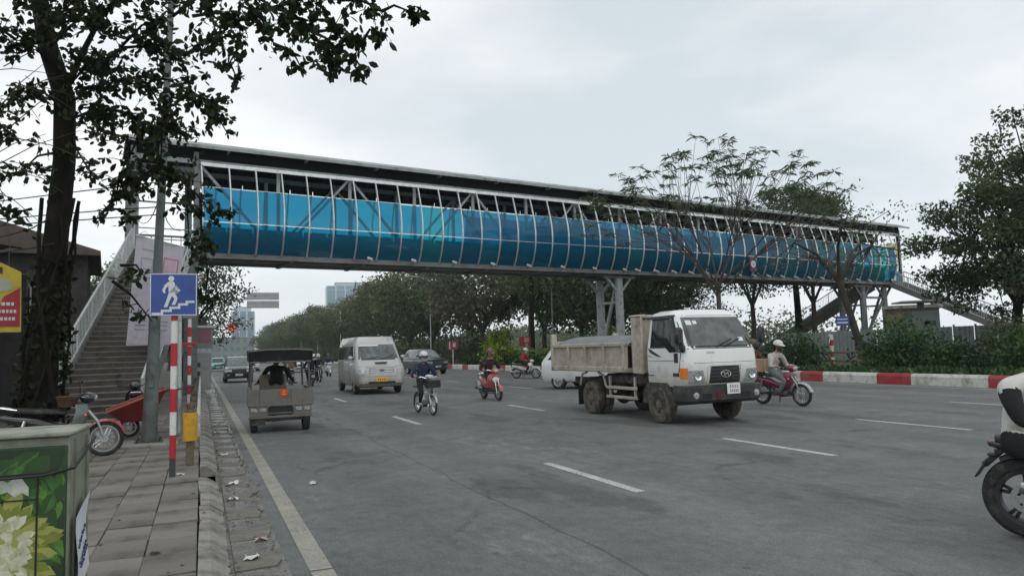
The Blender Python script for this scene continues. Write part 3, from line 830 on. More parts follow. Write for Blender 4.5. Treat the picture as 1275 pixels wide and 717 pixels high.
H_ = Hull([(0.80, -.36, .95, 1.92, .05, .24), (0.95, -.36, 1.03, 1.96, .06, .28), (1.25, -.36, 1.06, 1.97, .06, .32), (1.56, -.36, 1.04, 1.96, .06, .34), (1.60, -.36, 1.00, 1.955, .06, .34), (2.26, -.32, .64, 1.78, .08, .3), (2.36, -.28, .54, 1.70, .10, .3)])
mb = MB(); H_.mesh(mb, 0.08); cab = mb.build('cab', cab_white, truck)
ca = MB(); ca.cyl((0, -1.2, .41), (0, 1.2, .41), .60, n=28)
cut(cab, [ca])
for sg in (-1, 1):
    mb = MB(); arch_liner(mb, 0, sg * .97, sg * .45, .59)
    mb.v = [(p[0], p[1], p[2] + .41) for p in mb.v]
    mb.build('wheel_arch', chassis_m, cab, recalc=False)
mb = MB(); skin(mb, lambda y, z: H_.front(y, z), -.80, .80, 1.64, 2.25, 14, 5, .008, (.045, -.045, -.03, .03)); mb.build('windscreen', glass_green, cab)
mb = MB(); skin(mb, lambda y, z: H_.front(y, z), -.87, .87, 1.60, 2.29, 14, 4, .003, (.05, -.05, -.03, .03)); mb.build('windscreen_seal', black_plastic, cab)
for sg in (-1, 1):
    d_ = empty('door'); d_.parent = cab
    mb = MB(); skin(mb, lambda x, z: H_.side(x, z, sg), -.19, .66, 1.64, 2.21, 6, 4, .008, (.03, -.16, 0, .14)); mb.build('window', glass_dark, d_)
    mb = MB(); skin(mb, lambda x, z: H_.side(x, z, sg), .30, .86, 1.52, 1.67, 4, 2, .0085, (.0, -.02, .20, .0)); mb.build('window', glass_dark, d_)
    mb = MB(); skin(mb, lambda x, z: H_.side(x, z, sg), -.22, .69, 1.61, 2.24, 6, 4, .004, (.03, -.17, 0, .15)); mb.build('window_frame', black_plastic, d_)
    mb = MB()
    for a, b in (((-.31, 1.02), (-.31, 2.3)), ((.80, 1.1), (.86, 1.55)), ((-.31, 1.02), (-.1, 1.03)),):
        pa, pb = H_.side(a[0], a[1], sg), H_.side(b[0], b[1], sg)
        mb.beam(pa, pb, .016, .016)
    mb.build('door_gap', ink_black, d_, smooth=False)
    mb = MB(); skin(mb, lambda x, z: H_.side(x, z, sg), -.24, .52, 2.235, 2.29, 6, 1, .035); mb.build('rain_visor', black_plastic, d_)
    mb = MB(); p = H_.side(.72, 1.40, sg); mb.box(p, (.13, .03, .2), .014); mb.build('handle', black_plastic, d_)
    mb = MB(); skin(mb, lambda x, z: H_.side(x, z, sg), -.30, .92, 1.335, 1.355, 6, 1, .006); mb.build('trim_line', M('trim_grey', (.35, .35, .34), .5), d_)
    mb = MB(); pts = [(-.3, 1.62), (-.22, 1.52), (.02, 1.44), (.22, 1.42), (.02, 1.50), (-.18, 1.58)]
    mb.prism(pts, .004, lambda a, b, t: H_.side(a, b, sg) + Vector((0, sg * (.002 + t), 0))); mb.build('decal', M('decal_dark_grey', (.045, .045, .05), .4), d_)
    mb = MB(); pts = [(-.3, 1.44), (-.2, 1.42), (.1, 1.395), (-.1, 1.42), (-.28, 1.47)]
    mb.prism(pts, .004, lambda a, b, t: H_.side(a, b, sg) + Vector((0, sg * (.002 + t), 0))); mb.build('decal', M('decal_silver', (.3, .3, .31), .4), d_)
    mb = MB(); skin(mb, lambda x, z: H_.side(x, z, sg), .60, .80, 1.02, 1.09, 3, 1, .008); mb.build('side_repeater', black_plastic, d_)
    # head lamps
    hl = MB(); skin(hl, lambda y, z: H_.front(y, z), sg * .50, sg * .92, .88, 1.14, 6, 3, .014, (sg * .07, sg * -.02, 0, sg * -.05)); h_ = hl.build('headlight', lens_clear, cab)
    mb = MB(); p = H_.front(sg * .70, 1.02); mb.lathe([(.085, .012), (.07, .0), (.04, -.01), (0, -.012)], p + Vector((.02, 0, 0)), (1, 0, 0), 16); mb.build('lamp_bowl', chrome, h_)
    mb = MB(); skin(mb, lambda x, z: H_.side(x, z, sg), .83, .985, .98, 1.19, 4, 2, .014); mb.build('turn_signal', lens_amber, cab)
    # mirrors
    mi = MB(); base = H_.side(.86, 1.62, sg); c = base + Vector((.12, sg * .16, .23))
    mi.box(c, (.12, .20, .36), .05); m_ = mi.build('mirror', black_plastic, cab)
    mb = MB(); mb.tube([base, base + Vector((.1, sg * .12, -.04)), c + Vector((0, 0, -.1))], .018, 6); mb.build('arm', black_plastic, m_)
    mb = MB(); mb.ball(base + Vector((.08, sg * .05, -.02)), (.07, .06, .09)); mb.build('lower_mirror', black_plastic, m_)
    # front steps
    mb = MB(); mb.box((.0, sg * .93, .46), (.0 + .01, .01, .01)); 
for y0, y1, z0, z1 in ((-.70, -.56, 2.08, 2.18), (-.52, -.42, 2.10, 2.17), (.50, .62, 1.72, 1.80)):
    mb = MB(); skin(mb, lambda y, z: H_.front(y, z), y0, y1, z0, z1, 2, 1, .0105); mb.build('windscreen_sticker', plate_white, cab)
mb = MB(); skin(mb, lambda y, z: H_.front(y, z), -.86, .86, 1.575, 1.592, 14, 1, .003); mb.build('panel_seam', ink_black, cab)
mb = MB(); skin(mb, lambda y, z: H_.front(y, z), -.88, .88, 1.285, 1.293, 14, 1, .002); mb.build('panel_seam', ink_black, cab)
# grille, emblem, bumper
mb = MB(); skin(mb, lambda y, z: H_.front(y, z), -.40, .40, .87, 1.22, 8, 3, .012, (.05, -.05, 0, 0)); g_ = mb.build('grille', black_plastic, cab)
for z in (.92, .99, 1.06, 1.13):
    mb = MB(); skin(mb, lambda y, zz: H_.front(y, zz), -.37, .37, z, z + .028, 8, 1, .026); mb.build('slat', M('grille_slat', (.05, .05, .052), .35), g_)
mb = MB(); skin(mb, lambda y, z: H_.front(y, z), -.46, .46, 1.22, 1.27, 10, 1, .022, (.06, -.06, 0, 0)); mb.build('grille_surround', cab_white, g_)
for s_ in (-1, 1):
    mb = MB(); skin(mb, lambda y, z: H_.front(y, z), s_ * .40, s_ * .45, .87, 1.22, 2, 3, .02); mb.build('grille_surround', cab_white, g_)
em = MB(); c = H_.front(0, 1.05) + Vector((.035, 0, 0))
em.X = Matrix.Translation(c)
ex, ey, ez = Vector((1, 0, 0)), Vector((0, -1, 0)), Vector((0, 0, 1))
N_ = 24
ringpts = [Vector((0, .125 * math.cos(2 * math.pi * i / N_), .07 * math.sin(2 * math.pi * i / N_))) for i in range(N_ + 1)]
em.tube(ringpts, .011, 6)
em.beam((0, .065, -.045), (0, .035, .045), .02, .02); em.beam((0, -.035, -.045), (0, -.065, .045), .02, .02); em.beam((0, .05, .0), (0, -.05, 0.0), .02, .02)
em.build('emblem', chrome, g_)
bmpr = Hull([(.45, .55, .98, 1.86, .05, .2), (.52, .55, 1.06, 1.98, .05, .2), (.80, .55, 1.08, 2.0, .05, .2), (.83, .55, 1.03, 1.96, .05, .2)])
mb = MB(); bmpr.mesh(mb); bu = mb.build('bumper', M('bumper_dark', (.03, .031, .032), .55, dirt=((.11, .10, .085), .3, 6)), cab)
for sg in (-1, 1):
    mb = MB(); skin(mb, lambda y, z: bmpr.front(y, z), sg * .38, sg * .62, .55, .66, 4, 1, .004); mb.build('intake', ink_black, bu)
    mb = MB(); p = bmpr.front(sg * .78, .63); mb.lathe([(.07, 0), (.065, .02), (0, .025)], p, (1, 0, 0), 14); mb.build('fog_lamp', lens_clear, bu)
mb = MB(); skin(mb, lambda y, z: bmpr.front(y, z), -.25, -.12, .58, .68, 2, 1, .012); mb.build('reflector', lens_red, bu)
npm = MB(); npm.box((1.10, .16, .74), (.015, .34, .22), .006); np_ = npm.build('number_plate', plate_white, bu)
mb = MB()
for r_, n_ in ((.045, 4), (-.045, 5)):
    for i in range(n_):
        w_ = .24; y0 = .16 - w_ / 2 + w_ * (i + .5) / n_
        mb.box((1.1085, y0, .74 + r_), (.002, .012, .06)); mb.box((1.1085, y0 + .014, .74 + r_ + .02), (.002, .022, .012)); mb.box((1.1085, y0 + .02, .74 + r_ - .015), (.002, .01, .03))
mb.build('plate_digits', ink_black, np_, smooth=False)
for sg in (-1, 1):
    p0, p1 = H_.front(sg * .1 - .05, 1.62), H_.front(sg * .1 + .42, 1.78)
    mb = MB(); mb.beam(p0 + Vector((.03, 0, 0)), p1 + Vector((.02, 0, 0)), .02, .02); mb.build('wiper', black_plastic, cab)
mb = MB(); mb.beam(H_.front(-.25, 1.5) + Vector((.004, 0, 0)), H_.front(-.45, 1.5) + Vector((.004, 0, 0)), .004, .03); mb.build('name_plate', M('silver_badge', (.45, .45, .45), .3, .6), cab)
# headboard frame and bed
mb = MB(); mb.box((-.66, 0, 1.66), (.12, 1.95, 1.20), .02); mb.box((-.72, -.97, 1.7), (.42, .06, 1.3), .015); mb.box((-.72, .97, 1.7), (.42, .06, 1.3), .015); mb.box((-.72, 0, 2.33), (.42, 2.0, .07), .02)
mb.build('headboard', bed_paint, truck)
mb = MB(); mb.box((-.95, -.8, 2.36), (.6, .08, .05), .01); mb.box((-.95, .8, 2.36), (.6, .08, .05), .01); mb.build('cab_shield', bed_paint, truck)
BX0, BX1, BZ0, BZ1 = -4.92, -1.15, 1.08, 1.66
mb = MB(); mb.box(((BX0 + BX1) / 2, 0, BZ0 + .03), (BX1 - BX0, 2.02, .10), .01); bed = mb.build('bed_floor', bed_paint, truck)
for sg in (-1, 1):
    mb = MB(); mb.box(((BX0 + BX1) / 2, sg * .985, (BZ0 + BZ1) / 2 + .05), (BX1 - BX0, .05, BZ1 - BZ0), .01); sd_ = mb.build('side_board', bed_paint, truck)
    mb = MB(); mb.box(((BX0 + BX1) / 2, sg * 1.02, BZ1 + .06), (BX1 - BX0 + .04, .11, .09), .015); mb.build('top_rail', bed_paint, sd_)
    mb = MB(); mb.box(((BX0 + BX1) / 2, sg * 1.02, BZ0 + .05), (BX1 - BX0 + .02, .10, .12), .015); mb.build('bottom_rail', bed_paint, sd_)
    for k in range(5):
        x = BX0 + .06 + (BX1 - BX0 - .12) * k / 4
        mb = MB(); mb.box((x, sg * 1.035, (BZ0 + BZ1) / 2 + .05), (.10, .09, BZ1 - BZ0), .015); mb.build('stake', bed_paint, sd_)
mb = MB(); mb.box((BX0 - .02, 0, 1.45), (.07, 2.06, .80), .015); tg = mb.build('tailgate', bed_paint, truck)
for sg in (-1, 1):
    mb = MB(); mb.box((BX0 + .02, sg * 1.0, 1.55), (.16, .14, 1.0), .02); mb.build('corner_post', bed_paint, tg)
mb = MB()
nx, ny = 18, 8
vs = []
trg = random.Random(3)
for i in range(nx + 1):
    for j in range(ny + 1):
        u, v = i / nx, j / ny
        h = 1.70 + .27 * math.sin(math.pi * min(max(v, .0), 1)) ** .6 * (1 - .15 * u) + trg.uniform(-.012, .012)
        vs.append((BX0 + .05 + (BX1 - BX0 - .1) * u, -.95 + 1.9 * v, h))
mb.add(vs, [(i * (ny + 1) + j, i * (ny + 1) + j + 1, (i + 1) * (ny + 1) + j + 1, (i + 1) * (ny + 1) + j) for i in range(nx) for j in range(ny)])
mb.build('load_cover', tarp_grey, truck)
# chassis, guards, tank
mb = MB()
for sg in (-1, 1): mb.box((-2.0, sg * .38, .78), (5.6, .08, .18), .01)
for x in (-4.6, -3.8, -2.2, -1.2): mb.box((x, 0, .78), (.1, .76, .14))
mb.cyl((-2.95, -.9, .42), (-2.95, .9, .42), .07); mb.cyl((0, -.8, .42), (0, .8, .42), .06); mb.ball((-2.95, 0, .42), (.22, .2, .22)); mb.cyl((-2.8, 0, .45), (-.6, 0, .62), .05)
mb.box((-.9, .0, .62), (1.1, .9, .4), .05); mb.box((-1.5, 0, .9), (1.8, 1.7, .25), .05)
mb.build('chassis', chassis_m, truck)
for sg in (-1, 1):
    for z in (.70, .48):
        mb = MB(); mb.box((-1.55, sg * .93, z), (1.35, .05, .07), .01); mb.build('side_guard_rail', bed_paint, truck)
    for x in (-2.1, -1.0):
        mb = MB(); mb.box((x, sg * .895, .72), (.06, .06, .5), .01); mb.build('side_guard_post', bed_paint, truck)
    for q in ([(-2.25, sg * .92, .70), (-2.38, sg * .92, .98), (-2.62, sg * .92, 1.04)], [(-3.6, sg * .92, .62), (-3.45, sg * .92, .98), (-3.2, sg * .92, 1.04)]):
        mb = MB(); mb.tube(q, .03, 6); mb.build('mudguard_stay', bed_paint, truck)
mb = MB(); mb.box((-1.3, .62, .62), (.8, .42, .42), .06); mb.build('fuel_tank', chassis_m, truck)
for sg in (-1, 1):
    mb = MB(); mb.box((-3.55, sg * .75, .45), (.02, .5, .5)); mb.build('mud_flap', black_plastic, truck)
truck_rim = M('dusty_steel_rim', (0.15, 0.13, 0.11), 0.75, 0.1, dirt=((0.09, 0.08, 0.065), .5, 8))
wheel(truck, 0, -.86, .41, .24, -1, truck_rim, dusty_rubber, hole=.56, spokes=6); wheel(truck, 0, .86, .41, .24, 1, truck_rim, dusty_rubber, hole=.56, spokes=6)
wheel(truck, -2.95, -.88, .41, .23, -1, truck_rim, dusty_rubber, True, 6, .56); wheel(truck, -2.95, .88, .41, .23, 1, truck_rim, dusty_rubber, True, 6, .56)

# ---------------------------------------------------------------- generic car / van
def car(name, loc, heading, label, cat, hull, paint, wb, xf_axle, rw, track, glass, wins, front=None, rear=None, plate=None, rim=None, group=None, low=None, extra=None):
    """hull: outlines; wins: list of ('s', x0, x1, z0, z1, taper) or ('f'/'r', y0, y1, z0, z1, taper)"""
    t = empty(name, loc, R(heading), label, cat, group)
    mb = MB(); hull.mesh(mb, .035); body = mb.build('body', paint, t)
    cs = []
    for x in (xf_axle, xf_axle - wb):
        c = MB(); c.cyl((x, -1.5, rw), (x, 1.5, rw), rw * 1.2, n=24); cs.append(c)
    cut(body, cs)
    for x in (xf_axle, xf_axle - wb):
        for sg in (-1, 1):
            mb = MB(); q = MB(); arch_liner(q, x, sg * (track / 2 + .06), sg * (track / 2 - .3), rw * 1.19)
            mb.add([(p[0], p[1], p[2] + rw) for p in q.v], q.f)
            mb.build('wheel_arch', black_plastic, body, recalc=False)
    mb = MB(); z0 = hull.L[0][0]; mb.box((xf_axle - wb / 2, 0, z0 + .02), (wb * 1.35, track * .9, .12), .03); mb.build('underbody', chassis_m, body)
    for x in (xf_axle, xf_axle - wb):
        for sg in (-1, 1): wheel(t, x, sg * track / 2, rw, .22, sg, rim or alloy, spokes=5, hole=.66)
    gm = glass
    for w in wins:
        kind, a0, a1, b0, b1, tp = w[:6]
        for sg in ((-1, 1) if kind == 's' else (1,)):
            fn = (lambda x, z: hull.side(x, z, sg)) if kind == 's' else (lambda y, z: hull.front(y, z, 1 if kind == 'f' else -1))
            mb = MB(); skin(mb, fn, a0, a1, b0, b1, 8 if kind != 's' else 4, 4, .008, tp)
            mb.build('windscreen' if kind == 'f' else 'rear_window' if kind == 'r' else 'side_window', (w[6] if len(w) > 6 else gm), body)
    def lamp(nm, y0, y1, z0, z1, mat, end, tp=(0, 0, 0, 0), out=.012):
        for sg in (-1, 1):
            mb = MB(); skin(mb, lambda y, z: hull.front(y, z, end), sg * y0, sg * y1, z0, z1, 5, 2, out, tuple(sg * q for q in tp)); mb.build(nm, mat, body)
    for f in front or []: lamp(*f[:6], 1, *(f[6:] if len(f) > 6 else ()))
    for f in rear or []: lamp(*f[:6], -1, *(f[6:] if len(f) > 6 else ()))
    for q in extra or []:
        nm, y0, y1, z0, z1, mat, end, out = q
        mb = MB(); skin(mb, lambda y, z: hull.front(y, z, end), y0, y1, z0, z1, 8, 2, out); mb.build(nm, mat, body)
    if plate:
        end, z, w_, h_, mat = plate
        p = hull.front(0, z, end); mb = MB(); mb.box(p + Vector((end * .025, 0, 0)), (.02, w_, h_), .005); pl = mb.build('number_plate', mat, body)
        mb = MB()
        for i in range(5):
            y = -w_ * .38 + w_ * .76 * (i + .5) / 5
            mb.box(p + Vector((end * .0365, y, 0)), (.002, w_ * .05, h_ * .5)); mb.box(p + Vector((end * .0365, y + w_ * .04, h_ * .15)), (.002, w_ * .05, h_ * .1))
        mb.build('plate_digits', ink_black, pl, smooth=False)
    for sg in (-1, 1):
        fx = [w for w in wins if w[0] == 's'][0]; p = hull.side(max(w[2] for w in wins if w[0] == 's') - .05, fx[3] + .06, sg)
        mb = MB(); mb.box(p + Vector((0, sg * .13, .02)), (.11, .2, .15), .045); m_ = mb.build('mirror', low or paint, body)
        mb = MB(); mb.beam(p, p + Vector((0, sg * .1, 0)), .05, .04); mb.build('arm', black_plastic, m_)
        mb = MB()
        for w in [w for w in wins if w[0] == 's'][:2]:
            pa, pb = hull.side(w[1] - .03, w[3] - .02, sg), hull.side(w[1] - .03, hull.L[0][0] + .12, sg); mb.beam(pa, pb, .009, .009)
        mb.build('door_gap', ink_black, body, smooth=False)
        mb = MB(); p = hull.side([w for w in wins if w[0] == 's'][0][1] + .15, fx[3] - .12, sg); mb.box(p + Vector((0, sg * .015, 0)), (.18, .03, .03), .01); mb.build('handle', low or paint, body)
    return t, body

van_paint = M('van_silver_paint', (0.46, 0.465, 0.45), 0.35, 0.25, 0.06, 2, coat=0.6, dirt=((0.26, 0.23, 0.19), 0.2, 1.8), low=(.35, 1.0, (.23, .20, .165)))
hv = Hull([(.32, -4.0, .90, 1.80, .1, .25), (.45, -4.05, 1.0, 1.94, .1, .3), (.85, -4.05, 1.0, 2.0, .1, .34), (1.10, -4.05, .92, 2.0, .1, .36), (1.38, -4.05, .42, 1.97, .1, .30), (2.06, -4.02, -.25, 1.80, .1, .26), (2.10, -4.02, -.30, 1.79, .1, .26), (2.36, -3.9, -.42, 1.62, .16, .26)])
van, vb = car('minibus', (6.79, 30.3, 0), -91, 'silver high-roof minibus with yellow plate driving toward the camera', 'van', hv, van_paint, 3.6, 0.0, .35, 1.74, glass_green,
    [('s', -.95, .10, 1.42, 1.98, (.0, -.36, 0, .12), glass_dark), ('s', -2.3, -1.02, 1.42, 1.98, (0, 0, 0, 0), glass_dark), ('s', -3.85, -2.37, 1.42, 1.98, (0, 0, 0, 0), glass_dark), ('f', -.80, .80, 1.43, 2.03, (.07, -.07, -.03, .03)), ('r', -.7, .7, 1.45, 2.0, (0, 0, 0, 0), glass_dark)],
    front=[('headlight', .60, .93, .82, 1.14, lens_clear, (0, .0, .05, -.02)), ('fog_lamp', .66, .82, .46, .55, lens_clear)],
    plate=(1, .60, .50, .16, plate_yellow), rim=M('dusty_hubcap', (.25, .24, .22), .6, .3),
    extra=[('grille', -.50, .50, .88, 1.04, M('van_grille', (.22, .21, .20), .35, .5), 1, .012), ('grille_bar', -.46, .46, .905, .925, chrome, 1, .022), ('grille_bar', -.46, .46, .985, 1.0, chrome, 1, .022), ('air_intake', -.55, .55, .44, .53, black_plastic, 1, .008), ('bumper_seam', -.9, .9, .725, .735, black_plastic, 1, .004), ('bonnet_seam', -.62, .62, 1.085, 1.093, black_plastic, 1, .005), ('sun_strip', -.72, .1, 1.97, 2.02, plate_white, 1, .010)])
mb = MB(); mb.ball(hv.front(0, .965) + Vector((.03, 0, 0)), (.015, .12, .05)); mb.build('badge', M('badge_blue', (.05, .10, .22), .3, .3), vb)
mb = MB(); mb.box((.36, 0, 1.42), (.1, 1.4, .03), .01); mb.build('scuttle', black_plastic, vb)
mb = MB(); mb.box((.62, 0.05, 1.295), (.25, .5, .02), .008); mb.build('bonnet_vent', black_plastic, vb)
for y0, y1 in ((-.5, .05), (.1, .62)):
    mb = MB(); mb.beam(hv.front(y0, 1.45) + Vector((.02, 0, 0)), hv.front(y1, 1.52) + Vector((.02, 0, 0)), .02, .02); mb.build('wiper', black_plastic, vb)
mb = MB(); mb.tube([(-.9, .55, 2.38), (-.95, .55, 2.72)], .012, 5); mb.build('antenna', black_plastic, vb)

suv_levels = lambda L, bz, zs: Hull([(zs * .30, -L * .5 + .1, L * .5 - .08, 1.66, .25, .3), (zs * .42, -L * .5 + .02, L * .5, 1.80, .3, .38), (zs * .70, -L * .5, L * .5 + .02, 1.84, .3, .42), (zs * bz - .12, -L * .5 + .03, L * .5 - .05, 1.83, .3, .42), (zs * bz, -L * .5 + .05, L * .5 - 1.05, 1.78, .3, .35), (zs * bz + .06, -L * .5 + .07, L * .5 - 1.18, 1.74, .3, .33), (zs * 1.55, -L * .5 + .42, L * .5 - 1.95, 1.36, .25, .25), (zs * 1.62, -L * .5 + .62, L * .5 - 2.15, 1.24, .25, .25)])
def suv(name, loc, heading, label, cat, paint, L=4.4, bz=1.0, zs=1.0, glass=glass_dark, plate=plate_white, group=None, rails=False, grille=black_plastic):
    hl = suv_levels(L, bz, zs)
    zt, zb = zs * 1.52, zs * bz + .08
    f, r = L * .5, -L * .5
    return car(name, loc, heading, label, cat, hl, paint, L * .6, L * .5 - .86, .34, 1.58, glass,
        [('s', -.05, f - 1.45, zb, zt, (.03, -.62, 0, .12)), ('s', r + .95, -.13, zb, zt, (.12, .0, 0, 0)), ('s', r + .42, r + .88, zb + .03, zt - .02, (.33, .1, 0, 0)), ('f', -.70, .70, zb + .02, zt + .02, (.13, -.13, 0, 0)), ('r', -.62, .62, zb + .05, zt, (.1, -.1, 0, 0))],
        front=[('headlight', .45, .84, zs * .70, zs * .82, lens_clear), ('fog_lamp', .58, .72, zs * .46, zs * .53, lens_clear)],
        rear=[('tail_light', .52, .86, zs * .74, zs * .92, lens_red)],
        plate=(1, zs * .5, .44, .13, plate), group=group,
        extra=[('grille', -.42, .42, zs * .62, zs * .80, grille, 1, .012), ('air_intake', -.6, .6, zs * .36, zs * .46, black_plastic, 1, .010), ('rear_plate', -.24, .24, zs * .62, zs * .74, plate_white, -1, .02), ('rear_bumper', -.78, .78, zs * .36, zs * .52, black_plastic, -1, .02)])
pearl = M('pearl_white_paint', (0.70, 0.71, 0.71), 0.25, 0, 0.04, coat=0.8, dirt=((0.4, 0.37, 0.32), .12, 2))
dark_green = M('dark_teal_paint', (0.035, 0.055, 0.055), 0.25, 0.2, 0.1, coat=0.8)
black_car = M('black_car_paint', (0.02, 0.021, 0.023), 0.25, 0.1, 0.1, coat=0.8)
taxi_teal = M('taxi_teal_paint', (0.06, 0.38, 0.32), 0.3, 0, 0.06, coat=0.7)
suv('white_suv', (14.75, 25.75, 0), -60, 'white suv mostly hidden behind the tipper bed of the white truck', 'car', pearl, 4.5, 1.02, 1.05)
pk, pkb = suv('dark_suv', (15.4, 52.5, 0), -82, 'dark teal suv behind the rider in the navy jacket', 'car', dark_green, 4.6, 1.06, 1.12, glass_green)
suv('black_car', (2.3, 52.6, 0), -90, 'black car facing the camera just left of the cargo tricycle', 'car', black_car, 4.3, 1.0, 1.03, glass_green)
suv('teal_taxi', (1.9, 96.0, 0), -90, 'small teal taxi far down the kerb lane', 'taxi', taxi_teal, 4.2, .95, .98)
suv('white_car', (8.9, 74.0, 0), -90, 'white car far behind the motorcycles beside the minibus', 'car', pearl, 4.4, .95, .98)
suv('white_saloon', (5.2, 88.0, 0), -90, 'distant white car in the next lane, left of the other far white car', 'car', pearl, 4.4, .95, .98)

# ---------------------------------------------------------------- the cargo tricycle seen from behind
rust_sheet = M('worn_galvanised_sheet', (0.18, 0.175, 0.165), 0.55, 0.4, 0.18, 4, 0.15, 20, dirt=((0.15, 0.115, 0.085), 0.3, 4))
frame_grey = M('trike_frame_paint', (0.10, 0.10, 0.10), 0.6, 0.2, 0.2, dirt=((.14, .10, .075), .4, 5))
awning = M('black_awning_cloth', (0.015, 0.016, 0.018), 0.85, 0, 0.25, 4, .3, 10, dirt=((.06, .055, .05), .25, 6))
trike = empty('cargo_tricycle', (1.66, 17.35, 0), R(88), 'worn grey three-wheeled cargo tricycle with black canopy seen from behind', 'tricycle')
mb = MB(); mb.box((.55, 0, .42), (1.75, 1.18, .05), .01)
for y in (-.5, .5): mb.beam((-.3, y, .36), (2.1, y * .5, .36), .06, .06)
mb.build('chassis_frame', frame_grey, trike)
mb = MB(); mb.box((-.32, 0, .78), (.035, 1.42, .34), .008); tgate = mb.build('tailboard', rust_sheet, trike)
for y in (-.22, .45):
    mb = MB(); mb.box((-.343, y, .78), (.012, .012, .33)); mb.build('seam', frame_grey, tgate, smooth=False)
mb = MB(); mb.lathe([(.095, 0), (.085, .012), (0, .014)], (-.345, -.06, .86), (-1, 0, 0), 20); bd = mb.build('round_sticker', M('orange_sticker', (.62, .07, .02), .5), tgate)
mb = MB(); mb.box((-.362, -.06, .885), (.004, .03, .05)); mb.box((-.362, -.06, .83), (.004, .09, .018)); mb.build('sticker_print', M('sticker_yellow', (.7, .42, .04), .5), bd, smooth=False)
for sg in (-1, 1):
    mb = MB(); mb.box((.55, sg * .66, .74), (1.7, .03, .42), .008); mb.build('side_board', rust_sheet, trike)
    mb = MB(); mb.box((-.33, sg * .47, .47), (.06, .38, .22), .01); lb = mb.build('lamp_box', rust_sheet, trike)
    mb = MB(); mb.box((-.37, sg * .56, .50), (.03, .14, .08), .012); mb.build('tail_lamp', lens_clear, lb)
    mb = MB(); mb.box((-.37, sg * .38, .50), (.03, .14, .08), .012); mb.build('tail_lamp', lens_clear, lb)
    for x in (-.28, 1.5):
        mb = MB(); mb.beam((x, sg * .63, .95), (x, sg * .60, 1.62), .045, .045); mb.build('canopy_post', frame_grey, trike)
mb = MB(); mb.box((-.30, 0, .47), (.04, .52, .20), .01); mb.build('centre_recess', ink_black, trike)
mb = MB(); mb.box((-.34, 0, .34), (.05, 1.36, .05), .01); mb.box((-.34, 0, .60), (.05, 1.38, .045), .01); mb.build('bumper_bar', rust_sheet, trike)
for y in (-.35, .35):
    mb = MB(); mb.box((-.28, y, .22), (.012, .20, .22)); 
mb = MB(); mb.box((-.33, .48, .25), (.015, .3, .15), .005); mb.build('plate', chassis_m, trike)
# canopy: hump with hanging rear valance
mb = MB(); vs = []
for i in range(9):
    x = -.42 + 2.0 * i / 8
    for j in range(9):
        y = -.68 + 1.36 * j / 8
        vs.append((x, y, 1.80 + .035 * (1 - (2 * j / 8 - 1) ** 2) + .03 * math.sin(i * 1.1) - (.02 if i in (0, 8) else 0)))
mb.add(vs, [(i * 9 + j, i * 9 + j + 1, i * 9 + j + 10, i * 9 + j + 9) for i in range(8) for j in range(8)])
can = mb.build('canopy', awning, trike)
mb = MB(); vs = []
for j in range(13):
    y = -.68 + 1.36 * j / 12; zt = 1.79 + .035 * (1 - (2 * j / 12 - 1) ** 2)
    for k, z in enumerate((zt, zt - .12, 1.56 + .015 * math.sin(j * 1.9))):
        vs.append((-.42 + .04 * k + .012 * math.sin(j * 2.3 + k), y, z))
mb.add(vs, [(j * 3 + k, j * 3 + k + 1, j * 3 + k + 4, j * 3 + k + 3) for j in range(12) for k in range(2)])
mb.build('valance', awning, can)
mb = MB(); mb.tube([(-.43, -.69, 1.795), (-.43, -.3, 1.825), (-.43, .3, 1.825), (-.43, .69, 1.795)], .016, 6); mb.build('edge_trim', rust_sheet, can)
for sg in (-1, 1):
    mb = MB(); vs = []
    for j in range(10):
        x = -.42 + 2.0 * j / 9
        vs += [(x, sg * .68, 1.80), (x, sg * .67, 1.57 + .02 * math.sin(j * 2.1))]
    mb.add(vs, [(2 * j, 2 * j + 1, 2 * j + 3, 2 * j + 2) for j in range(9)]); mb.build('side_flap', awning, can)
mb = MB(); mb.tube([(-.33, -.66, 1.55), (-.33, .66, 1.55)], .022, 6); mb.build('canopy_rail', rust_sheet, can)
mb = MB(); mb.box((1.42, .08, 1.0), (.08, .62, .50), .06); mb.build('driver_seat', M('seat_vinyl_brown', (.19, .17, .13), .6), trike)
mb = MB(); mb.tube([(1.55, -.5, 1.0), (2.3, -.25, 1.05), (2.3, .25, 1.05), (1.55, .5, 1.0)], .02, 6); mb.build('handlebar', frame_grey, trike)
mb = MB(); mb.beam((2.3, 0, 1.05), (2.55, 0, .3), .06, .06); mb.build('fork', frame_grey, trike)
mb = MB(); mb.tube([(-.2, -.55, .28), (-.2, .55, .28)], .04, 8); mb.build('axle', frame_grey, trike)
for sg in (-1, 1): wheel(trike, -.05, sg * .56, .285, .16, sg, truck_rim, rubber, hole=.6)
wheel(trike, 2.55, 0, .29, .1, 1, truck_rim, rubber, hole=.68)
# ================================================================ PEOPLE AND MOTORCYCLES
def seg_dist(p, a, b):
    d = b - a; t = max(0, min(1, (p - a).dot(d) / max(d.dot(d), 1e-9))); return (a + d * t - p).length

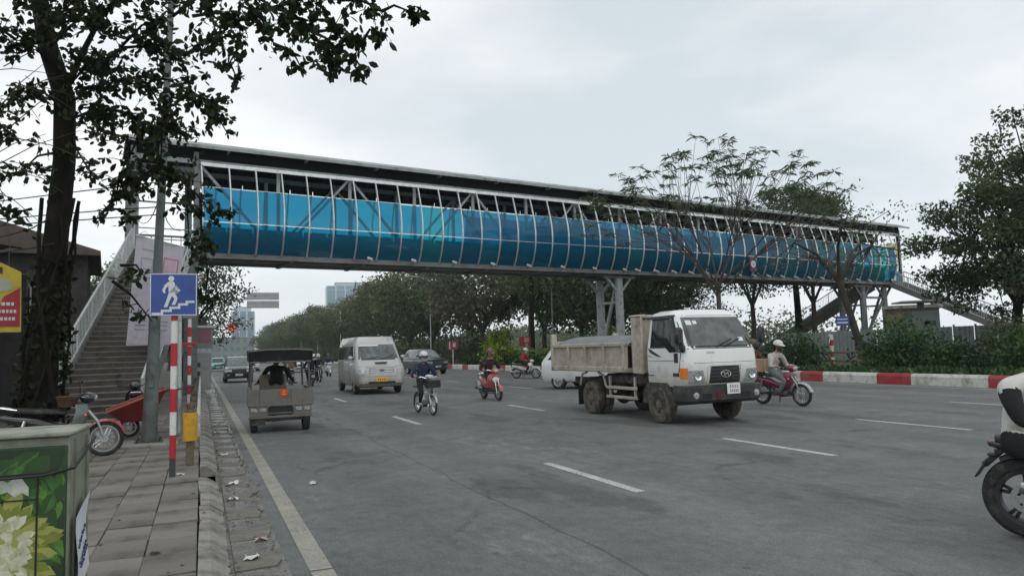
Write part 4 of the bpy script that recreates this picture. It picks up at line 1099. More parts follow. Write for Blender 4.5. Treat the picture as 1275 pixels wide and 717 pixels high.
def person(label, J, mats, group=None, helmet=None, mask=None, hair=None, visor=None, grip=True, sleeve=None, bulk=1.0, face=None, fine=1):
    """J: joint name -> point.  mats: skin, jacket, trousers, shoes.  One continuous skinned body."""
    P = {k: Vector(v) for k, v in J.items()}
    names, edges, rad = [], [], {}
    def j(n, r, par=None):
        names.append(n); rad[n] = r
        if par: edges.append((par, n))
    b = bulk
    j('pelvis', (.155 * b, .13 * b)); j('spine', (.145 * b, .115 * b), 'pelvis'); j('chest', (.165 * b, .125 * b), 'spine'); j('neck', (.058, .058), 'chest')
    j('jaw', (.070, .078), 'neck'); j('skull', (.088, .102), 'jaw'); j('crown', (.060, .07), 'skull')
    for s in 'lr':
        j('shoulder_' + s, (.082 * b, .082 * b), 'chest'); j('elbow_' + s, (.056 * b, .056 * b), 'shoulder_' + s); j('wrist_' + s, (.036, .036), 'elbow_' + s); j('palm_' + s, (.042, .028), 'wrist_' + s)
        j('hip_' + s, (.105 * b, .105 * b), 'pelvis'); j('knee_' + s, (.072 * b, .072 * b), 'hip_' + s); j('calf_' + s, (.064, .064), 'knee_' + s); j('ankle_' + s, (.046, .046), 'calf_' + s); j('heel_' + s, (.045, .045), 'ankle_' + s); j('toe_' + s, (.036, .044), 'heel_' + s)
        P.setdefault('calf_' + s, P['knee_' + s].lerp(P['ankle_' + s], .4))
    me = bpy.data.meshes.new('person')
    me.from_pydata([P[n] for n in names], [(names.index(a), names.index(c)) for a, c in edges], [])
    o = bpy.data.objects.new('person', me); col.objects.link(o)
    md = o.modifiers.new('s', 'SKIN'); md.use_smooth_shade = True; md.branch_smoothing = 0.6
    for i, n in enumerate(names):
        sv = me.skin_vertices[0].data[i]; sv.radius = rad[n]; sv.use_root = (n == 'pelvis')
    ss = o.modifiers.new('u', 'SUBSURF'); ss.levels = fine; ss.render_levels = fine
    realise(o)
    me = o.data
    SK, JK, TR, SH, EY, SL = range(6)
    me.materials.clear()
    for m in (mats[0], mats[1], mats[2], mats[3], ink_black, sleeve or mats[1]): me.materials.append(m)
    zone = {'neck': SK, 'jaw': SK, 'skull': SK, 'crown': SK, 'spine': JK, 'chest': JK}
    segs = []
    for a, c in edges:
        k = c.split('_')[0]
        z = {'neck': SK, 'jaw': SK, 'skull': SK, 'crown': SK, 'spine': JK, 'chest': JK, 'shoulder': JK, 'elbow': SL, 'wrist': SL, 'palm': SK, 'hip': TR, 'knee': TR, 'calf': TR, 'ankle': TR, 'heel': SH, 'toe': SH}[k]
        segs.append((P[a], P[c], z, min(rad[a][0], rad[c][0])))
    bm = bmesh.new(); bm.from_mesh(me)
    for f in bm.faces:
        c = f.calc_center_median()
        f.material_index = min(segs, key=lambda q: seg_dist(c, q[0], q[1]) - .5 * q[3])[2]
    bm.to_mesh(me); bm.free()
    # fingers, face: joined into the same mesh
    mb = MB(); mb.m = SK
    up = (P['skull'] - P['neck']).normalized(); fw = P['look'].normalized(); fw = (fw - up * fw.dot(up)).normalized(); lf = up.cross(fw)
    hc = P['jaw'].lerp(P['skull'], .55)
    mb.ball(hc + fw * .094 - up * .012, (.016, .016, .026)); mb.ball(hc + fw * .075 - up * .075, (.03, .028, .022))
    for s in (-1, 1): mb.ball(hc + lf * (s * .092) - up * .015, (.016, .016, .032))
    mb.m = EY
    for s in (-1, 1): mb.ball(hc + fw * .083 + lf * (s * .033) + up * .018, (.014, .014, .009), 8, 5)
    mb.beam(hc + fw * .091 + lf * .022 - up * .058, hc + fw * .091 - lf * .022 - up * .058, .008, .006)
    mb.m = SK
    for s, sg in (('l', 1), ('r', -1)):
        w_, p_ = P['wrist_' + s], P['palm_' + s]
        d = (p_ - w_).normalized(); lat = Vector((0, sg, 0)); lat = (lat - d * lat.dot(d)).normalized(); nrm = d.cross(lat); nrm = nrm if nrm.z < 0 else -nrm
        curl = 1.0 if grip else .45
        for i, L in enumerate((.072, .082, .076, .058)):
            q = p_ + d * .028 + lat * ((1.5 - i) * .019 * sg * -1)
            pts = [q - d * .02, q + d * (L * .35) + nrm * (.004)]
            a = 0
            for k, fr in enumerate((.36, .30, .26)):
                a += curl * (1.05 - .1 * k + .05 * i)
                pts.append(pts[-1] + (d * math.cos(a) + nrm * math.sin(a)) * L * fr)
            mb.tube(pts, [.0095, .0092, .0085, .0078, .006], 6)
        q = w_.lerp(p_, .6) - lat * (.028)
        mb.tube([q, q - lat * .022 + d * .02 + nrm * .012, q - lat * .018 + d * .045 + nrm * .035, q - lat * .0 + d * .055 + nrm * .05], [.013, .012, .0105, .008], 6)
    k0 = len(me.vertices)
    fme = mb.mesh('extra', [mats[0], mats[1], mats[2], mats[3], ink_black])
    bm = bmesh.new(); bm.from_mesh(me); bm.from_mesh(fme); bm.to_mesh(me); bm.free(); bpy.data.meshes.remove(fme)
    me.shade_smooth()
    tag(o, label, 'person', group)
    fr = Matrix((fw, lf, up)).transposed().to_4x4(); fr.translation = hc
    if helmet:
        mb = MB(); mb.X = fr @ Matrix.Translation((-.008, 0, .03))
        rings = []
        for k in range(8):
            th = k / 7 * R(100)
            rings.append([Vector((max(.135 * math.sin(th), 1e-3) * math.cos(a), max(.118 * math.sin(th), 1e-3) * math.sin(a), .02 + .118 * math.cos(th))) for a in [2 * math.pi * i / 20 for i in range(20)]])
        mb.loft(rings); h_ = mb.build('helmet', helmet, o)
        mb = MB(); mb.X = mb.X = fr @ Matrix.Translation((0, 0, .03)); vs = []
        for i in range(9):
            a = R(-62 + 124 * i / 8); vs += [(.125 * math.cos(a), .115 * math.sin(a), .035), (.185 * math.cos(a), .125 * math.sin(a), .012)]
        mb.add(vs, [(2 * i, 2 * i + 1, 2 * i + 3, 2 * i + 2) for i in range(8)]); mb.build('peak', visor or helmet, h_)
        mb = MB(); mb.X = fr
        for s in (-1, 1): mb.tube([(.01, s * .112, .02), (.03, s * .095, -.06), (.055, s * .03, -.115), (.058, 0, -.118)], .007, 5)
        mb.build('strap', ink_black, h_)
    if mask:
        mb = MB(); mb.X = fr; vs = []
        for j in range(5):
            z = -.105 + .09 * j / 4
            for i in range(9):
                a = R(-70 + 140 * i / 8); r_ = .098 + .012 * math.sin(math.pi * j / 4)
                vs.append((r_ * math.cos(a) + .004, r_ * .88 * math.sin(a), z))
        mb.add(vs, [(j * 9 + i, j * 9 + i + 1, j * 9 + i + 10, j * 9 + i + 9) for j in range(4) for i in range(8)]); mb.build('face_mask', mask, o)
    if hair:
        mb = MB(); mb.X = fr
        if not helmet: mb.ball((-.02, 0, .055), (.108, .102, .095))
        mb.ball((-.065, 0, -.02), (.06, .085, .11)); mb.build('hair', hair, o)
    return o

def seated(seat=(-.12, .80), grip=(.36, .30, 1.0), peg=(.20, .17, .27), lean=.10, head_turn=0.0, h=1.0, knee=(.30, .16, .68), width=.185, down=None):
    sx, sz = seat
    J = {'pelvis': (sx, 0, sz + .08)}
    J['spine'] = (sx + lean * .3, 0, sz + .27 * h); J['chest'] = (sx + lean * .9, 0, sz + .47 * h)
    J['neck'] = (sx + lean * 1.25, 0, sz + .615 * h); J['jaw'] = (sx + lean * 1.25 + .035, 0, sz + .695 * h); J['skull'] = (sx + lean * 1.3 + .035, 0, sz + .775 * h); J['crown'] = (sx + lean * 1.3 + .015, 0, sz + .845 * h)
    J['look'] = (math.cos(head_turn), math.sin(head_turn), -.05)
    for s, g in (('l', 1), ('r', -1)):
        sh = Vector((sx + lean * 1.0, g * width, sz + .515 * h)); J['shoulder_' + s] = sh
        gp = Vector((grip[0], g * grip[1], grip[2])); w_ = gp + Vector((-.085, -g * .005, .035))
        mid = (sh + w_) / 2; L = .56 * h; d = (w_ - sh).length
        bend = math.sqrt(max(.003, (L / 2) ** 2 - (d / 2) ** 2)); J['elbow_' + s] = mid + Vector((-.25, g * .45, -.85)).normalized() * bend
        J['wrist_' + s] = w_; J['palm_' + s] = gp + Vector((-.02, 0, .028))
        J['hip_' + s] = (sx + .03, g * .095, sz + .055); J['knee_' + s] = (knee[0], g * knee[1], knee[2])
        pg = Vector((peg[0], g * peg[1], peg[2]))
        if down == s: pg = Vector((.05, g * .30, .05)); J['knee_' + s] = (.22, g * .23, .47)
        J['ankle_' + s] = pg + Vector((-.05, 0, .09)); J['heel_' + s] = pg + Vector((-.075, 0, .035)); J['toe_' + s] = pg + Vector((.13, g * .015, .03))
    return J

def spoke_wheel(t, x, r, w, mat_rim, spokes=True, name='wheel', disc=False):
    e = empty(name, (x, 0, r)); e.parent = t
    mb = MB(); mb.torus((0, 0, 0), (0, 1, 0), r - w * .5, w * .5, 28, 8); mb.build('tyre', rubber, e)
    mb = MB(); mb.lathe([(r - w * .9, -w * .34), (r - w * 1.25, -w * .34), (r - w * 1.35, 0), (r - w * 1.25, w * .34), (r - w * .9, w * .34)], (0, 0, 0), (0, 1, 0), 28); mb.build('rim', mat_rim, e)
    mb = MB(); mb.cyl((0, -.06, 0), (0, .06, 0), r * .22, n=14)
    if disc: mb.lathe([(r * .25, .05), (r * .52, .05), (r * .52, .056), (r * .25, .056)], (0, 0, 0), (0, 1, 0), 20)
    mb.build('hub', alloy, e)
    mb = MB(); ri = r - w * 1.3
    if spokes:
        for i in range(24):
            a = 2 * math.pi * i / 24; a2 = a + (.35 if i % 2 else -.35); sy = .045 if (i // 2) % 2 else -.045
            mb.tube([(r * .2 * math.cos(a2), sy, r * .2 * math.sin(a2)), (ri * math.cos(a), 0, ri * math.sin(a))], .0035, 4, False)
        tag(mb.build('spokes', chrome, e), kind='stuff')
    else:
        for i in range(5):
            a = 2 * math.pi * i / 5
            mb.beam((r * .15 * math.cos(a), 0, r * .15 * math.sin(a)), (ri * math.cos(a), 0, ri * math.sin(a)), .03, .05, .008, (0, 1, 0)); 
        mb.build('spoke_star', mat_rim, e)
    return e

def arc_guard(mb, x, z, r, w, a0, a1, n=10, drop=.03):
    rings = []
    for i in range(n + 1):
        a = R(a0 + (a1 - a0) * i / n); c, s_ = math.cos(a), math.sin(a)
        rings.append([Vector((x + c * q, y, z + s_ * q)) for q, y in ((r - drop, -w / 2), (r, -w * .38), (r + .008, 0), (r, w * .38), (r - drop, w / 2), (r - drop - .004, w * .46), (r - .006, 0), (r - drop - .004, -w * .46))])
    mb.loft(rings)

def shell(mb, stations):
    """stations: (x, z_centre, half width, half height)"""
    rings = []
    for x, zc, hw, hh in stations:
        rings.append([Vector((x, hw * math.copysign(abs(math.cos(a)) ** .7, math.cos(a)), zc + hh * math.copysign(abs(math.sin(a)) ** .7, math.sin(a)))) for a in [2 * math.pi * i / 14 for i in range(14)]])
    mb.loft(rings)

def motorcycle(label, kind, paint, loc, heading, group=None, seat_m=None, shield=None, cat=None, name=None, guard=None, steer=0.0):
    t = empty(name or ('electric_bicycle' if kind == 'ebike' else 'motorcycle'), loc, R(heading), label, cat or ('electric bike' if kind == 'ebike' else 'motorcycle'), group)
    sm = seat_m or black_plastic; shield = shield or paint; guard = guard or paint
    r, w = {'underbone': (.29, .075), 'scooter': (.255, .10), 'ebike': (.27, .055)}[kind]
    fx, rx = .66, -.56
    if kind == 'ebike': fx, rx = .62, -.55
    rim = M('dull_rim', (.33, .33, .33), .4, .6) if 'dull_rim' not in bpy.data.materials else bpy.data.materials['dull_rim']
    spoke_wheel(t, fx, r, w, rim, kind != 'scooter', 'front_wheel', kind == 'underbone'); spoke_wheel(t, rx, r, w * 1.1, rim, kind != 'scooter', 'rear_wheel')
    hx, hz = .33, .98
    mb = MB()
    for s in (-1, 1): mb.tube([(fx, s * .065, r), (fx - .10, s * .065, r + .28), (hx + .06, s * .055, .80)], .02, 8)
    mb.build('fork', alloy if kind != 'ebike' else steel_pale, t)
    mb = MB(); arc_guard(mb, fx, r, r + .03, .13 if kind != 'ebike' else .07, 15, 160); mb.build('front_mudguard', guard, t)
    mb = MB(); arc_guard(mb, rx, r, r + .045, .14 if kind != 'ebike' else .07, 20, 190 if kind != 'ebike' else 200); mb.build('rear_mudguard', black_plastic, t)
    hb = MB(); hb.tube([(hx - .08, -.34, hz + .02), (hx - .03, -.2, hz + .03), (hx + .04, -.08, hz - .02), (hx + .04, .08, hz - .02), (hx - .03, .2, hz + .03), (hx - .08, .34, hz + .02)], .013, 6); h_ = hb.build('handlebar', chrome if kind != 'underbone' else steel_dark, t)
    for s in (-1, 1):
        mb = MB(); mb.tube([(hx - .085, s * .36, hz + .02), (hx - .05, s * .24, hz + .028)], .019, 8); mb.build('grip', black_plastic, h_)
        mb = MB(); mb.tube([(hx - .02, s * .2, hz + .03), (hx - .02, s * .25, hz + .17), (hx - .03, s * .30, hz + .22)], .007, 5); mr_ = mb.build('mirror_arm', steel_dark, h_)
        mb = MB(); mb.ball((hx - .03, s * .33, hz + .25), (.018, .062, .042)); mb.build('mirror', black_plastic, mr_)
        mb = MB(); mb.tube([(hx - .01, s * .2, hz + .02), (hx + .06, s * .33, hz + .01)], .006, 5); mb.build('lever', chrome, h_)
    if kind in ('underbone', 'scooter'):
        big = kind == 'scooter'
        # leg shield, front cowl
        mb = MB()
        rings = []
        for z, x, hw, th in ((.30, .17, .10, .03), (.45, .26, .17, .04), (.62, .36, .20, .05), (.78, .40, .19, .06), (.88, .39, .12, .07)):
            hw *= 1.12 if big else 1
            rings.append([Vector((x - (hw - abs(y)) * -.22 - (.10 if abs(y) > hw * .8 else 0), y, z)) for y in (-hw, -hw * .6, 0, hw * .6, hw)] + [Vector((x - .05 - (.10 if abs(y) > hw * .8 else 0), y, z)) for y in (hw, hw * .6, 0, -hw * .6, -hw)])
        mb.loft(rings); ls = mb.build('leg_shield', shield, t)
        for s in (-1, 1):
            mb = MB(); mb.box((.385, s * .155, .70), (.05, .07, .05), .02); mb.build('indicator', lens_amber, ls)
        mb = MB(); mb.ball((hx + .09, 0, hz - .01), (.13, .15 if big else .13, .095)); cw = mb.build('headlight_cowl', paint, t)
        mb = MB(); mb.ball((hx + .165, 0, hz - .015), (.06, .095, .062)); mb.build('headlight', lens_clear, cw)
        if big:
            mb = MB(); mb.ball((.44, 0, .68), (.06, .13, .10)); mb.build('front_panel', M('scooter_front_white', (.62, .60, .60), .35, coat=.5), t)
            mb = MB(); mb.box((.05, 0, .32), (.42, .34, .08), .03); mb.build('floorboard', black_plastic, t)
            mb = MB(); shell(mb, [(.02, .52, .13, .16), (-.2, .56, .17, .20), (-.5, .62, .16, .16), (-.78, .70, .09, .09), (-.86, .73, .04, .04)]); bd = mb.build('rear_body', paint, t)
        else:
            mb = MB(); shell(mb, [(.30, .62, .06, .05), (.12, .50, .075, .07), (-.05, .52, .09, .09), (-.3, .60, .11, .11), (-.55, .66, .10, .08), (-.78, .71, .06, .05), (-.84, .72, .03, .03)]); bd = mb.build('rear_body', paint, t)
            mb = MB(); mb.ball((.12, 0, .34), (.17, .12, .12)); mb.cyl((.15, 0, .34), (.38, 0, .40), .07, n=12); mb.box((-.05, 0, .33), (.3, .22, .16), .04); mb.build('engine', M('engine_grey', (.13, .13, .13), .5, .5), t)
        mb = MB(); shell(mb, [(.12, .74, .07, .03), (.0, .765, .12, .045), (-.3, .79, .13, .05), (-.6, .82, .11, .045), (-.70, .83, .06, .03)]); mb.build('seat', sm, t)
        mb = MB(); mb.tube([(-.25, -.13, .38), (-.55, -.15, .36), (-.9, -.16, .40)], [.03, .05, .052], 10); ex = mb.build('exhaust', chrome if kind == 'underbone' else steel_dark, t)
        mb = MB(); mb.box((-.45, -.2, .42), (.35, .012, .09), .02); mb.build('heat_shield', alloy, ex)
        mb = MB(); mb.ball((-.86, 0, .70), (.04, .08, .045)); mb.build('tail_light', lens_red, bd)
        mb = MB(); mb.box((-.90, 0, .54), (.012, .19, .14), .004, (0, -.25, 0)); mb.build('number_plate', plate_white, bd)
        mb = MB()
        for s in (-1, 1): mb.tube([(-.55, s * .12, .83), (-.8, s * .09, .88)], .013, 6)
        mb.tube([(-.8, -.09, .88), (-.84, 0, .88), (-.8, .09, .88)], .013, 6); mb.build('grab_rail', chrome, t)
        mb = MB()
        for s in (-1, 1): mb.tube([(rx, s * .10, r), (-.12, s * .10, .36)], .022, 6); 
        mb.build('swingarm', steel_dark, t)
        for s in (-1, 1):
            mb = MB(); mb.tube([(rx + .02, s * .13, r + .03), (rx + .12, s * .13, .66)], .03, 8); mb.build('shock_absorber', chrome, t)
        mb = MB(); mb.tube([(.16, -.26, .24), (.16, .26, .24)], .016, 6); mb.tube([(-.2, -.24, .30), (-.2, .24, .30)], .014, 6); mb.build('footrest', rubber, t)
        mb = MB(); mb.tube([(-.1, .14, .25), (-.22, .26, .06)], .013, 5); mb.build('side_stand', steel_dark, t)
    else:
        mb = MB(); shell(mb, [(.40, .72, .04, .05), (.33, .52, .06, .07), (.20, .36, .075, .08), (-.02, .30, .09, .07), (-.2, .33, .09, .1), (-.28, .46, .06, .09)]); mb.build('frame_shell', shield, t)
        mb = MB(); mb.tube([(.36, 0, .86), (.40, 0, .62), (.42, 0, .60)], .03, 8); mb.tube([(-.24, 0, .38), (-.28, 0, .78)], .02, 8); mb.build('frame_tube', steel_pale, t)
        mb = MB(); shell(mb, [(-.02, .80, .03, .02), (-.12, .81, .07, .035), (-.3, .82, .11, .045), (-.38, .82, .09, .035)]); mb.build('seat', sm, t)
        mb = MB(); shell(mb, [(-.36, .72, .10, .03), (-.7, .72, .10, .03)]); mb.build('rack', steel_dark, t)
        bk = MB(); bk.box((.60, 0, .74), (.26, .34, .02))
        for z in (.79, .84, .90): bk.box((.60, .17, z), (.27, .012, .03)); bk.box((.60, -.17, z), (.27, .012, .03)); bk.box((.735, 0, z), (.012, .34, .03)); bk.box((.465, 0, z), (.012, .34, .03))
        for i in range(7):
            y = -.165 + .33 * i / 6; bk.box((.735, y, .83), (.014, .02, .19)); bk.box((.465, y, .83), (.014, .02, .19))
        for i in range(5):
            x = .475 + .25 * i / 4
            for s in (-1, 1): bk.box((x, s * .17, .83), (.02, .014, .19))
        bk.box((.60, 0, .82), (.22, .3, .14)); bk.build('basket', black_plastic, t, smooth=False)
        mb = MB(); mb.ball((.44, 0, .98), (.06, .06, .05)); mb.build('headlight', lens_clear, t)
        mb = MB(); mb.ball((.35, 0, 1.02), (.08, .12, .05)); mb.build('display_cowl', M('ebike_cowl', (.55, .56, .56), .4), t)
        mb = MB(); mb.cyl((0, -.05, .28), (0, .05, .28), .09, n=16); mb.tube([(0, -.09, .28), (.13, -.10, .20)], .011, 5); mb.tube([(0, .09, .28), (-.13, .10, .34)], .011, 5)
        mb.box((.13, -.15, .20), (.08, .09, .025), .008); mb.box((-.13, .15, .34), (.08, .09, .025), .008); mb.build('pedal_crank', steel_dark, t)
        mb = MB(); mb.tube([(rx, .06, r), (-.22, .06, .34)], .015, 6); mb.tube([(rx, -.06, r), (-.22, -.06, .34)], .015, 6); mb.tube([(rx, .07, r), (-.28, .03, .70)], .012, 5); mb.tube([(rx, -.07, r), (-.28, -.03, .70)], .012, 5); mb.build('rear_stay', steel_pale, t)
    return t

skin_m = M('skin', (0.36, 0.205, 0.14), 0.6, 0, 0.06, 12)
C = lambda n, c, v=.18: M(n, c, 0.9, 0, v, 9, 0.9, 7)
navy, navy2 = C('navy_jacket', (0.018, 0.028, 0.062)), C('dark_trousers', (0.015, 0.016, 0.02))
grey_jk = C('pale_grey_jacket', (0.44, 0.42, 0.38)); jeans = C('faded_jeans', (0.15, 0.175, 0.185)); red_jk = C('red_jacket', (0.36, 0.02, 0.025)); maroon_jk = C('dark_plum_jacket', (0.045, 0.014, 0.018))
brown_jk = C('brown_patterned_top', (0.10, 0.05, 0.035), .7); white_jk = C('white_padded_jacket', (0.58, 0.57, 0.53), .08); black_cl = C('black_cloth', (0.012, 0.012, 0.013)); tan_cl = C('tan_cloth', (.20, .15, .11))
shoe_m = M('shoe', (0.03, 0.03, 0.03), .7); shoe_w = M('pale_shoe', (0.4, .39, .37), .7); hair_m = M('black_hair', (0.010, 0.009, 0.009), .5)
mask_dark = C('dark_face_mask', (.03, .035, .05)); mask_pale = C('pale_face_mask', (.40, .43, .47))
helm_white = M('helmet_white', (.62, .62, .60), .35, coat=.5); helm_black = M('helmet_black', (.02, .02, .02), .3, coat=.5); helm_maroon = M('helmet_maroon', (.10, .015, .02), .3, coat=.5); helm_brown = M('helmet_brown', (.13, .06, .035), .45)
maroon_p = M('maroon_bodywork', (0.17, 0.012, 0.045), .25, 0, .06, coat=.8); pink_p = M('dusty_pink_bodywork', (0.42, 0.10, 0.11), .3, 0, .08, coat=.6); white_p = M('white_bodywork', (.60, .61, .61), .3, coat=.6)
black_p = M('black_bodywork', (.018, .018, .02), .25, coat=.7); red_p = M('red_bodywork', (.36, .02, .02), .3, coat=.6); greygreen_p = M('grey_green_bodywork', (.13, .16, .15), .4, coat=.3)
silver_p = M('silver_grey_bodywork', (.42, .43, .43), .35, .3, coat=.5)

def ride(bike_kw, rider_label, pose, mats, **kw):
    b = motorcycle(**bike_kw)
    p = person(rider_label, pose, mats, **kw)
    p.location = b.location; p.rotation_euler = b.rotation_euler
    return b, p
def origin(front_contact, heading, fx=.66):
    a = R(heading); return (front_contact[0] - math.cos(a) * fx, front_contact[1] - math.sin(a) * fx, 0)

ride(dict(label='silver electric bike with black front basket ridden by the person in navy', kind='ebike', paint=silver_p, shield=silver_p, loc=origin((5.66, 18.6), -86, .62), heading=-86),
     'rider in navy jacket and white helmet on the electric bike with basket', seated((-.20, .80), (.25, .35, 1.02), (.08, .15, .24), .10, 0, 1.0, (.16, .15, .60)), (skin_m, navy, navy2, shoe_w), helmet=helm_white, visor=navy, mask=mask_pale, hair=hair_m, bulk=1.06)
ride(dict(label='dusty pink and white scooter coming toward the camera in mid road', kind='scooter', paint=pink_p, loc=origin((9.0, 22.2), -88), heading=-88),
     'rider in dark plum jacket and maroon helmet on the pink scooter', seated((-.18, .82), (.25, .34, 1.0), (.14, .14, .36), .12, 0, 1.0, (.22, .17, .70)), (skin_m, maroon_jk, navy2, shoe_m), helmet=helm_maroon, hair=hair_m, sleeve=black_cl, bulk=1.04)
ride(dict(label='black and white motorcycle by the far kerb, ridden by someone in red', kind='underbone', paint=white_p, shield=white_p, loc=origin((17.2, 36.8), -50), heading=-50),
     'rider in bright red jacket and white helmet near the far kerb', seated((-.18, .82), (.25, .34, 1.0), (.16, .17, .27), .14, 0, 1.0), (skin_m, red_jk, navy2, shoe_m), helmet=helm_white, mask=mask_pale, bulk=1.1)
mb_, pp_ = ride(dict(label='maroon motorcycle with chrome exhaust beside the front of the truck', kind='underbone', paint=maroon_p, guard=silver_p, loc=origin((14.25, 14.35), -80), heading=-80),
     'rider in pale grey jacket, jeans and white helmet on the maroon motorcycle', seated((-.20, .82), (.25, .34, 1.0), (.16, .17, .27), .15, 0.2, 1.0), (skin_m, grey_jk, jeans, shoe_m), helmet=helm_white, mask=mask_dark, hair=hair_m, bulk=1.06)
card = M('cardboard', (.42, .27, .17), .85, 0, .08, 5)
bx = MB(); bx.box((0, 0, .17), (.40, .42, .34), .006); box_o = bx.build('cardboard_box', card, smooth=False)
tag(box_o, 'brown cardboard box on the back of the maroon motorcycle', 'box')
a_ = R(-80); box_o.location = (mb_.location.x - math.cos(a_) * .62, mb_.location.y - math.sin(a_) * .62, .875); box_o.rotation_euler = (0, 0, a_)
mb = MB(); mb.box((0, 0, .171), (.402, .05, .342)); mb.build('packing_tape', M('packing_tape', (.5, .38, .24), .3), box_o, smooth=False)
ride(dict(label='dark motorcycle partly hidden behind the front corner of the truck', kind='underbone', paint=black_p, loc=(16.35, 18.4, 0), heading=-95),
     'rider in brown patterned top behind the front corner of the truck', seated((-.18, .82), (.25, .34, 1.0), (.16, .17, .27), .10, 0, 1.08), (skin_m, brown_jk, navy2, shoe_m), helmet=helm_brown, mask=mask_dark, bulk=1.15)
# the distant riders between the tricycle and the minibus
ride(dict(label='dark motorcycle with red tail seen from behind, right of the tricycle', kind='scooter', paint=black_p, loc=(5.45, 40.4, 0), heading=91),
     'rider in black seen from behind on the red-tailed motorcycle', seated((-.18, .82), (.25, .34, 1.0), (.14, .14, .36), .10, 0, 1.0, (.22, .17, .70)), (skin_m, black_cl, navy2, shoe_m), helmet=helm_black, hair=hair_m, bulk=1.12)
ride(dict(label='dark motorcycle seen from behind, nearest the tricycle on its right', kind='underbone', paint=greygreen_p, loc=(4.75, 43.5, 0), heading=90),
     'rider in tan top seen from behind just right of the tricycle', seated((-.18, .82), (.25, .34, 1.0), (.16, .17, .27), .10, 0, 1.0), (skin_m, tan_cl, navy2, shoe_m), helmet=helm_white, hair=hair_m)
ride(dict(label='white fronted scooter coming on between the distant cars', kind='scooter', paint=white_p, loc=(8.8, 55.5, 0), heading=-90),
     'rider in dark top and black helmet on the white fronted scooter', seated((-.18, .82), (.25, .34, 1.0), (.14, .14, .36), .10, 0, 1.0, (.22, .17, .70)), (skin_m, navy, navy2, shoe_m), helmet=helm_black, bulk=1.05)
ride(dict(label='red scooter farthest off in the middle lanes', kind='scooter', paint=red_p, loc=(7.0, 49.0, 0), heading=90),
     'farthest rider seen from behind, in pale grey on the red scooter', seated((-.18, .82), (.25, .34, 1.0), (.14, .14, .36), .10, 0, 1.0, (.22, .17, .70)), (skin_m, grey_jk, navy2, shoe_m), helmet=helm_black)
ride(dict(label='dark scooter in the bunch right of the tricycle, seen from behind', kind='scooter', paint=maroon_p, loc=(5.0, 46.5, 0), heading=88),
     'rider in pale grey top and black helmet in the bunch right of the tricycle', seated((-.18, .82), (.25, .34, 1.0), (.14, .14, .36), .10, 0, 1.0, (.22, .17, .70)), (skin_m, grey_jk, navy2, shoe_m), helmet=helm_black, bulk=1.1)
ride(dict(label='black motorcycle coming on beside the minibus, behind the red-tailed one', kind='underbone', paint=black_p, loc=(6.6, 45.5, 0), heading=-90),
     'rider in navy and white helmet coming on just left of the minibus', seated((-.18, .82), (.25, .34, 1.0), (.16, .17, .27), .10, 0, 1.0), (skin_m, navy, navy2, shoe_m), helmet=helm_white, mask=mask_pale, bulk=1.08)
ride(dict(label='silver scooter behind the bunch of riders, facing the camera', kind='scooter', paint=silver_p, loc=(7.4, 53.0, 0), heading=-91),
     'rider in tan coat and white helmet behind the bunch, facing the camera', seated((-.18, .82), (.25, .34, 1.0), (.14, .14, .36), .10, 0, 1.0, (.22, .17, .70)), (skin_m, tan_cl, navy2, shoe_m), helmet=helm_white, bulk=1.08)
# tricycle driver
dr = person('tricycle driver seen from behind, in black with black hair', seated((1.42 - .1, 1.02), (1.62 + .1, .42, 1.02), (1.95, .2, .45), .05, 0, .74, (1.75, .22, .82)), (skin_m, black_cl, navy2, shoe_m), hair=hair_m, bulk=.95)
dr.location = trike.location; dr.rotation_euler = trike.rotation_euler

# ---- the near motorcycle cut by the right edge of the frame
near = empty('motorcycle', (0, 0, 0), 0, 'large black motorcycle at the right edge, only its rear wheel and tail in view', 'motorcycle')
NR = .335
e = empty('rear_wheel', (-.70, 0, NR)); e.parent = near
mb = MB(); mb.torus((0, 0, 0), (0, 1, 0), NR - .065, .068, 40, 10, 1.15); mb.build('tyre', rubber, e)
mb = MB(); mb.lathe([(NR - .10, -.06), (NR - .135, -.055), (NR - .145, 0), (NR - .135, .055), (NR - .10, .06)], (0, 0, 0), (0, 1, 0), 36)
for i in range(5):
    a = 2 * math.pi * i / 5 + .3
    for k in (-.13, .13): mb.beam((.06 * math.cos(a), 0, .06 * math.sin(a)), ((NR - .14) * math.cos(a + k), 0, (NR - .14) * math.sin(a + k)), .028, .035, .008, (0, 1, 0))
mb.build('rim', black_plastic, e)
mb = MB(); mb.cyl((0, -.09, 0), (0, .09, 0), .055, n=16); mb.build('hub', alloy, e)
mb = MB(); mb.lathe([(.075, -.085), (.12, -.085), (.12, -.09), (.075, -.09)], (0, 0, 0), (0, 1, 0), 24)
for i in range(6):
    a = 2 * math.pi * i / 6; mb.beam((.05 * math.cos(a), -.087, .05 * math.sin(a)), (.085 * math.cos(a), -.087, .085 * math.sin(a)), .012, .006, 0, (0, 1, 0))
mb.build('brake_disc', chrome, e)
mb = MB(); mb.box((.10, -.10, .05), (.13, .05, .08), .02); mb.build('brake_caliper', M('caliper_gold', (.45, .40, .32), .4, .6), e)
e2 = empty('front_wheel', (.72, 0, NR - .02)); e2.parent = near
mb = MB(); mb.torus((0, 0, 0), (0, 1, 0), NR - .08, .06, 36, 8); mb.build('tyre', rubber, e2)
mb = MB(); mb.lathe([(NR - .11, -.05), (NR - .15, 0), (NR - .11, .05)], (0, 0, 0), (0, 1, 0), 30)
for i in range(5):
    a = 2 * math.pi * i / 5; mb.beam((0, 0, 0), ((NR - .14) * math.cos(a), 0, (NR - .14) * math.sin(a)), .03, .035, .008, (0, 1, 0))
mb.build('rim', black_plastic, e2)
mb = MB()
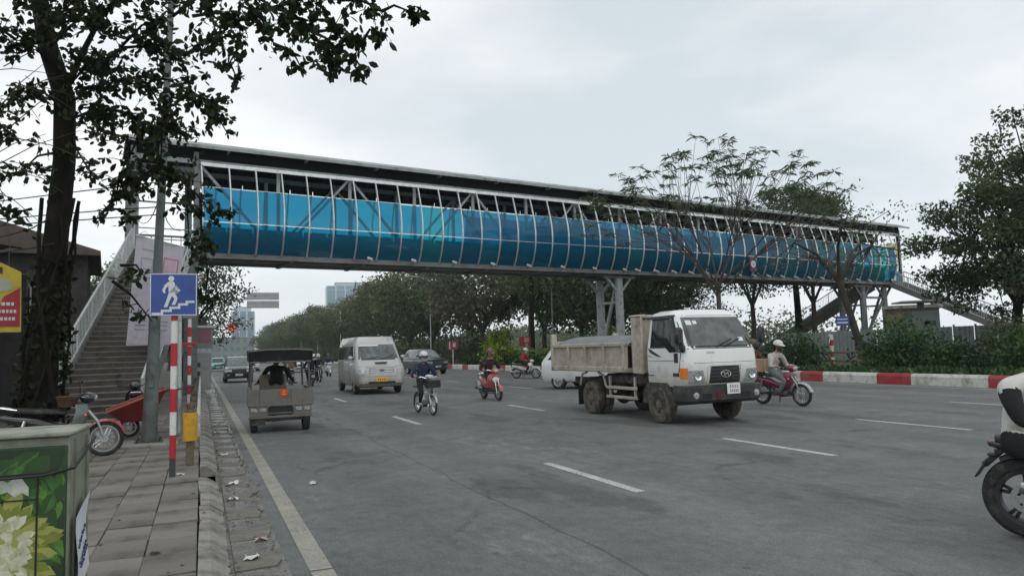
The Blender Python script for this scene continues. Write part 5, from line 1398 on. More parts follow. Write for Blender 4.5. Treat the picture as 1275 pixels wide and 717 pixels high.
for s in (-1, 1): mb.beam((-.70, s * .13, NR), (-.18, s * .11, .42), .04, .085, .015)
mb.build('swingarm', alloy, near)
mb = MB(); shell(mb, [(.35, .80, .12, .11), (.18, .86, .17, .13), (-.02, .82, .14, .09), (-.1, .76, .1, .05)]); mb.build('fuel_tank', black_p, near)
mb = MB(); shell(mb, [(-.05, .79, .10, .05), (-.3, .77, .14, .05), (-.5, .78, .14, .05), (-.78, .80, .12, .045), (-.90, .815, .07, .03)]); mb.build('seat', black_plastic, near)
mb = MB(); shell(mb, [(-.3, .68, .11, .05), (-.55, .72, .11, .05), (-.86, .76, .09, .04), (-.95, .77, .05, .03)]); tail = mb.build('tail_fairing', black_p, near)
mb = MB(); mb.ball((-.94, 0, .775), (.03, .06, .025)); mb.build('tail_light', lens_red, tail)
mb = MB(); mb.beam((-.84, 0, .74), (-1.0, 0, .58), .10, .05, .01); ph = mb.build('plate_holder', black_plastic, near)
mb = MB(); mb.box((-1.02, 0, .55), (.014, .19, .16), .005, (0, .55, 0)); mb.build('number_plate', M('plate_back', (.03, .03, .032), .5), ph)
for s in (-1, 1):
    mb = MB(); mb.tube([(-.90, 0, .69), (-.91, s * .12, .69)], .009, 6); mb.ball((-.91, s * .15, .69), (.04, .035, .02)); mb.build('indicator', black_plastic, ph)
mb = MB(); mb.box((.05, 0, .45), (.5, .30, .34), .06); mb.cyl((.25, 0, .5), (.4, 0, .72), .11, n=14); mb.build('engine', M('engine_black', (.04, .04, .042), .5, .4), near)
mb = MB(); mb.tube([(.3, -.1, .35), (-.1, -.14, .26), (-.35, -.19, .34), (-.72, -.22, .46)], [.03, .035, .055, .06], 12); mb.build('exhaust', M('exhaust_steel', (.30, .30, .30), .3, .8), near)
mb = MB(); mb.tube([(.38, 0, .95), (-.1, .0, .70), (-.35, 0, .70)], .035, 8); mb.tube([(-.2, .1, .45), (-.25, .09, .72)], .03, 8); mb.build('frame', steel_dark, near)
mb = MB()
for s in (-1, 1): mb.tube([(.72, s * .09, NR), (.42, s * .09, 1.0)], .026, 8)
mb.build('fork', alloy, near)
mb = MB(); mb.tube([(.24, -.36, 1.06), (.38, -.12, 1.05), (.38, .12, 1.05), (.24, .36, 1.06)], .014, 8); mb.build('handlebar', steel_dark, near)
mb = MB(); mb.ball((.52, 0, .95), (.10, .11, .12)); mb.build('headlight', lens_clear, near)
mb = MB(); arc_guard(mb, -.70, NR, NR + .03, .15, 35, 120); mb.build('hugger', black_plastic, near)
mb = MB(); mb.tube([(-.12, -.24, .36), (-.12, .24, .36)], .016, 6); mb.build('footrest', steel_dark, near)
NH = -66
rw_c = (6.37, 3.98)
near.location = (rw_c[0] + math.cos(R(NH)) * .70, rw_c[1] + math.sin(R(NH)) * .70, 0); near.rotation_euler = (0, 0, R(NH))
nj = seated((-.82, .73), (-.28, .20, 1.0), (-.46, .22, .42), .24, 0, 1.08, (-.36, .24, .72), .20)
nj['shoulder_r'] = (-.76, -.24, 1.27); nj['elbow_r'] = (-.66, -.34, .98)
nr_ = person('person in white padded jacket and black trousers on the back of the large black motorcycle', nj, (skin_m, white_jk, black_cl, shoe_m), helmet=helm_black, hair=hair_m, bulk=1.22, sleeve=black_cl, fine=3)
nr_.location = near.location; nr_.rotation_euler = near.rotation_euler

# ---- parked motorcycles on the pavement
pk1 = motorcycle('parked motorcycle with red front mudguard at the foot of the stairs', 'underbone', black_p, (-2.12, 13.85, .12), 4, shield=greygreen_p, guard=red_p)
motorcycle('parked motorcycle in the shade left of the tree trunk, nearest the painted cabinet', 'underbone', silver_p, (-4.25, 14.9, .12), 60, shield=pink_p)
motorcycle('parked black scooter in the shade behind the tree trunk', 'scooter', black_p, (-4.9, 16.6, .12), 70)
motorcycle('parked white scooter deep under the stall awning', 'scooter', white_p, (-5.6, 17.6, .12), 65)
motorcycle('parked motorcycle beside the red handcart, half hidden by the lamp post', 'underbone', black_p, (-1.35, 18.4, .12), 95)
# ================================================================ TREES AND PLANTS
def leaf_mat(name, c, var=.3, trans=.3, spec=.3): return M(name, c, 0.55, 0, var, 1.3, spec=spec, trans=trans)
bark = M('bark', (.062, .052, .043), .95, 0, .3, 5, .6, 18, dirt=((.10, .095, .08), .35, 3), stretch=(1, 1, .35))
bark_dark = M('dark_bark', (.014, .012, .010), .95, 0, .3, 6, .6, 18, spec=.15, dirt=((.034, .029, .022), .3, 4), stretch=(1, 1, .35))
bark_red = M('reddish_bark', (.13, .085, .065), .9, 0, .25, 5, .4, 18, dirt=((.07, .06, .05), .3, 3))
g_dark = [leaf_mat('leaf_deep_green', (.036, .062, .026)), leaf_mat('leaf_mid_green', (.054, .088, .032)), leaf_mat('leaf_olive', (.082, .108, .038))]
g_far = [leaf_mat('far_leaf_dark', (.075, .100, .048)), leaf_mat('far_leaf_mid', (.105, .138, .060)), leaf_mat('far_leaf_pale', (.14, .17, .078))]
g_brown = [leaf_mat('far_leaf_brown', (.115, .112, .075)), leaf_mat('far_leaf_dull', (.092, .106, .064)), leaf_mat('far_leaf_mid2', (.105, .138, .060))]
g_lush = [leaf_mat('shrub_leaf_dark', (.022, .055, .018)), leaf_mat('shrub_leaf', (.035, .085, .025)), leaf_mat('shrub_leaf_light', (.065, .125, .032))]
g_lime = [leaf_mat('lime_leaf', (.30, .40, .055)), leaf_mat('lime_leaf_dark', (.18, .28, .045)), leaf_mat('shrub_leaf', (.035, .085, .025))]

def leaves_mesh(name, C, size, mats, seed, mid=None, shape='diamond', droop=0.3, axis=None):
    """C: (n,3) leaf positions. Folded leaf blades in random directions."""
    r = np.random.default_rng(seed); n = len(C)
    sz = size * r.uniform(.65, 1.3, n)[:, None]
    d = r.normal(size=(n, 3)) if axis is None else axis + r.normal(size=(n, 3)) * .25
    d[:, 2] -= droop; d /= np.linalg.norm(d, axis=1)[:, None]
    u = r.normal(size=(n, 3)); u = np.cross(d, u); u /= np.linalg.norm(u, axis=1)[:, None] + 1e-9
    w = np.cross(d, u)
    if shape == 'diamond':
        V = np.stack([C, C + d * sz * .5 + u * sz * .28, C + d * sz, C + d * sz * .5 - u * sz * .28 + w * sz * .08], 1)
        F = np.array([[0, 1, 2], [0, 2, 3]]); k = 4
    elif shape == 'ovate':
        V = np.stack([C, C + d * sz * .3 + u * sz * .24, C + d * sz * .68 + u * sz * .27 - w * sz * .02, C + d * sz * 1.02 - w * sz * .06, C + d * sz * .68 - u * sz * .27 + w * sz * .05, C + d * sz * .3 - u * sz * .24 + w * sz * .05], 1)
        F = np.array([[0, 1, 5], [1, 2, 4], [1, 4, 5], [2, 3, 4]]); k = 6
    elif shape == 'strip':
        V = np.stack([C, C + d * sz * .35 + u * sz * .085, C + d * sz * .8 + u * sz * .06 - np.array([0, 0, 1]) * sz * .12, C + d * sz - np.array([0, 0, 1]) * sz * .22, C + d * sz * .8 - u * sz * .06 - np.array([0, 0, 1]) * sz * .12, C + d * sz * .35 - u * sz * .085], 1)
        F = np.array([[0, 1, 5], [1, 2, 4], [1, 4, 5], [2, 3, 4]]); k = 6
    nf = len(F)
    FF = (F[None] + (np.arange(n) * k)[:, None, None]).reshape(-1, 3)
    me = bpy.data.meshes.new(name)
    me.vertices.add(n * k); me.vertices.foreach_set('co', V.reshape(-1).astype(np.float32))
    me.loops.add(len(FF) * 3); me.loops.foreach_set('vertex_index', FF.reshape(-1).astype(np.int32))
    me.polygons.add(len(FF)); me.polygons.foreach_set('loop_start', (np.arange(len(FF)) * 3).astype(np.int32))
    for m in mats: me.materials.append(m)
    mi = np.zeros(n, int) if mid is None else mid
    me.polygons.foreach_set('material_index', np.repeat(mi, nf).astype(np.int32))
    me.update(calc_edges=True)
    return me

def grow(seed, H, trunk_h, rx, rz, ntuft, per, leaf, tuft_r, tr, wood, mats, flat=0.0, lean=(0, 0), shape='diamond', hollow=.45, forks=5, name_leaf='crown', low=-.75):
    """returns (trunk mesh, crown mesh) for a tree standing at the origin"""
    rg = random.Random(seed); r = np.random.default_rng(seed)
    mb = MB()
    top = Vector((lean[0], lean[1], trunk_h))
    pts = [Vector((0, 0, -.1))] + [Vector((lean[0] * t + rg.uniform(-.06, .06) * tr * 6, lean[1] * t + rg.uniform(-.06, .06) * tr * 6, trunk_h * t)) for t in (.3, .65)] + [top]
    mb.tube(pts, [tr * 1.35, tr, tr * .9, tr * .8], 9)
    cz = H - rz
    cen = Vector((lean[0] * 1.3, lean[1] * 1.3, cz))
    fk = []
    for i in range(forks):
        a = 2 * math.pi * (i + rg.uniform(-.3, .3)) / forks
        e = cen + Vector((math.cos(a) * rx * .48, math.sin(a) * rx * .48, rg.uniform(-.25, .35) * rz))
        m_ = top.lerp(e, .5) + Vector((rg.uniform(-.2, .2), rg.uniform(-.2, .2), .10 * rx))
        mb.tube([top - Vector((0, 0, .1)), m_, e], [tr * .6, tr * .42, tr * .26], 6, False); fk.append(e)
    pos, mid = [], []
    for i in range(ntuft):
        while True:
            v = Vector((rg.uniform(-1, 1), rg.uniform(-1, 1), rg.uniform(low, 1)))
            if hollow < v.length < 1: break
        wob = 1 + .22 * math.sin(3 * math.atan2(v.y, v.x) + seed) + .12 * math.sin(7 * math.atan2(v.y, v.x) + 2 * seed)
        if flat: v.z = v.z * (1 - flat) + flat * (1 - (v.x ** 2 + v.y ** 2)) * .8
        c = cen + Vector((v.x * rx * wob, v.y * rx * wob, v.z * rz))
        f = min(fk, key=lambda q: (q - c).length)
        m_ = f.lerp(c, .55) + Vector((rg.uniform(-.1, .1), rg.uniform(-.1, .1), -.05)) * rx
        mb.tube([f, m_, c], [tr * .2, tr * .12, tr * .05], 4, False)
        q = np.clip(r.normal(size=(per, 3)), -1.45, 1.45) * np.array([tuft_r, tuft_r, tuft_r * .55]); pos.append(q + np.array(c))
        k = 2 if v.z > .45 and rg.random() < .5 else (0 if v.z < -.2 else rg.choice([0, 1, 1, 2])); mid += [k] * per
    C_ = np.concatenate(pos)
    return mb.mesh('trunk', wood, ang=60, recalc=False), leaves_mesh('crown', C_, leaf, mats, seed + 1, np.array(mid), shape)

def plant(name, meshes, loc, label, cat, group=None, rz=0.0, s=1.0, parts=('trunk', 'crown')):
    t = empty(name, loc, rz, label, cat, group); t.scale = (s, s, s) if not hasattr(s, '__len__') else s
    for n, me in zip(parts, meshes): link(n, me, t)
    return t

# ---- trees beyond the bridge, down the middle strip and behind
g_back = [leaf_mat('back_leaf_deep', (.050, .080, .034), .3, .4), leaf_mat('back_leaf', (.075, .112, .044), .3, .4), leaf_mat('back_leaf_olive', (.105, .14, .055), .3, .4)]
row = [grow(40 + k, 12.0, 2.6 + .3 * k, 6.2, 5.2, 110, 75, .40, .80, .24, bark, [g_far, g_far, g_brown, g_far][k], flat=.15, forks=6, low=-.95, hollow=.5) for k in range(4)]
dense = [grow(60 + k, 12.5, 3.2, 5.2, 4.7, 84, 110, .33, .70, .25, bark, [g_back, g_far, g_back][k], forks=6) for k in range(3)]
airy = [grow(80 + k, 11.0, 4.5, 4.8, 3.2, 40, 60, .26, .60, .22, bark, g_brown if k else g_back, forks=5, hollow=.3) for k in range(3)]
rg = random.Random(77)
look = ['pale green spreading tree', 'feathery mid green tree', 'dull brownish tree', 'broad grey green tree']
for i in range(17):
    y = 78 + i * 13.5 + rg.uniform(-2, 2)
    k = i % 4
    plant('street_tree', row[k], (24.0 + rg.uniform(-.5, 1.6), y, .2), 'spreading street tree in the far row that fades into haze down the road', 'tree', 'trees in the far row down the road', rg.uniform(0, 6), rg.uniform(.9, 1.06))
spec_trees = [
 # mesh set, index, x, y, scale, label
 (row, 2, 25.2, 66, 1.0, 'dull brownish tree just past the bridge, nearest the far minibus lanes'),
 (airy, 1, 26.5, 57.5, 1.05, 'bare limbed tree with sky showing through, behind the far red sign'),
 (row, 1, 28.5, 52, 1.0, 'tree with forked trunk under the bridge, behind the yellow green bush'),
 (dense, 0, 30.5, 63, 1.0, 'dense dark tree under the middle of the bridge, set far back'),
 (dense, 1, 33.0, 50.5, .92, 'dense dark tree seen directly behind the bridge pier'),
 (row, 3, 36.0, 60, .95, 'broad grey green tree set back right of the bridge pier'),
 (dense, 2, 39.5, 55, .86, 'dark tree above the cab roof of the truck'),
 (airy, 0, 41.0, 46.0, .98, 'open dark tree with slim trunk under the bridge, right of the truck cab'),
 (airy, 2, 45.5, 44.0, 1.0, 'open tree with twin trunk left of the right hand bridge columns'),
]
for ms, k, x, y, s, lb in spec_trees:
    plant('tree', ms[k], (x, y, .2), lb, 'tree', None, rg.uniform(0, 6), s)
plant('tree', grow(91, 14.4, 6.5, 4.6, 3.4, 80, 230, .26, .56, .3, bark_dark, g_dark, forks=6), (46.2, 46.5, .2), 'dark bushy crown rising above the bridge roof near its right end', 'tree', None, 1.0)
# leaning grey trunk in front of the right columns
plant('tree', grow(93, 9.6, 4.6, 4.2, 2.8, 44, 26, .17, .5, .2, bark, g_brown, forks=5, lean=(-1.0, .6)), (32.6, 28.2, .2), 'leaning grey tree with sparse dry leaves before the right end of the bridge', 'tree', None, 0.2)
# the big trees at the right edge
bigr = grow(95, 10.6, 3.0, 4.4, 4.6, 95, 230, .19, .46, .26, bark_dark, g_dark, forks=6, lean=(.6, -.3))
plant('tree', bigr, (36.2, 22.8, .2), 'large dark green tree overhanging the stairs at the right edge', 'tree', None, .4, 1.0)
plant('tree', grow(96, 11.8, 3.0, 3.9, 5.2, 115, 230, .19, .46, .28, bark_dark, g_dark, forks=6), (35.0, 18.5, .2), 'tallest dark tree filling the upper right corner of the view', 'tree', None, 2.1, 1.03)
plant('tree', grow(97, 5.6, 1.2, 2.6, 2.3, 40, 70, .20, .42, .1, bark_dark, g_brown, forks=5), (33.5, 18.6, .2), 'dull leafed small tree under the stairs at the right edge', 'tree', None, 3.0)

# ---- feathery umbrella tree in front of the bridge
def umbrella_tree():
    t = empty('tree', (23.3, 28.4, .2), 0, 'slender umbrella shaped tree with feathery leaf tufts in front of the bridge', 'tree')
    rg = random.Random(8); r = np.random.default_rng(8)
    mb = MB(); RT = Vector((.919, -.394, 0)); DP = Vector((.394, .919, 0))
    top = Vector((-.05, 0, 4.4))
    mb.tube([(0, 0, -.1), (.05, 0, 1.5), (-.02, .05, 3.0), top], [.17, .135, .12, .11], 10)
    ends = []
    def bez(a, c, b, r0, r1, n=5):
        pts = [a.lerp(c, i / n).lerp(c.lerp(b, i / n), i / n) for i in range(n + 1)]
        mb.tube(pts, [r0 + (r1 - r0) * i / n for i in range(n + 1)], 5, False); return pts
    prim = []
    for i in range(9):
        a = 2 * math.pi * i / 9 + rg.uniform(-.2, .2)
        e = top + RT * (math.cos(a) * rg.uniform(2.2, 3.4)) + DP * (math.sin(a) * 2.6) + Vector((0, 0, rg.uniform(2.4, 4.2)))
        c = top + (e - top) * .4 + Vector((0, 0, -.3)); prim.append((bez(top - Vector((0, 0, rg.uniform(0, .8))), c, e, .055, .026), e))
    tufts = []
    for i in range(215):
        u = rg.uniform(-1, 1); v = rg.uniform(-1, 1)
        if u * u + v * v > 1: continue
        x = u * 7.1 + .15; rr = math.sqrt(u * u + v * v)
        z = 11.75 - 3.1 * rr ** 2 + rg.uniform(-1.9, .25) - (.25 if u > 0 else 0)
        p = RT * x + DP * (v * 4.6) + Vector((0, 0, z - .2))
        pts, e = min(prim, key=lambda q: (q[1] - p).length)
        st = pts[rg.choice([3, 4, 5])]
        bez(st, st.lerp(p, .5) + Vector((0, 0, -.35)), p, .018, .006, 4); tufts.append(p)
    # low brown sprays around the fork
    mb.build('trunk', bark, t, ang=60, recalc=False)
    C_, ax = [], []
    for p in tufts:
        k = rg.randint(5, 8)
        for i in range(k):
            a = rg.uniform(0, 6.283); el = rg.uniform(-.35, .25)
            d = Vector((math.cos(a) * math.cos(el), math.sin(a) * math.cos(el), el))
            C_.append(tuple(p)); ax.append(tuple(d))
            q = p + d * .16
            for s in (-1, 1):
                C_.append(tuple(q)); b_ = d.cross(Vector((0, 0, 1))) * s * .7 + d * .7; ax.append(tuple(b_))
    link('crown', leaves_mesh('crown', np.array(C_), .34, g_dark, 4, np.random.default_rng(3).integers(0, 3, len(C_)), 'strip', 0.0, np.array(ax)), t)
    return t
umbrella_tree()

# ---- the dark tree in the left foreground
def near_tree():
    t = empty('tree', (-2.52, 14.5, .1), 0, 'dark vine-wrapped pavement tree with large leaves at the left', 'tree')
    O = Vector((2.52, -14.5, -.1))
    tw = [[-2.2,14.4,6.48,-1.24,13.0,6.78,60,0.22],[-2.19,14.4,6.19,-0.96,12.5,6.16,60,0.22],[-1.24,13.0,6.78,-0.43,12.0,7.0,55,0.22],[-1.24,13.0,6.78,-0.27,12.5,6.58,60,0.22],[-0.96,12.5,6.16,-0.03,12.0,5.77,50,0.22],[-2.43,14.2,7.09,-1.36,12.0,6.92,60,0.22],[-2.48,14.0,7.29,-1.51,11.5,6.97,50,0.22],[-1.36,12.0,6.92,-0.66,11.0,6.93,50,0.22],[-0.43,12.0,7.0,0.29,11.0,7.04,50,0.22],[-0.27,12.5,6.58,0.36,11.5,6.59,40,0.22],[-0.96,12.5,6.16,-0.57,12.8,5.71,45,0.22],[-0.57,12.8,5.71,-0.2,12.5,5.12,30,0.22],[-0.03,12.0,5.77,0.39,12.0,5.16,34,0.16],[-0.03,12.0,5.77,0.15,12.0,5.4,25,0.22],[-2.16,14.4,5.9,-1.45,13.5,5.91,50,0.22],[-1.45,13.5,5.91,-0.93,13.0,5.46,40,0.22],[-1.45,13.5,5.91,-1.62,13.5,5.34,35,0.22],[-0.93,13.0,5.46,-1.21,13.0,4.71,30,0.22],[-2.09,14.4,5.62,-1.76,14.0,4.91,26,0.22],[-1.21,13.0,4.71,-1.26,13.0,4.18,22,0.15],[-1.21,13.0,4.71,-0.92,13.0,4.26,22,0.15],[-0.57,12.8,5.71,-0.62,12.8,4.83,45,0.22],[-0.62,12.8,4.83,-0.2,12.6,4.42,36,0.18],[-0.62,12.8,4.83,-0.9,12.8,4.42,28,0.18],[-0.2,12.6,4.42,0.13,12.4,3.96,22,0.14],[-0.2,12.6,4.42,-0.19,12.5,3.68,15,0.14],[0.13,12.4,3.96,0.46,12.3,3.91,10,0.1],[-0.13,12.6,3.57,0.2,12.5,3.44,16,0.14],[-0.02,12.6,4.36,0.09,12.5,3.11,16,0.16],[0.09,12.5,3.11,0.05,12.5,2.59,14,0.13],[-0.62,12.8,4.83,-1.52,12.9,3.95,14,0.12],[-1.42,12.9,4.06,-1.02,12.9,3.95,16,0.12],[-1.17,12.8,3.18,-0.82,12.7,2.99,10,0.15],[-1.28,12.8,2.93,-0.71,12.8,2.29,9,0.22],[-2.45,14.2,6.81,-2.78,13.5,6.9,40,0.22],[-2.78,13.5,6.9,-3.09,13.0,6.9,30,0.22],[-2.29,14.4,6.18,-2.75,14.0,6.27,34,0.22],[-2.75,14.0,6.27,-2.96,13.5,5.68,26,0.22],[-2.31,14.4,5.32,-2.77,14.0,4.84,24,0.22],[-2.77,14.0,4.84,-2.98,13.5,4.44,22,0.22],[-2.78,14.0,5.31,-2.91,13.8,5.44,18,0.22],[-2.55,13.8,4.2,-2.89,13.6,3.89,12,0.22],[-2.57,14.0,7.56,-2.59,12.5,7.38,40,0.22],[-2.07,12.5,7.28,-2.21,11.5,7.43,30,0.22],[0.29,11.0,7.04,0.9,10.2,6.53,50,0.2],[0.9,10.2,6.53,1.38,9.8,6.08,55,0.17],[1.38,9.8,6.08,1.67,9.6,5.65,45,0.15],[1.67,9.6,5.65,1.52,9.5,5.31,22,0.12],[1.38,9.8,6.08,1.98,9.5,5.88,36,0.14],[1.98,9.5,5.88,2.27,9.4,6.02,16,0.1],[0.9,10.2,6.53,1.68,9.6,6.49,45,0.17],[1.68,9.6,6.49,2.21,9.3,6.28,40,0.14],[2.21,9.3,6.28,2.69,9.2,6.27,22,0.09],[1.68,9.6,6.49,2.39,9.3,6.76,30,0.16],[0.6,10.5,6.62,0.9,10.2,6.01,30,0.14],[0.9,10.2,6.01,1.25,10.0,5.63,18,0.12],[0.5,10.8,6.8,0.5,10.6,6.11,30,0.16],[0.5,10.6,6.11,0.31,10.6,5.74,14,0.12],[1.67,9.6,5.65,2.03,9.5,5.47,18,0.1],[0.29,10.6,5.79,0.44,10.5,5.57,12,0.1],[-0.14,11.0,6.6,0.5,10.6,6.47,30,0.2],[-1.84,13.3,6.41,-1.53,12.6,6.57,30,0.22]]
    mb = MB()
    tp = [(-2.54, 14.5, .05), (-2.52, 14.5, .4), (-2.49, 14.5, .85), (-2.46, 14.5, 2.1), (-2.33, 14.5, 3.65), (-2.22, 14.5, 5.2), (-2.22, 14.4, 6.3), (-2.45, 14.2, 7.1), (-2.56, 13.9, 7.9), (-2.6, 13.5, 8.7)]
    mb.tube([Vector(p) + O for p in tp], [.38, .30, .255, .22, .19, .175, .17, .155, .13, .10], 14)
    mb.tube([Vector(p) + O for p in ((-2.25, 14.4, 6.3), (-1.95, 14.0, 6.9), (-1.6, 13.6, 7.5), (-1.0, 13.0, 8.1))], [.06, .05, .04, .03], 8, False)
    mb.build('trunk', bark_dark, t, ang=60, recalc=False)
    # ropes of climbing stem round the trunk
    rg = random.Random(2); vb = MB()
    for k in range(7):
        a0 = rg.uniform(0, 6.28); pts = []
        for i in range(14):
            z = .1 + i * .34; a = a0 + i * .22 * (1 if k % 2 else -1)
            f = min(1, z / 5.2); cx = -2.52 + .3 * f; rr = .33 - .10 * f + rg.uniform(0, .05)
            pts.append(Vector((cx + math.cos(a) * rr, 14.5 + math.sin(a) * rr, z)) + O)
        vb.tube(pts, rg.uniform(.02, .035), 5, False)
    vb.build('climbing_stem', bark_dark, t, ang=60, recalc=False)
    # branchlets
    r = np.random.default_rng(12)
    bb = MB(); C_, mid = [], []
    for x0, y0, z0, x1, y1, z1, n, sp in tw:
        a, b_ = Vector((x0, y0, z0)) + O, Vector((x1, y1, z1)) + O
        m_ = a.lerp(b_, .5) + Vector((rg.uniform(-.08, .08), rg.uniform(-.08, .08), .10))
        bb.tube([a, m_, b_], [.028, .018, .007], 5, False)
        for i in range(max(3, n // (3 if y1 > 11 else 4))):
            tq = rg.uniform(.3, 1); c = a.lerp(m_, tq * 2) if tq < .5 else m_.lerp(b_, tq * 2 - 1)
            e = c + Vector((rg.gauss(0, 1), rg.gauss(0, 1), rg.gauss(-.25, .7))) * sp * 1.1
            bb.tube([c, c.lerp(e, .5) + Vector((0, 0, .03)), e], [.009, .006, .004], 4, False)
            for j in range(10):
                q = c.lerp(e, rg.uniform(.2, 1.1)); C_.append((q.x + rg.gauss(0, sp * .22), q.y + rg.gauss(0, sp * .22), q.z + rg.gauss(0, sp * .2))); mid.append(rg.choice([0, 0, 1, 1, 2]))
    bb.build('branch', bark_dark, t, ang=60, recalc=False)['kind'] = 'stuff'
    # leaves out of view above keep the pavement in shade
    for i in range(1500):
        a = rg.uniform(0, 6.28); q = math.sqrt(rg.random()) * 4.4
        C_.append((.3 + math.cos(a) * q, math.sin(a) * q - 1.0, 9.2 + rg.uniform(-.9, 1.6) - .04 * q * q)); mid.append(rg.choice([0, 1]))
    for i in range(900):
        a = rg.uniform(0, 6.28); z = rg.uniform(.1, 3.4); q = .33 - .05 * z + rg.uniform(0, .16)
        C_.append((.05 * z + math.cos(a) * q, math.sin(a) * q, z)); mid.append(rg.choice([0, 0, 2]))
    link('crown', leaves_mesh('crown', np.array(C_), .125, [leaf_mat('near_leaf_dark', (.013, .022, .009), .3, .15, .12), leaf_mat('near_leaf', (.022, .038, .013), .3, .18, .12), leaf_mat('near_leaf_dry', (.030, .032, .013), .3, .10, .12)], 5, np.array(mid), 'ovate', .45), t)
    # bare hanging twigs at the left
    tb = MB()
    for k in range(26):
        a = Vector((-3.6 + rg.uniform(-.6, .9), 13.6 + rg.uniform(-.6, .4), 3.6 + rg.uniform(0, 3.0))) + O
        d = Vector((rg.uniform(.2, 1.3), rg.uniform(-.2, .2), rg.uniform(-.5, .9)))
        tb.tube([a, a + d * .5 + Vector((0, 0, .08)), a + d], [.010, .007, .004], 4, False)
    tb.build('bare_twigs', bark, t, ang=60, recalc=False)['kind'] = 'stuff'
near_tree()

# ---- trees on the left side beyond the stairs
plant('tree', grow(101, 7.6, 2.4, 3.0, 2.9, 60, 90, .19, .42, .16, bark_dark, g_brown, forks=5, lean=(.6, 0)), (-1.15, 42.0, .1), 'greyish bushy tree on the left pavement just beyond the stairs', 'tree', None, .5)
plant('tree', grow(102, 6.6, 2.0, 2.3, 2.4, 40, 70, .20, .40, .14, bark_dark, g_dark, forks=5), (-1.6, 55.0, .1), 'low dark tree on the left pavement beside the overhead sign post', 'tree', None, 2.5)
for i, (x, y, s) in enumerate(((-9.5, 62, .6), (-13, 58, .6), (-17, 66, .6), (-6, 66, .8), (-4.5, 84, .8), (-3.8, 104, .75), (-4, 130, .75))):
    plant('tree', dense[i % 3], (x, y, .1), ['dark tree crowded behind the left stairs, nearest them', 'dark tree behind the stall roof at the left', 'farthest back dark tree behind the stall', 'dark tree lining the left pavement past the overhead sign', 'second dark tree past the overhead sign on the left', 'third dark tree past the overhead sign on the left', 'last dark tree visible along the left pavement'][i], 'tree', None, i * 1.3, s)

# ---- shrubs, hedges and ground plants on the far side
def shrub_mesh(seed, rx, rz, n, leaf, mats, tuft=.22):
    r = np.random.default_rng(seed); rg = random.Random(seed); mb = MB(); pos, mid = [], []
    for i in range(n):
        while True:
            v = Vector((rg.uniform(-1, 1), rg.uniform(-1, 1), rg.uniform(0, 1)))
            if .35 < v.length < 1: break
        w_ = 1 + .16 * math.sin(5 * math.atan2(v.y, v.x) + seed)
        c = Vector((v.x * rx * w_, v.y * rx * w_, .1 + v.z * rz)); mb.tube([(v.x * .12, v.y * .12, 0), (c.x * .5, c.y * .5, c.z * .6), tuple(c)], [.018, .012, .005], 4, False)
        pos.append(r.normal(size=(34, 3)) * tuft + np.array(c)); mid += [rg.choice([0, 1, 1]) if v.z < .6 else rg.choice([1, 2])] * 34
    P_ = np.concatenate(pos); P_[:, 2] = np.maximum(P_[:, 2], .03)
    return mb.mesh('stems', bark_dark, recalc=False), leaves_mesh('foliage', P_, leaf, mats, seed + 9, np.array(mid), 'diamond', .1)
sp_ = ('stems', 'foliage')
plant('shrub', shrub_mesh(12, 1.3, 1.4, 60, .16, g_lush, .24), (26.0, 15.6, .2), 'low lush shrub in front of the dark untidy shrubs at the right', 'shrub', None, 0, 1, sp_)
plant('shrub', shrub_mesh(13, 1.2, 1.2, 60, .16, g_lush, .24), (26.4, 18.8, .2), 'low lush shrub just right of the largest rounded shrub', 'shrub', None, 0, 1, sp_)
plant('shrub', shrub_mesh(1, 1.65, 2.05, 90, .17, g_lush, .26), (26.4, 21.2, .2), 'large rounded dark green shrub below the right end of the bridge', 'shrub', None, 0, 1, sp_)
plant('shrub', shrub_mesh(2, 1.5, 1.75, 70, .17, g_lush, .26), (27.0, 27.6, .2), 'rounded green shrub behind the rider in pale grey', 'shrub', None, 0, 1, sp_)
plant('shrub', shrub_mesh(3, 1.5, 1.9, 70, .18, g_dark, .28), (27.6, 17.2, .2), 'dark untidy shrub at the right near the foot of the stairs', 'shrub', None, 0, 1, sp_)
plant('shrub', shrub_mesh(4, 1.6, 2.1, 70, .18, g_dark, .28), (28.4, 14.2, .2), 'dark untidy shrub farthest right against the frame edge', 'shrub', None, 0, 1, sp_)
plant('shrub', shrub_mesh(5, 1.0, 2.7, 60, .22, g_lime, .26), (22.4, 54.8, .2), 'yellow green bush beside the small red sign under the bridge', 'shrub', None, 0, 1.25, sp_)
plant('shrub', shrub_mesh(6, 1.3, 2.2, 60, .26, g_lush, .34), (24.6, 44.0, .2), 'green bush behind the red sign left of the bridge pier', 'shrub', None, 0, 1, sp_)
plant('shrub', shrub_mesh(7, 1.1, 2.9, 60, .24, g_lime, .3), (25.8, 43.0, .2), 'lime green bush glimpsed over the tipper bed', 'shrub', None, 0, 1, sp_)
plant('shrub', shrub_mesh(8, 1.4, 1.5, 50, .2, g_lush, .3), (25.5, 33.5, .2), 'low green shrub behind the truck cab', 'shrub', None, 0, 1, sp_)
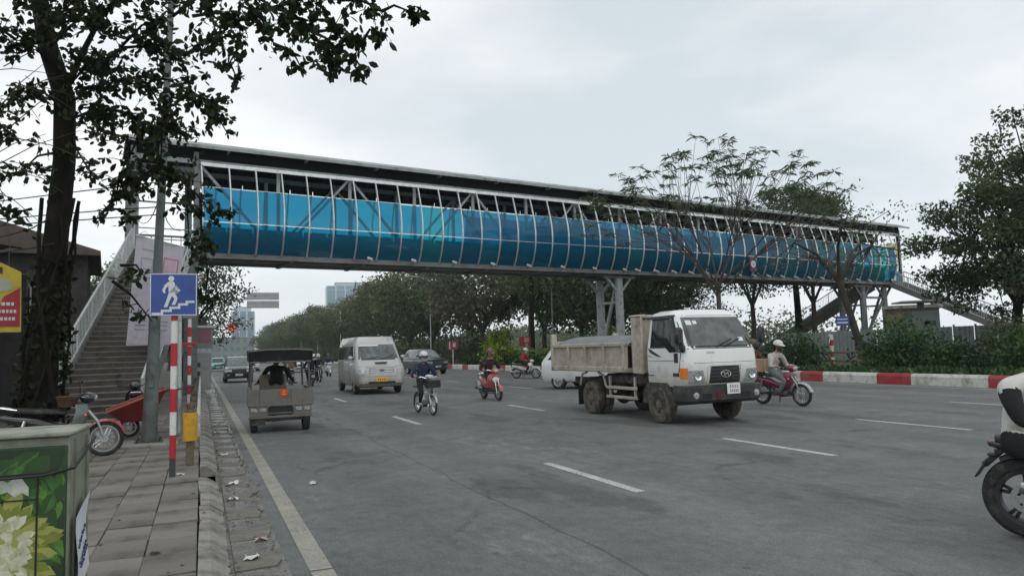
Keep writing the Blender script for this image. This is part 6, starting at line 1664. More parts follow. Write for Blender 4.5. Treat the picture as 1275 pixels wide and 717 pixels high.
# fan of palm leaves
def palm(loc, label, H=2.7, s=1.0):
    t = empty('palm', loc, 0, label, 'palm'); rg = random.Random(int(loc[1] * 10))
    mb = MB(); mb.cyl((0, 0, 0), (0, 0, .7), .10, .08, 8); mb.build('trunk', bark, t)
    for k in range(15):
        a = k * 2.4; el = rg.uniform(.45, 1.25); L = rg.uniform(1.9, 2.7) * s
        mb = MB(); d = Vector((math.cos(a), math.sin(a), 0)); sd_ = Vector((-d.y, d.x, 0)); pts = []
        for i in range(9):
            q = i / 8; pts.append(Vector((0, 0, .65)) + d * (L * q * math.cos(el * (1 - .6 * q))) + Vector((0, 0, L * q * math.sin(el) - 1.0 * q * q * L * .55)))
        mb.tube(pts, [.018] * 8 + [.004], 4, False)
        for i in range(1, 9):
            for sg in (-1, 1):
                b_ = pts[i]; w_ = .5 * math.sin(math.pi * min(.95, i / 9)) * s; tip = b_ + sd_ * (sg * w_) + (pts[i] - pts[i - 1]).normalized() * .22 - Vector((0, 0, .12))
                c = (pts[i] - pts[i - 1]).normalized() * .045
                mb.add([b_ - c, b_ + c, tip], [(0, 1, 2)])
        mb.build('frond', g_lime[k % 3], t, ang=60, recalc=False)
palm((22.9, 47.6, .2), 'arching palm with yellow green fronds behind the hedge under the bridge')
# strap leaved bed along the painted kerb
def strap_bed(y0, y1, w, n, label, h=.55, mats=g_lush):
    r = np.random.default_rng(int(y0 * 7)); C_ = np.zeros((n, 3)); C_[:, 1] = r.uniform(y0, y1, n)
    C_[:, 0] = np.array([kerb_x(y) for y in C_[:, 1]]) + .35 + r.random(n) ** .8 * w; C_[:, 2] = .22
    ax = np.stack([r.normal(size=n) * .45, r.normal(size=n) * .45, np.ones(n)], 1)
    o = link('ground_cover', leaves_mesh('ground_cover', C_, h, mats, 7, r.integers(0, 3, n), 'strip', 0, ax)); o['kind'] = 'stuff'
    return o
strap_bed(8, 32, 1.5, 4600, '', .45)
strap_bed(32, 48, 1.2, 1500, '')
def hedge(y0, y1, w, h, n, label):
    r = np.random.default_rng(int(y0)); t = empty('hedge', (kerb_x((y0 + y1) / 2) + .45, (y0 + y1) / 2, .2), 0, label, 'hedge')
    P_ = np.stack([r.uniform(0, w, n), r.uniform(y0, y1, n) - (y0 + y1) / 2, np.minimum(h, r.random(n) ** .6 * h * 1.1)], 1)
    P_[:, 2] *= 1 + .12 * np.sin(P_[:, 1] * 1.7)
    link('foliage', leaves_mesh('foliage', P_, .2, g_lush, 3, r.integers(0, 3, n), 'diamond', 0), t)
    mb = MB()
    for i in range(int((y1 - y0) * 2)): mb.tube([(w / 2, i * .5 - (y1 - y0) / 2, 0), (w / 2 + .1, i * .5 - (y1 - y0) / 2 + .05, h * .8)], [.02, .008], 4, False)
    mb.build('stems', bark_dark, t, recalc=False)['kind'] = 'stuff'
hedge(44, 64, 1.2, .85, 5200, 'clipped green hedge along the striped kerb under the bridge')
# far-off wooded belt closing the horizon
r = np.random.default_rng(4); n = 26000
xx = r.uniform(-138, 258, n); yy = r.uniform(330, 372, n); P_ = np.stack([xx, yy, r.random(n) * (9 + 2.5 * np.sin(xx * .05) + 1.5 * np.sin(xx * .21))], 1)
P_ = P_[(np.abs(xx - 10) > 16)]
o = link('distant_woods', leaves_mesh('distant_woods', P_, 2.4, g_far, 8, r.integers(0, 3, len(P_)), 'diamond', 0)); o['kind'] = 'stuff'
n = 60000
xx = r.uniform(66, 90, n); yy = r.uniform(-20, 320, n); P_ = np.stack([xx, yy, .2 + r.random(n) ** 1.3 * (4.6 + 1.4 * np.sin(yy * .11) + .8 * np.sin(yy * .5))], 1)
P_ = P_[(yy > 75)]
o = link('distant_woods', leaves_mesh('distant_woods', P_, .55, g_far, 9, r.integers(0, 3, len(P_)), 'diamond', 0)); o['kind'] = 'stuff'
# low bushes under the far row
bushes = [shrub_mesh(30 + k, 2.6, 3.2, 60, .34, [g_far, g_brown, g_far][k], .5) for k in range(3)]
for i in range(30):
    y = 66 + i * 7.2 + rg.uniform(-1.5, 1.5)
    plant('shrub', bushes[i % 3], (23.6 + rg.uniform(0, 1.6), y, .2), 'leafy bush under the far row of trees, fading down the road', 'shrub', 'bushes under the far row of trees', rg.uniform(0, 6), rg.uniform(.8, 1.2), sp_)
fine_bush = [shrub_mesh(50 + k, 2.4, 3.0, 110, .17, [g_dark, g_lush][k], .4) for k in range(2)]
for i, (x, y, s) in enumerate(((31, 38, .8), (34, 42, .9), (29, 47.5, .8), (36, 47, 1.0), (44, 58, 1.1))):
    plant('shrub', fine_bush[i % 2], (x, y, .2), ['leafy bush just behind the bridge pier', 'broad bush behind the truck cab', 'bush between the palm and the pier', 'tall bush under the dark trees behind the truck', 'far bush under the dark trees above the cab roof'][i], 'shrub', None, i, s, sp_)
# ================================================================ STREET FURNITURE, SIGNS, STALLS, BUILDINGS
def banded_pole(parent, x, y, z0, z1, r, n, name='band', lean=(0, 0), first=0, low_dark=0.0):
    p = lambda z: (x + lean[0] * (z - z0), y + lean[1] * (z - z0), z)
    if low_dark:
        mb = MB(); mb.cyl(p(z0 - .05), p(z0 + low_dark), r * .9, r * .9, 14); mb.build('pole_foot', steel_dark, parent); z0b = z0 + low_dark
    else: z0b = z0
    for i in range(n):
        a, b = z0b + (z1 - z0b) * i / n, z0b + (z1 - z0b) * (i + 1) / n
        mb = MB(); mb.cyl(p(a + .001), p(b - .001), r, r, 14); mb.build(name, red_paint if (i + first) % 2 == 0 else white_band, parent)

blue_sign = M('sign_blue', (0.008, 0.055, 0.275), 0.4, 0, 0.06, 4, coat=.3, dirt=((.03, .04, .10), .2, 5))
sign_white = M('sign_white', (0.62, 0.64, 0.66), 0.45, 0, 0.05)
sign_red = M('sign_red', (0.38, 0.02, 0.02), 0.45, 0, 0.08)
# ---- pedestrian bridge sign on a striped pole
sg_ = empty('pedestrian_bridge_sign', (-.34, 10.84, .12), R(-3), 'blue pedestrian bridge sign with walking figure on a red and white striped pole', 'sign')
banded_pole(sg_, 0, 0, 0, 2.70, .042, 8, 'pole_band', (.004, 0), 0, .25)
bl = MB(); bl.box((0, -.06, 2.44), (.585, .012, .575), .004); pl_ = bl.build('sign_plate', blue_sign, sg_)
mb = MB()
for a in (0, 1):
    for s in (-1, 1): mb.box((s * .283 if a else 0, -.068, 2.44 + (0 if a else s * .278)), ((.012, .004, .575) if a else (.585, .004, .012)))
mb.build('border', sign_white, pl_, smooth=False)
def decal2(pts, name, mat, par, y=-.0675, t=.004): mb = MB(); mb.prism(pts, t, lambda a, b, q: (a, y - q, 2.44 + b)); return mb.build(name, mat, par, smooth=False)
# figure: head, body, arms, legs as one pictogram each, and the stepped line
mb = MB(); mb.prism([(-.03 + .037 * math.cos(2 * math.pi * i / 16), .215 + .037 * math.sin(2 * math.pi * i / 16)) for i in range(16)], .004, lambda a, b, q: (a, -.067 - q, 2.44 + b)); mb.build('figure_head', sign_white, pl_, smooth=False)
decal2([(-.075, .165), (-.045, .178), (.0, .172), (.015, .15), (.02, .08), (.055, .04), (.085, .045), (.08, .065), (.04, .075), (.03, .13), (.01, .02), (.04, -.02), (.05, -.06), (.02, -.14), (-.025, -.14), (.012, -.06), (-.02, -.02), (-.05, -.09), (-.075, -.17), (-.12, -.17), (-.085, -.07), (-.06, .02), (-.065, .12), (-.09, .09), (-.105, .06), (-.10, .02), (-.125, .02), (-.14, .06), (-.11, .13)], 'figure_body', sign_white, pl_)
decal2([(-.265, -.245), (-.155, -.245), (-.155, -.205), (-.05, -.205), (-.05, -.165), (.055, -.165), (.055, -.12), (.15, -.12), (.15, -.085), (.26, -.085), (.26, -.115), (.18, -.115), (.18, -.15), (.085, -.15), (.085, -.195), (-.02, -.195), (-.02, -.235), (-.125, -.235), (-.125, -.275), (-.265, -.275)], 'stair_line', sign_white, pl_)
mb = MB(); mb.box((0, -.045, 2.6), (.2, .02, .03)); mb.box((0, -.045, 2.3), (.2, .02, .03)); mb.build('clamp', steel_pale, sg_, smooth=False)

# ---- tall leaning lamp post
lp = empty('lamp_post', (-.88, 15.23, .12), 0, 'tall grey-green lamp post leaning slightly, rising out of the frame', 'lamp post')
post_m = M('lamp_post_paint', (.135, .155, .15), .6, .1, .15, 3, .1, 20, dirt=((.07, .06, .05), .4, 4))
mb = MB(); mb.tube([(0, 0, -.05), (.10, 0, 2.9), (.30, 0, 8.6), (.36, -.0, 10.2)], [.14, .085, .056, .05], 16); mb.build('pole', post_m, lp)
mb = MB(); mb.box((0, 0, .03), (.48, .48, .06), .01); bp_ = mb.build('base_plate', steel_dark, lp)
for a in range(4):
    mb = MB(); c, s = math.cos(a * 1.571 + .785), math.sin(a * 1.571 + .785); mb.cyl((c * .26, s * .26, .05), (c * .26, s * .26, .12), .02, n=6); mb.build('anchor_bolt', steel_dark, bp_)
mb = MB(); mb.box((.03, -.155, 1.2), (.11, .02, .3), .01); mb.build('access_door', post_m, lp)
mb = MB(); mb.tube([(.36, 0, 10.15), (.9, 0, 10.6), (1.9, 0, 10.8)], [.05, .04, .035], 8); mb.build('arm', post_m, lp)
mb = MB(); mb.ball((2.1, 0, 10.8), (.35, .14, .07)); mb.build('lantern', steel_pale, lp)
pl2 = MB(); pl2.box((-1.02 + .0, 15.15, .06), (1.3, .9, .1), .02); tag(pl2.build('concrete_pad', concrete, smooth=False), kind='structure').location = (0, 0, .06)

# ---- other poles in the cluster behind the sign
t = empty('signpost', (-.30, 22.8, .12), 0, 'thin red and white striped post farther back beside the guard rail', 'post')
banded_pole(t, 0, 0, 0, 3.0, .05, 11, 'pole_band')
mb = MB(); mb.box((0, -.06, 1.98), (.42, .03, .09), .01); mb.build('cross_plate', sign_red, t)
mb = MB(); mb.box((0, -.06, 2.85), (.36, .03, .28), .01); mb.build('sign_back', steel_grey, t)
for x, y, h, r_, lb in ((-.42, 17.0, 3.1, .055, 'pale grey steel post just behind the blue sign'), (-.62, 20.5, 3.6, .05, 'slim grey-green post between the lamp post and the striped post'), (-.30, 27.0, 5.6, .045, 'tall thin grey post past the striped posts by the stairs'), (-1.1, 19.2, 2.6, .05, 'short grey-green post close behind the leaning lamp post')):
    t = empty('steel_post', (x, y, .12), 0, lb, 'post')
    mb = MB(); mb.cyl((0, 0, -.05), (0, 0, h), r_, r_ * .9, 12); mb.build('pole', steel_pale if h < 3.3 and r_ > .052 else post_m, t)
    mb = MB(); mb.cyl((0, 0, h), (0, 0, h + .04), r_ * 1.15, r_ * .6, 12); mb.build('cap', steel_dark, t)

# ---- guard rail with yellow end
gr = empty('guard_rail', (-.10, 11.9, .12), 0, 'long W-beam guard rail with yellow rounded end along the kerb', 'guard rail')
gcs = [(.0, .38), (.045, .42), (.045, .50), (.0, .545), (.0, .585), (.045, .63), (.045, .71), (.0, .75)]
for k in range(13):
    y0, y1 = .05 + k * 2.0, 2.04 + k * 2.0
    mb = MB(); rings = [[Vector((.055 + a + .0 * y, y, z)) for a, z in gcs] + [Vector((.050 + a, y, z)) for a, z in reversed(gcs)] for y in (y0, y1)]
    mb.loft(rings); mb.build('beam', M('guard_rail_paint', (.50, .49, .46), .55, .1, .1, dirt=((.24, .19, .14), .4, 4)) if k == 0 else bpy.data.materials['guard_rail_paint'], gr)
    mb = MB(); mb.cyl((-.04, y0 + .02, -.1), (-.04, y0 + .02, .80), .055, n=12); pst = mb.build('post', M('guard_post', (.16, .13, .075), .8, 0, .25, dirt=((.07, .05, .04), .5, 6)) if k == 0 else bpy.data.materials['guard_post'], gr)
    mb = MB(); mb.box((.02, y0 + .02, .56), (.08, .08, .28), .01); mb.build('spacer', steel_grey, pst)
mb = MB(); rings = []
for i in range(9):
    a = R(-20 + 200 * i / 8); rings.append([Vector((-.02 + .10 * math.cos(a) - .02, .05 - .14 * math.sin(a), z)) for z in (.36, .40, .56, .73, .77)] + [Vector((-.02 + .085 * math.cos(a) - .02, .05 - .125 * math.sin(a), z)) for z in (.77, .73, .56, .40, .36)])
mb.loft(rings); mb.build('end_terminal', yellow_paint, gr)

# ---- painted utility cabinet
cab_side = M('cabinet_side_paint', (.21, .225, .17), .6, 0, .15, 4, dirt=((.07, .075, .04), .5, 2.2))
cb = empty('utility_cabinet', (-.65, 4.60, .12), R(-4), 'street utility cabinet wrapped in a green leaf and pale flower print', 'cabinet')
CH = 1.18
mb = MB(); mb.box((-.46, .26, CH / 2), (.92, .49, CH), .012); mb.build('body', cab_side, cb)
mb = MB(); mb.box((-.46, .0, CH / 2 - .02), (.90, .035, CH - .06), .006); fp = mb.build('front_panel', M('cabinet_print_ground', (.012, .035, .012), .5, 0, .4, 7, dirt=((.05, .055, .03), .3, 5)), cb)
# the flat print: leaves, two pale many-petalled blooms and a torn strip of old poster
pr = random.Random(31)
leaf_inks = [M('print_leaf_' + nm, c, .5, 0, .25, 14, dirt=((.05, .055, .03), .25, 6)) for nm, c in (('dark', (.020, .065, .014)), ('mid', (.045, .13, .022)), ('bright', (.085, .20, .03)), ('yellow', (.20, .24, .02)))]
petal_inks = [M('print_petal_' + nm, c, .5, 0, .12, 18, dirt=((.16, .16, .07), .25, 7)) for nm, c in (('cream', (.56, .56, .42)), ('pale', (.44, .45, .28)), ('lime', (.30, .32, .08)), ('olive', (.17, .20, .03)))]
XL, XR, ZB, ZT = -.905, -.012, .035, 1.125
def clip(x, z): return (min(XR, max(XL, x)), min(ZT, max(ZB, z)))
dep = [0.0]
def ink(mb, pts, mi):
    dep[0] += 2.0e-6
    y = -.0182 - dep[0]; mb.m = mi
    q = [clip(a, c) for a, c in pts]; mb.add([(a, y, c) for a, c in q], [tuple(range(len(q)))])
pm = MB()
for i in range(170):
    x, z = pr.uniform(XL, XR), pr.choice([pr.uniform(.78, 1.12), pr.uniform(.05, 1.12)]); L = pr.uniform(.10, .20); a = pr.uniform(-2.6, -.5); w_ = L * pr.uniform(.22, .34)
    c, sn = math.cos(a), math.sin(a); k_ = pr.choice([0, 0, 1, 1, 2]) if z > .8 else pr.choice([0, 1, 2, 3])
    P2 = lambda u, v: (x + c * u - sn * v, z + sn * u + c * v)
    for sg, dk in ((1, 0), (-1, 1)):
        ink(pm, [P2(0, 0), P2(L * .25, sg * w_ * .8), P2(L * .55, sg * w_), P2(L * .82, sg * w_ * .55), P2(L, 0)], max(0, k_ - dk))
pm.build('printed_leaves', leaf_inks, fp, smooth=False, recalc=False)['kind'] = 'stuff'
pm = MB()
for cx, cz, Rf in ((-.33, .62, .30), (-.80, .40, .26), (-.10, .16, .2)):
    for ring_ in range(9):
        f = 1 - ring_ / 9; n_ = int(26 * f) + 8
        for i in range(n_):
            a = 2 * math.pi * (i + pr.uniform(-.3, .3)) / n_; r0, r1 = Rf * f * .45, Rf * f * pr.uniform(.85, 1.12); w_ = Rf * .075 * pr.uniform(.8, 1.3); bend = pr.uniform(-.25, .25)
            c, sn = math.cos(a), math.sin(a); c2, s2 = math.cos(a + bend), math.sin(a + bend)
            k_ = pr.choice([2, 3, 3, 2]) if f > .85 else pr.choice([1, 2, 2, 3]) if f > .7 else pr.choice([0, 0, 0, 1, 1, 2])
            ink(pm, [(cx + c * r0 - sn * w_ * .4, cz + sn * r0 + c * w_ * .4), (cx + c2 * r1 * .85 - s2 * w_, cz + s2 * r1 * .85 + c2 * w_), (cx + c2 * r1, cz + s2 * r1), (cx + c2 * r1 * .85 + s2 * w_, cz + s2 * r1 * .85 - c2 * w_), (cx + c * r0 + sn * w_ * .4, cz + sn * r0 - c * w_ * .4)], k_)
pm.build('printed_bloom', petal_inks, fp, smooth=False, recalc=False)['kind'] = 'stuff'
pm = MB(); up_, lo_ = [], []
for i in range(15):
    x = -.62 + .44 * i / 14; up_.append((x, .955 + pr.uniform(-.02, .025) - (.02 if i in (0, 14) else 0))); lo_.append((x, .895 + pr.uniform(-.02, .015)))
for i in range(14): ink(pm, [lo_[i], lo_[i + 1], up_[i + 1], up_[i]], 0)
pm.build('torn_poster_strip', M('torn_poster', (.46, .50, .44), .8, 0, .15, 12, dirt=((.2, .22, .16), .3, 9)), fp, smooth=False, recalc=False)
for q in (((-.14, -.0215, .50), (.008, .006, .94)), ((-.46, -.0215, .992), (.88, .006, .008)), ((-.30, -.0215, .86), (.32, .006, .006))):
    mb = MB(); mb.box(*q); mb.build('door_seam', ink_black, fp, smooth=False)
mb = MB(); mb.box((-.46, .25, CH + .01), (.94, .53, .022), .006); mb.build('lid', M('cabinet_lid', (.30, .31, .27), .6, 0, .15, dirt=((.12, .12, .08), .45, 4)), cb)
mb = MB(); mb.box((-.46, .26, -.03), (.86, .44, .10), .01); mb.build('plinth', concrete, cb)
mb = MB(); mb.tube([(-.95, -.045, .99), (-.5, -.05, .975), (-.1, -.05, .985), (.03, -.02, 1.01), (.035, .2, 1.06), (.03, .5, 1.12)], .008, 6); mb.build('cable', ink_black, cb)
for yb in (.12, .40):
    mb = MB(); mb.box((.004, yb, CH / 2), (.012, .02, CH - .06)); mb.build('corner_strip', cab_side, cb, smooth=False)
# notice taped to its side
nt = empty('notice', (-.63, 4.78, 0), R(-4), 'white paper notice with hand lettering taped on the side of the painted cabinet', 'notice')
mb = MB(); vs = []
for i in range(7):
    for j in range(5):
        u, v = i / 6, j / 4
        vs.append((.022 + .012 * math.sin(u * 5 + v * 2) + .012 * (1 - v) * u, -.14 + .30 * v + .0 * u, .46 + .42 * u + .10 * v - .03))
mb.add(vs, [(i * 5 + j, i * 5 + j + 1, i * 5 + j + 6, i * 5 + j + 5) for i in range(6) for j in range(4)]); mb.build('paper', M('notice_paper', (.58, .60, .64), .8, 0, .05), nt)
mb = MB(); rn = random.Random(4)
for row_ in (.60, .40, .33):
    y = -.11
    while y < .12:
        w_ = rn.uniform(.012, .03); u = row_; v = (y + .14) / .30
        xx = .0245 + .012 * math.sin(u * 5 + v * 2) + .012 * (1 - v) * u
        mb.box((xx + .004, y + w_ / 2, .46 + .42 * u + .10 * v - .03 + rn.uniform(-.006, .006)), (.006, w_ * .8, rn.uniform(.010, .022))); y += w_ + .008
mb.build('hand_lettering', M('blue_ink', (.06, .07, .16), .7), nt, smooth=False)['kind'] = 'stuff'

# ---- hanging banner by the stairs
bn = empty('banner', (-1.3, 24.5, 0), 0, 'long pale lilac cloth banner hanging beside the stairs behind the blue sign', 'banner')
ban = M('banner_cloth', (.52, .49, .55), .85, 0, .06, 2, .2, 6, trans=.3, dirt=((.34, .31, .36), .3, 2))
mb = MB(); vs = []; NX_, NZ_ = 10, 16
cs_ = ((-.52, 5.46), (.82, 5.14), (-.76, 2.12), (.46, 2.12))
def bpt(u, v):
    xa = cs_[2][0] + (cs_[0][0] - cs_[2][0]) * v; xb = cs_[3][0] + (cs_[1][0] - cs_[3][0]) * v
    za = cs_[2][1] + (cs_[0][1] - cs_[2][1]) * v; zb = cs_[3][1] + (cs_[1][1] - cs_[3][1]) * v
    return Vector((xa + (xb - xa) * u, .05 * math.sin(u * 9 + v * 2) + .03 * math.sin(v * 7), za + (zb - za) * u))
for i in range(NZ_ + 1):
    for j in range(NX_ + 1): vs.append(bpt(j / NX_, i / NZ_))
mb.add(vs, [(i * (NX_ + 1) + j, i * (NX_ + 1) + j + 1, (i + 1) * (NX_ + 1) + j + 1, (i + 1) * (NX_ + 1) + j) for i in range(NZ_) for j in range(NX_)]); cl_ = mb.build('cloth', ban, bn, recalc=False)
pinkp, greyp = M('banner_pink_print', (.46, .16, .22), .8), M('banner_grey_print', (.27, .26, .33), .8)
def bprint(u0, u1, v0, v1, mat, nm):
    mb = MB(); q = []
    for v in np.linspace(v0, v1, 4):
        for u in np.linspace(u0, u1, 5): q.append(bpt(u, v) + Vector((0, -.008, 0)))
    mb.add(q, [(i * 5 + j, i * 5 + j + 1, i * 5 + j + 6, i * 5 + j + 5) for i in range(3) for j in range(4)]); mb.build(nm, mat, cl_, recalc=False)
for a in ((.60, .92, .84, .855), (.60, .92, .68, .695), (.60, .625, .695, .84), (.895, .92, .695, .84)): bprint(*a, pinkp, 'printed_border')
bprint(.67, .85, .72, .82, M('banner_pale_pink', (.5, .34, .42), .8), 'printed_emblem')
for a in ((.14, .40, .80, .81), (.14, .40, .70, .71), (.14, .16, .71, .80), (.38, .40, .71, .80)): bprint(*a, greyp, 'printed_border')
for v in (.88, .62, .22, .18, .14): bprint(.14, .50 if v > .5 else .86, v, v + .014, greyp, 'printed_line')
for x, z in ((-.5, 5.46), (.8, 5.14)):
    mb = MB(); mb.tube([(x, 0, z), (x + .05, 2.5, 6.0), (x + .1, 8.2, 6.4)], .008, 4); mb.build('rope', greyp, bn)
mb = MB(); mb.tube([(-.54, 0, 5.47), (.84, 0, 5.13)], .02, 6); mb.build('rod', stainless, bn)

# ---- stall with tin awning behind the tree, and its shop sign
tin = M('rusty_tin_roof', (.075, .066, .058), .75, .15, .3, 3, .2, 20, dirt=((.10, .065, .04), .45, 3))
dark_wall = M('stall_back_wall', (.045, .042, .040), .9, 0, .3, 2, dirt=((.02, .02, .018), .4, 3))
stl = empty('stall', (-7.6, 19.0, .12), 0, 'dark open-fronted stall with rusty tin awning behind the tree', 'stall')
mb = MB()
nx = 40; rings = []
for y, z in ((-4.0, 3.55), (0, 4.05), (3.5, 4.4)):
    rings.append([Vector((-4.6 + 8.0 * i / nx, y, z + .035 * math.sin(i * math.pi / 1.25) + .18 * math.sin(i * .2))) for i in range(nx + 1)])
mb.loft(rings, False, False); mb.build('awning', tin, stl, recalc=False)
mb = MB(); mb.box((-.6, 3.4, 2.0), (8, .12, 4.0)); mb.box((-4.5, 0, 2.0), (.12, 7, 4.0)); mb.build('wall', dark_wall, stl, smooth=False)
for x in (-4.4, -1.8, .8, 3.2):
    mb = MB(); mb.cyl((x, -3.8, 0), (x, -3.8, 3.55), .045, n=8); mb.build('awning_post', steel_grey, stl)
mb = MB(); mb.box((-.6, -3.95, 3.5), (8.0, .06, .1)); mb.build('awning_beam', steel_grey, stl, smooth=False)
rs = random.Random(6)
for k in range(9):
    c = rs.choice([(.12, .04, .03), (.06, .07, .10), (.16, .15, .14), (.05, .08, .05)])
    mb = MB(); w_ = rs.uniform(.3, .6); mb.box((0, 0, w_ * .4), (w_ * 1.3, w_, w_ * .8), .01); mb.box((0, 0, w_ * .8), (w_ * 1.34, w_ * 1.03, .03), .005)
    o = mb.build('crate', M('crate_plastic', c, .6), smooth=False)
    tag(o, 'stacked goods crate in the dark under the stall awning', 'crate', 'crates under the stall awning'); o.location = (-8.6 + k * .62, 20.6 + rs.uniform(-.5, .5), .12); o.rotation_euler = (0, 0, rs.uniform(-.3, .3))
ss = empty('shop_sign', (-3.75, 16.2, 0), R(4), 'yellow shop signboard with red panel hanging under the stall awning', 'shop sign')
mb = MB(); mb.prism([(-.7, 2.28), (.62, 2.28), (.60, 3.42), (.30, 3.58), (-.7, 3.95)], .05, lambda a, b, q: (a, q, b)); brd = mb.build('board', M('sign_yellow', (.55, .43, .04), .55, 0, .08, dirt=((.3, .2, .04), .25, 5)), ss, smooth=False)
def sprint(pts, nm, mat, d=.004): mb = MB(); mb.prism(pts, .004, lambda a, b, q: (a, -d - q, b)); mb.build(nm, mat, brd, smooth=False)
sred, sdark = M('sign_print_red', (.36, .02, .03), .5), M('sign_print_dark', (.05, .03, .02), .5)
sprint([(.10, 2.38), (.60, 2.38), (.595, 3.12), (.34, 2.95)], 'red_panel', sred)
for x, z, r_, m_ in ((-.3, 3.05, .24, sred), (-.12, 2.75, .16, sred), (.12, 3.10, .11, sdark), (-.42, 2.55, .2, M('sign_print_green', (.06, .12, .03), .5)), (.0, 2.95, .10, sdark), (.34, 3.16, .13, M('sign_print_pale', (.42, .42, .34), .5))):
    sprint([(x + r_ * math.cos(i * .524) * (1 + .25 * math.sin(i * 2.1 + x * 9)), z + r_ * math.sin(i * .524) * (1 + .2 * math.cos(i * 1.7))) for i in range(12)], 'picture', m_, .009)
for z in (2.78, 2.64, 2.50):
    x = .24
    while x < .52:
        w_ = rs.uniform(.03, .06); sprint([(x, z), (x + w_, z), (x + w_, z + .06), (x, z + .06)], 'letter', sign_white, .009); x += w_ + .018
for x in (-.10, .10, .24):
    sprint([(x, 3.40), (x + .07, 3.38), (x + .07, 3.50), (x, 3.52)], 'letter', sdark, .009)
mb = MB(); mb.tube([(-.5, .03, 3.9), (-.5, .03, 4.4)], .01, 5); mb.tube([(.4, .03, 3.52), (.4, .03, 4.2)], .01, 5); mb.build('hanger', steel_dark, ss)

# ---- dark low house between the stall and the stairs
lh = empty('house', (-8.2, 31.0, .12), R(6), 'dark low house with tin roof crowded behind the stall and the left stairs', 'house')
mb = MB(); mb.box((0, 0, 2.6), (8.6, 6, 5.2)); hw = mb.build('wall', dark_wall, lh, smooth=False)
mb = MB(); mb.prism([(-4.8, 5.15), (4.7, 5.15), (4.7, 5.3), (.2, 6.7), (-4.8, 5.5)], 7.0, lambda a, b, q: (a, q - 3.5, b)); mb.build('roof', tin, lh, smooth=False)
for x in (-2.5, .2, 2.7):
    mb = MB(); mb.box((x, -3.03, 3.6), (1.1, .06, 1.2)); f_ = mb.build('window', glass_dark, hw, smooth=False)
    mb = MB(); mb.box((x, -3.08, 2.96), (1.3, .12, .08)); mb.box((x, -3.07, 3.6), (.05, .04, 1.2)); mb.build('frame', steel_grey, f_, smooth=False)
mb = MB(); mb.box((3.6, -3.2, 4.9), (.45, .3, .35), .02); mb.build('meter_box', steel_pale, lh)
# ---- handcart and basket by the parked motorcycle
hc = empty('handcart', (-1.22, 16.9, .12), R(8), 'red metal handcart tipped behind the leaning lamp post', 'handcart')
mb = MB(); rings = []
for z, w_, l_ in ((.32, .22, .26), (.74, .40, .52)):
    rings.append([Vector((sx * l_, sy * w_, z + (.20 * sx * (z > .5)))) for sx, sy in ((-1, -1), (1, -1), (1, 1), (-1, 1))])
mb.loft(rings, True); mb.build('tray', M('cart_red', (.19, .018, .015), .6, 0, .15, 3, dirt=((.14, .05, .04), .35, 4)), hc, smooth=False)
mb = MB(); mb.tube([(-.52, -.41, .56), (.52, -.41, .96), (.52, .41, .96), (-.52, .41, .56), (-.52, -.41, .56)], .018, 6); mb.build('rim', M('cart_rim', (.38, .10, .07), .5), hc)
for s in (-1, 1):
    mb = MB(); mb.tube([(.5, s * .33, .9), (1.05, s * .3, .98)], .018, 6); mb.build('handle', steel_dark, hc)
    mb = MB(); mb.tube([(.3, s * .3, .6), (.35, s * .32, 0)], .018, 6); mb.build('leg', steel_dark, hc)
w_ = spoke_wheel(hc, -.12, .20, .07, alloy, False, 'wheel')
bs = MB()
for k in range(6): bs.torus((0, 0, .03 + k * .05), (0, 0, 1), .15 + .012 * k, .022, 20, 6)
bs.lathe([(0, .012), (.15, .012), (.16, .16), (.2, .30)], n=20)
o = bs.build('basket', M('wicker', (.09, .055, .03), .85, 0, .3, 14, .4, 30)); tag(o, 'brown wicker basket on the seat of the red fendered motorcycle', 'basket'); o.location = (-2.0, 13.85, .955); o.scale = (.75, .75, .6)
sk = MB(); sk.ball((0, 0, .2), (.33, .26, .22), 14, 9); o = sk.build('sack', M('sacking', (.13, .09, .05), .95, 0, .3, 6, .8, 14)); tag(o, 'lumpy brown sack lying behind the parked motorcycle', 'sack'); o.location = (-3.0, 15.9, .12)

# ---- overhead wires on the left
wire_m = M('wire_black', (.02, .02, .02), .7)
wz = [((-9, 22, 4.7), (-2.6, 15.0, 4.35), (-.75, 15.23, 4.6)), ((-9, 21, 4.5), (-2.6, 15.1, 4.2), (-.76, 15.23, 4.45)), ((-9, 20, 4.15), (-3.2, 15.4, 3.65), (-2.4, 14.2, 4.1)), ((-9, 19, 3.9), (-3.4, 15.2, 3.45), (-2.3, 14.2, 3.7)), ((-9, 23, 5.2), (-2.6, 15.1, 4.7), (-.7, 15.23, 5.1)), ((-.7, 15.23, 5.0), (-1.5, 25, 5.5), (-2.5, 33, 7.5)), ((-.72, 15.23, 4.8), (-1.0, 25, 5.3), (-.3, 33, 7.3))]
for a, m_, b_ in wz:
    a, m_, b_ = Vector(a), Vector(m_), Vector(b_)
    pts = [a.lerp(m_, i / 8).lerp(m_.lerp(b_, i / 8), i / 8) for i in range(9)]
    mb = MB(); mb.tube(pts, .012, 5); tag(mb.build('overhead_wire', wire_m), 'black overhead wire sagging from the stall to the trunk and lamp post', 'wire', 'overhead wires at the left')

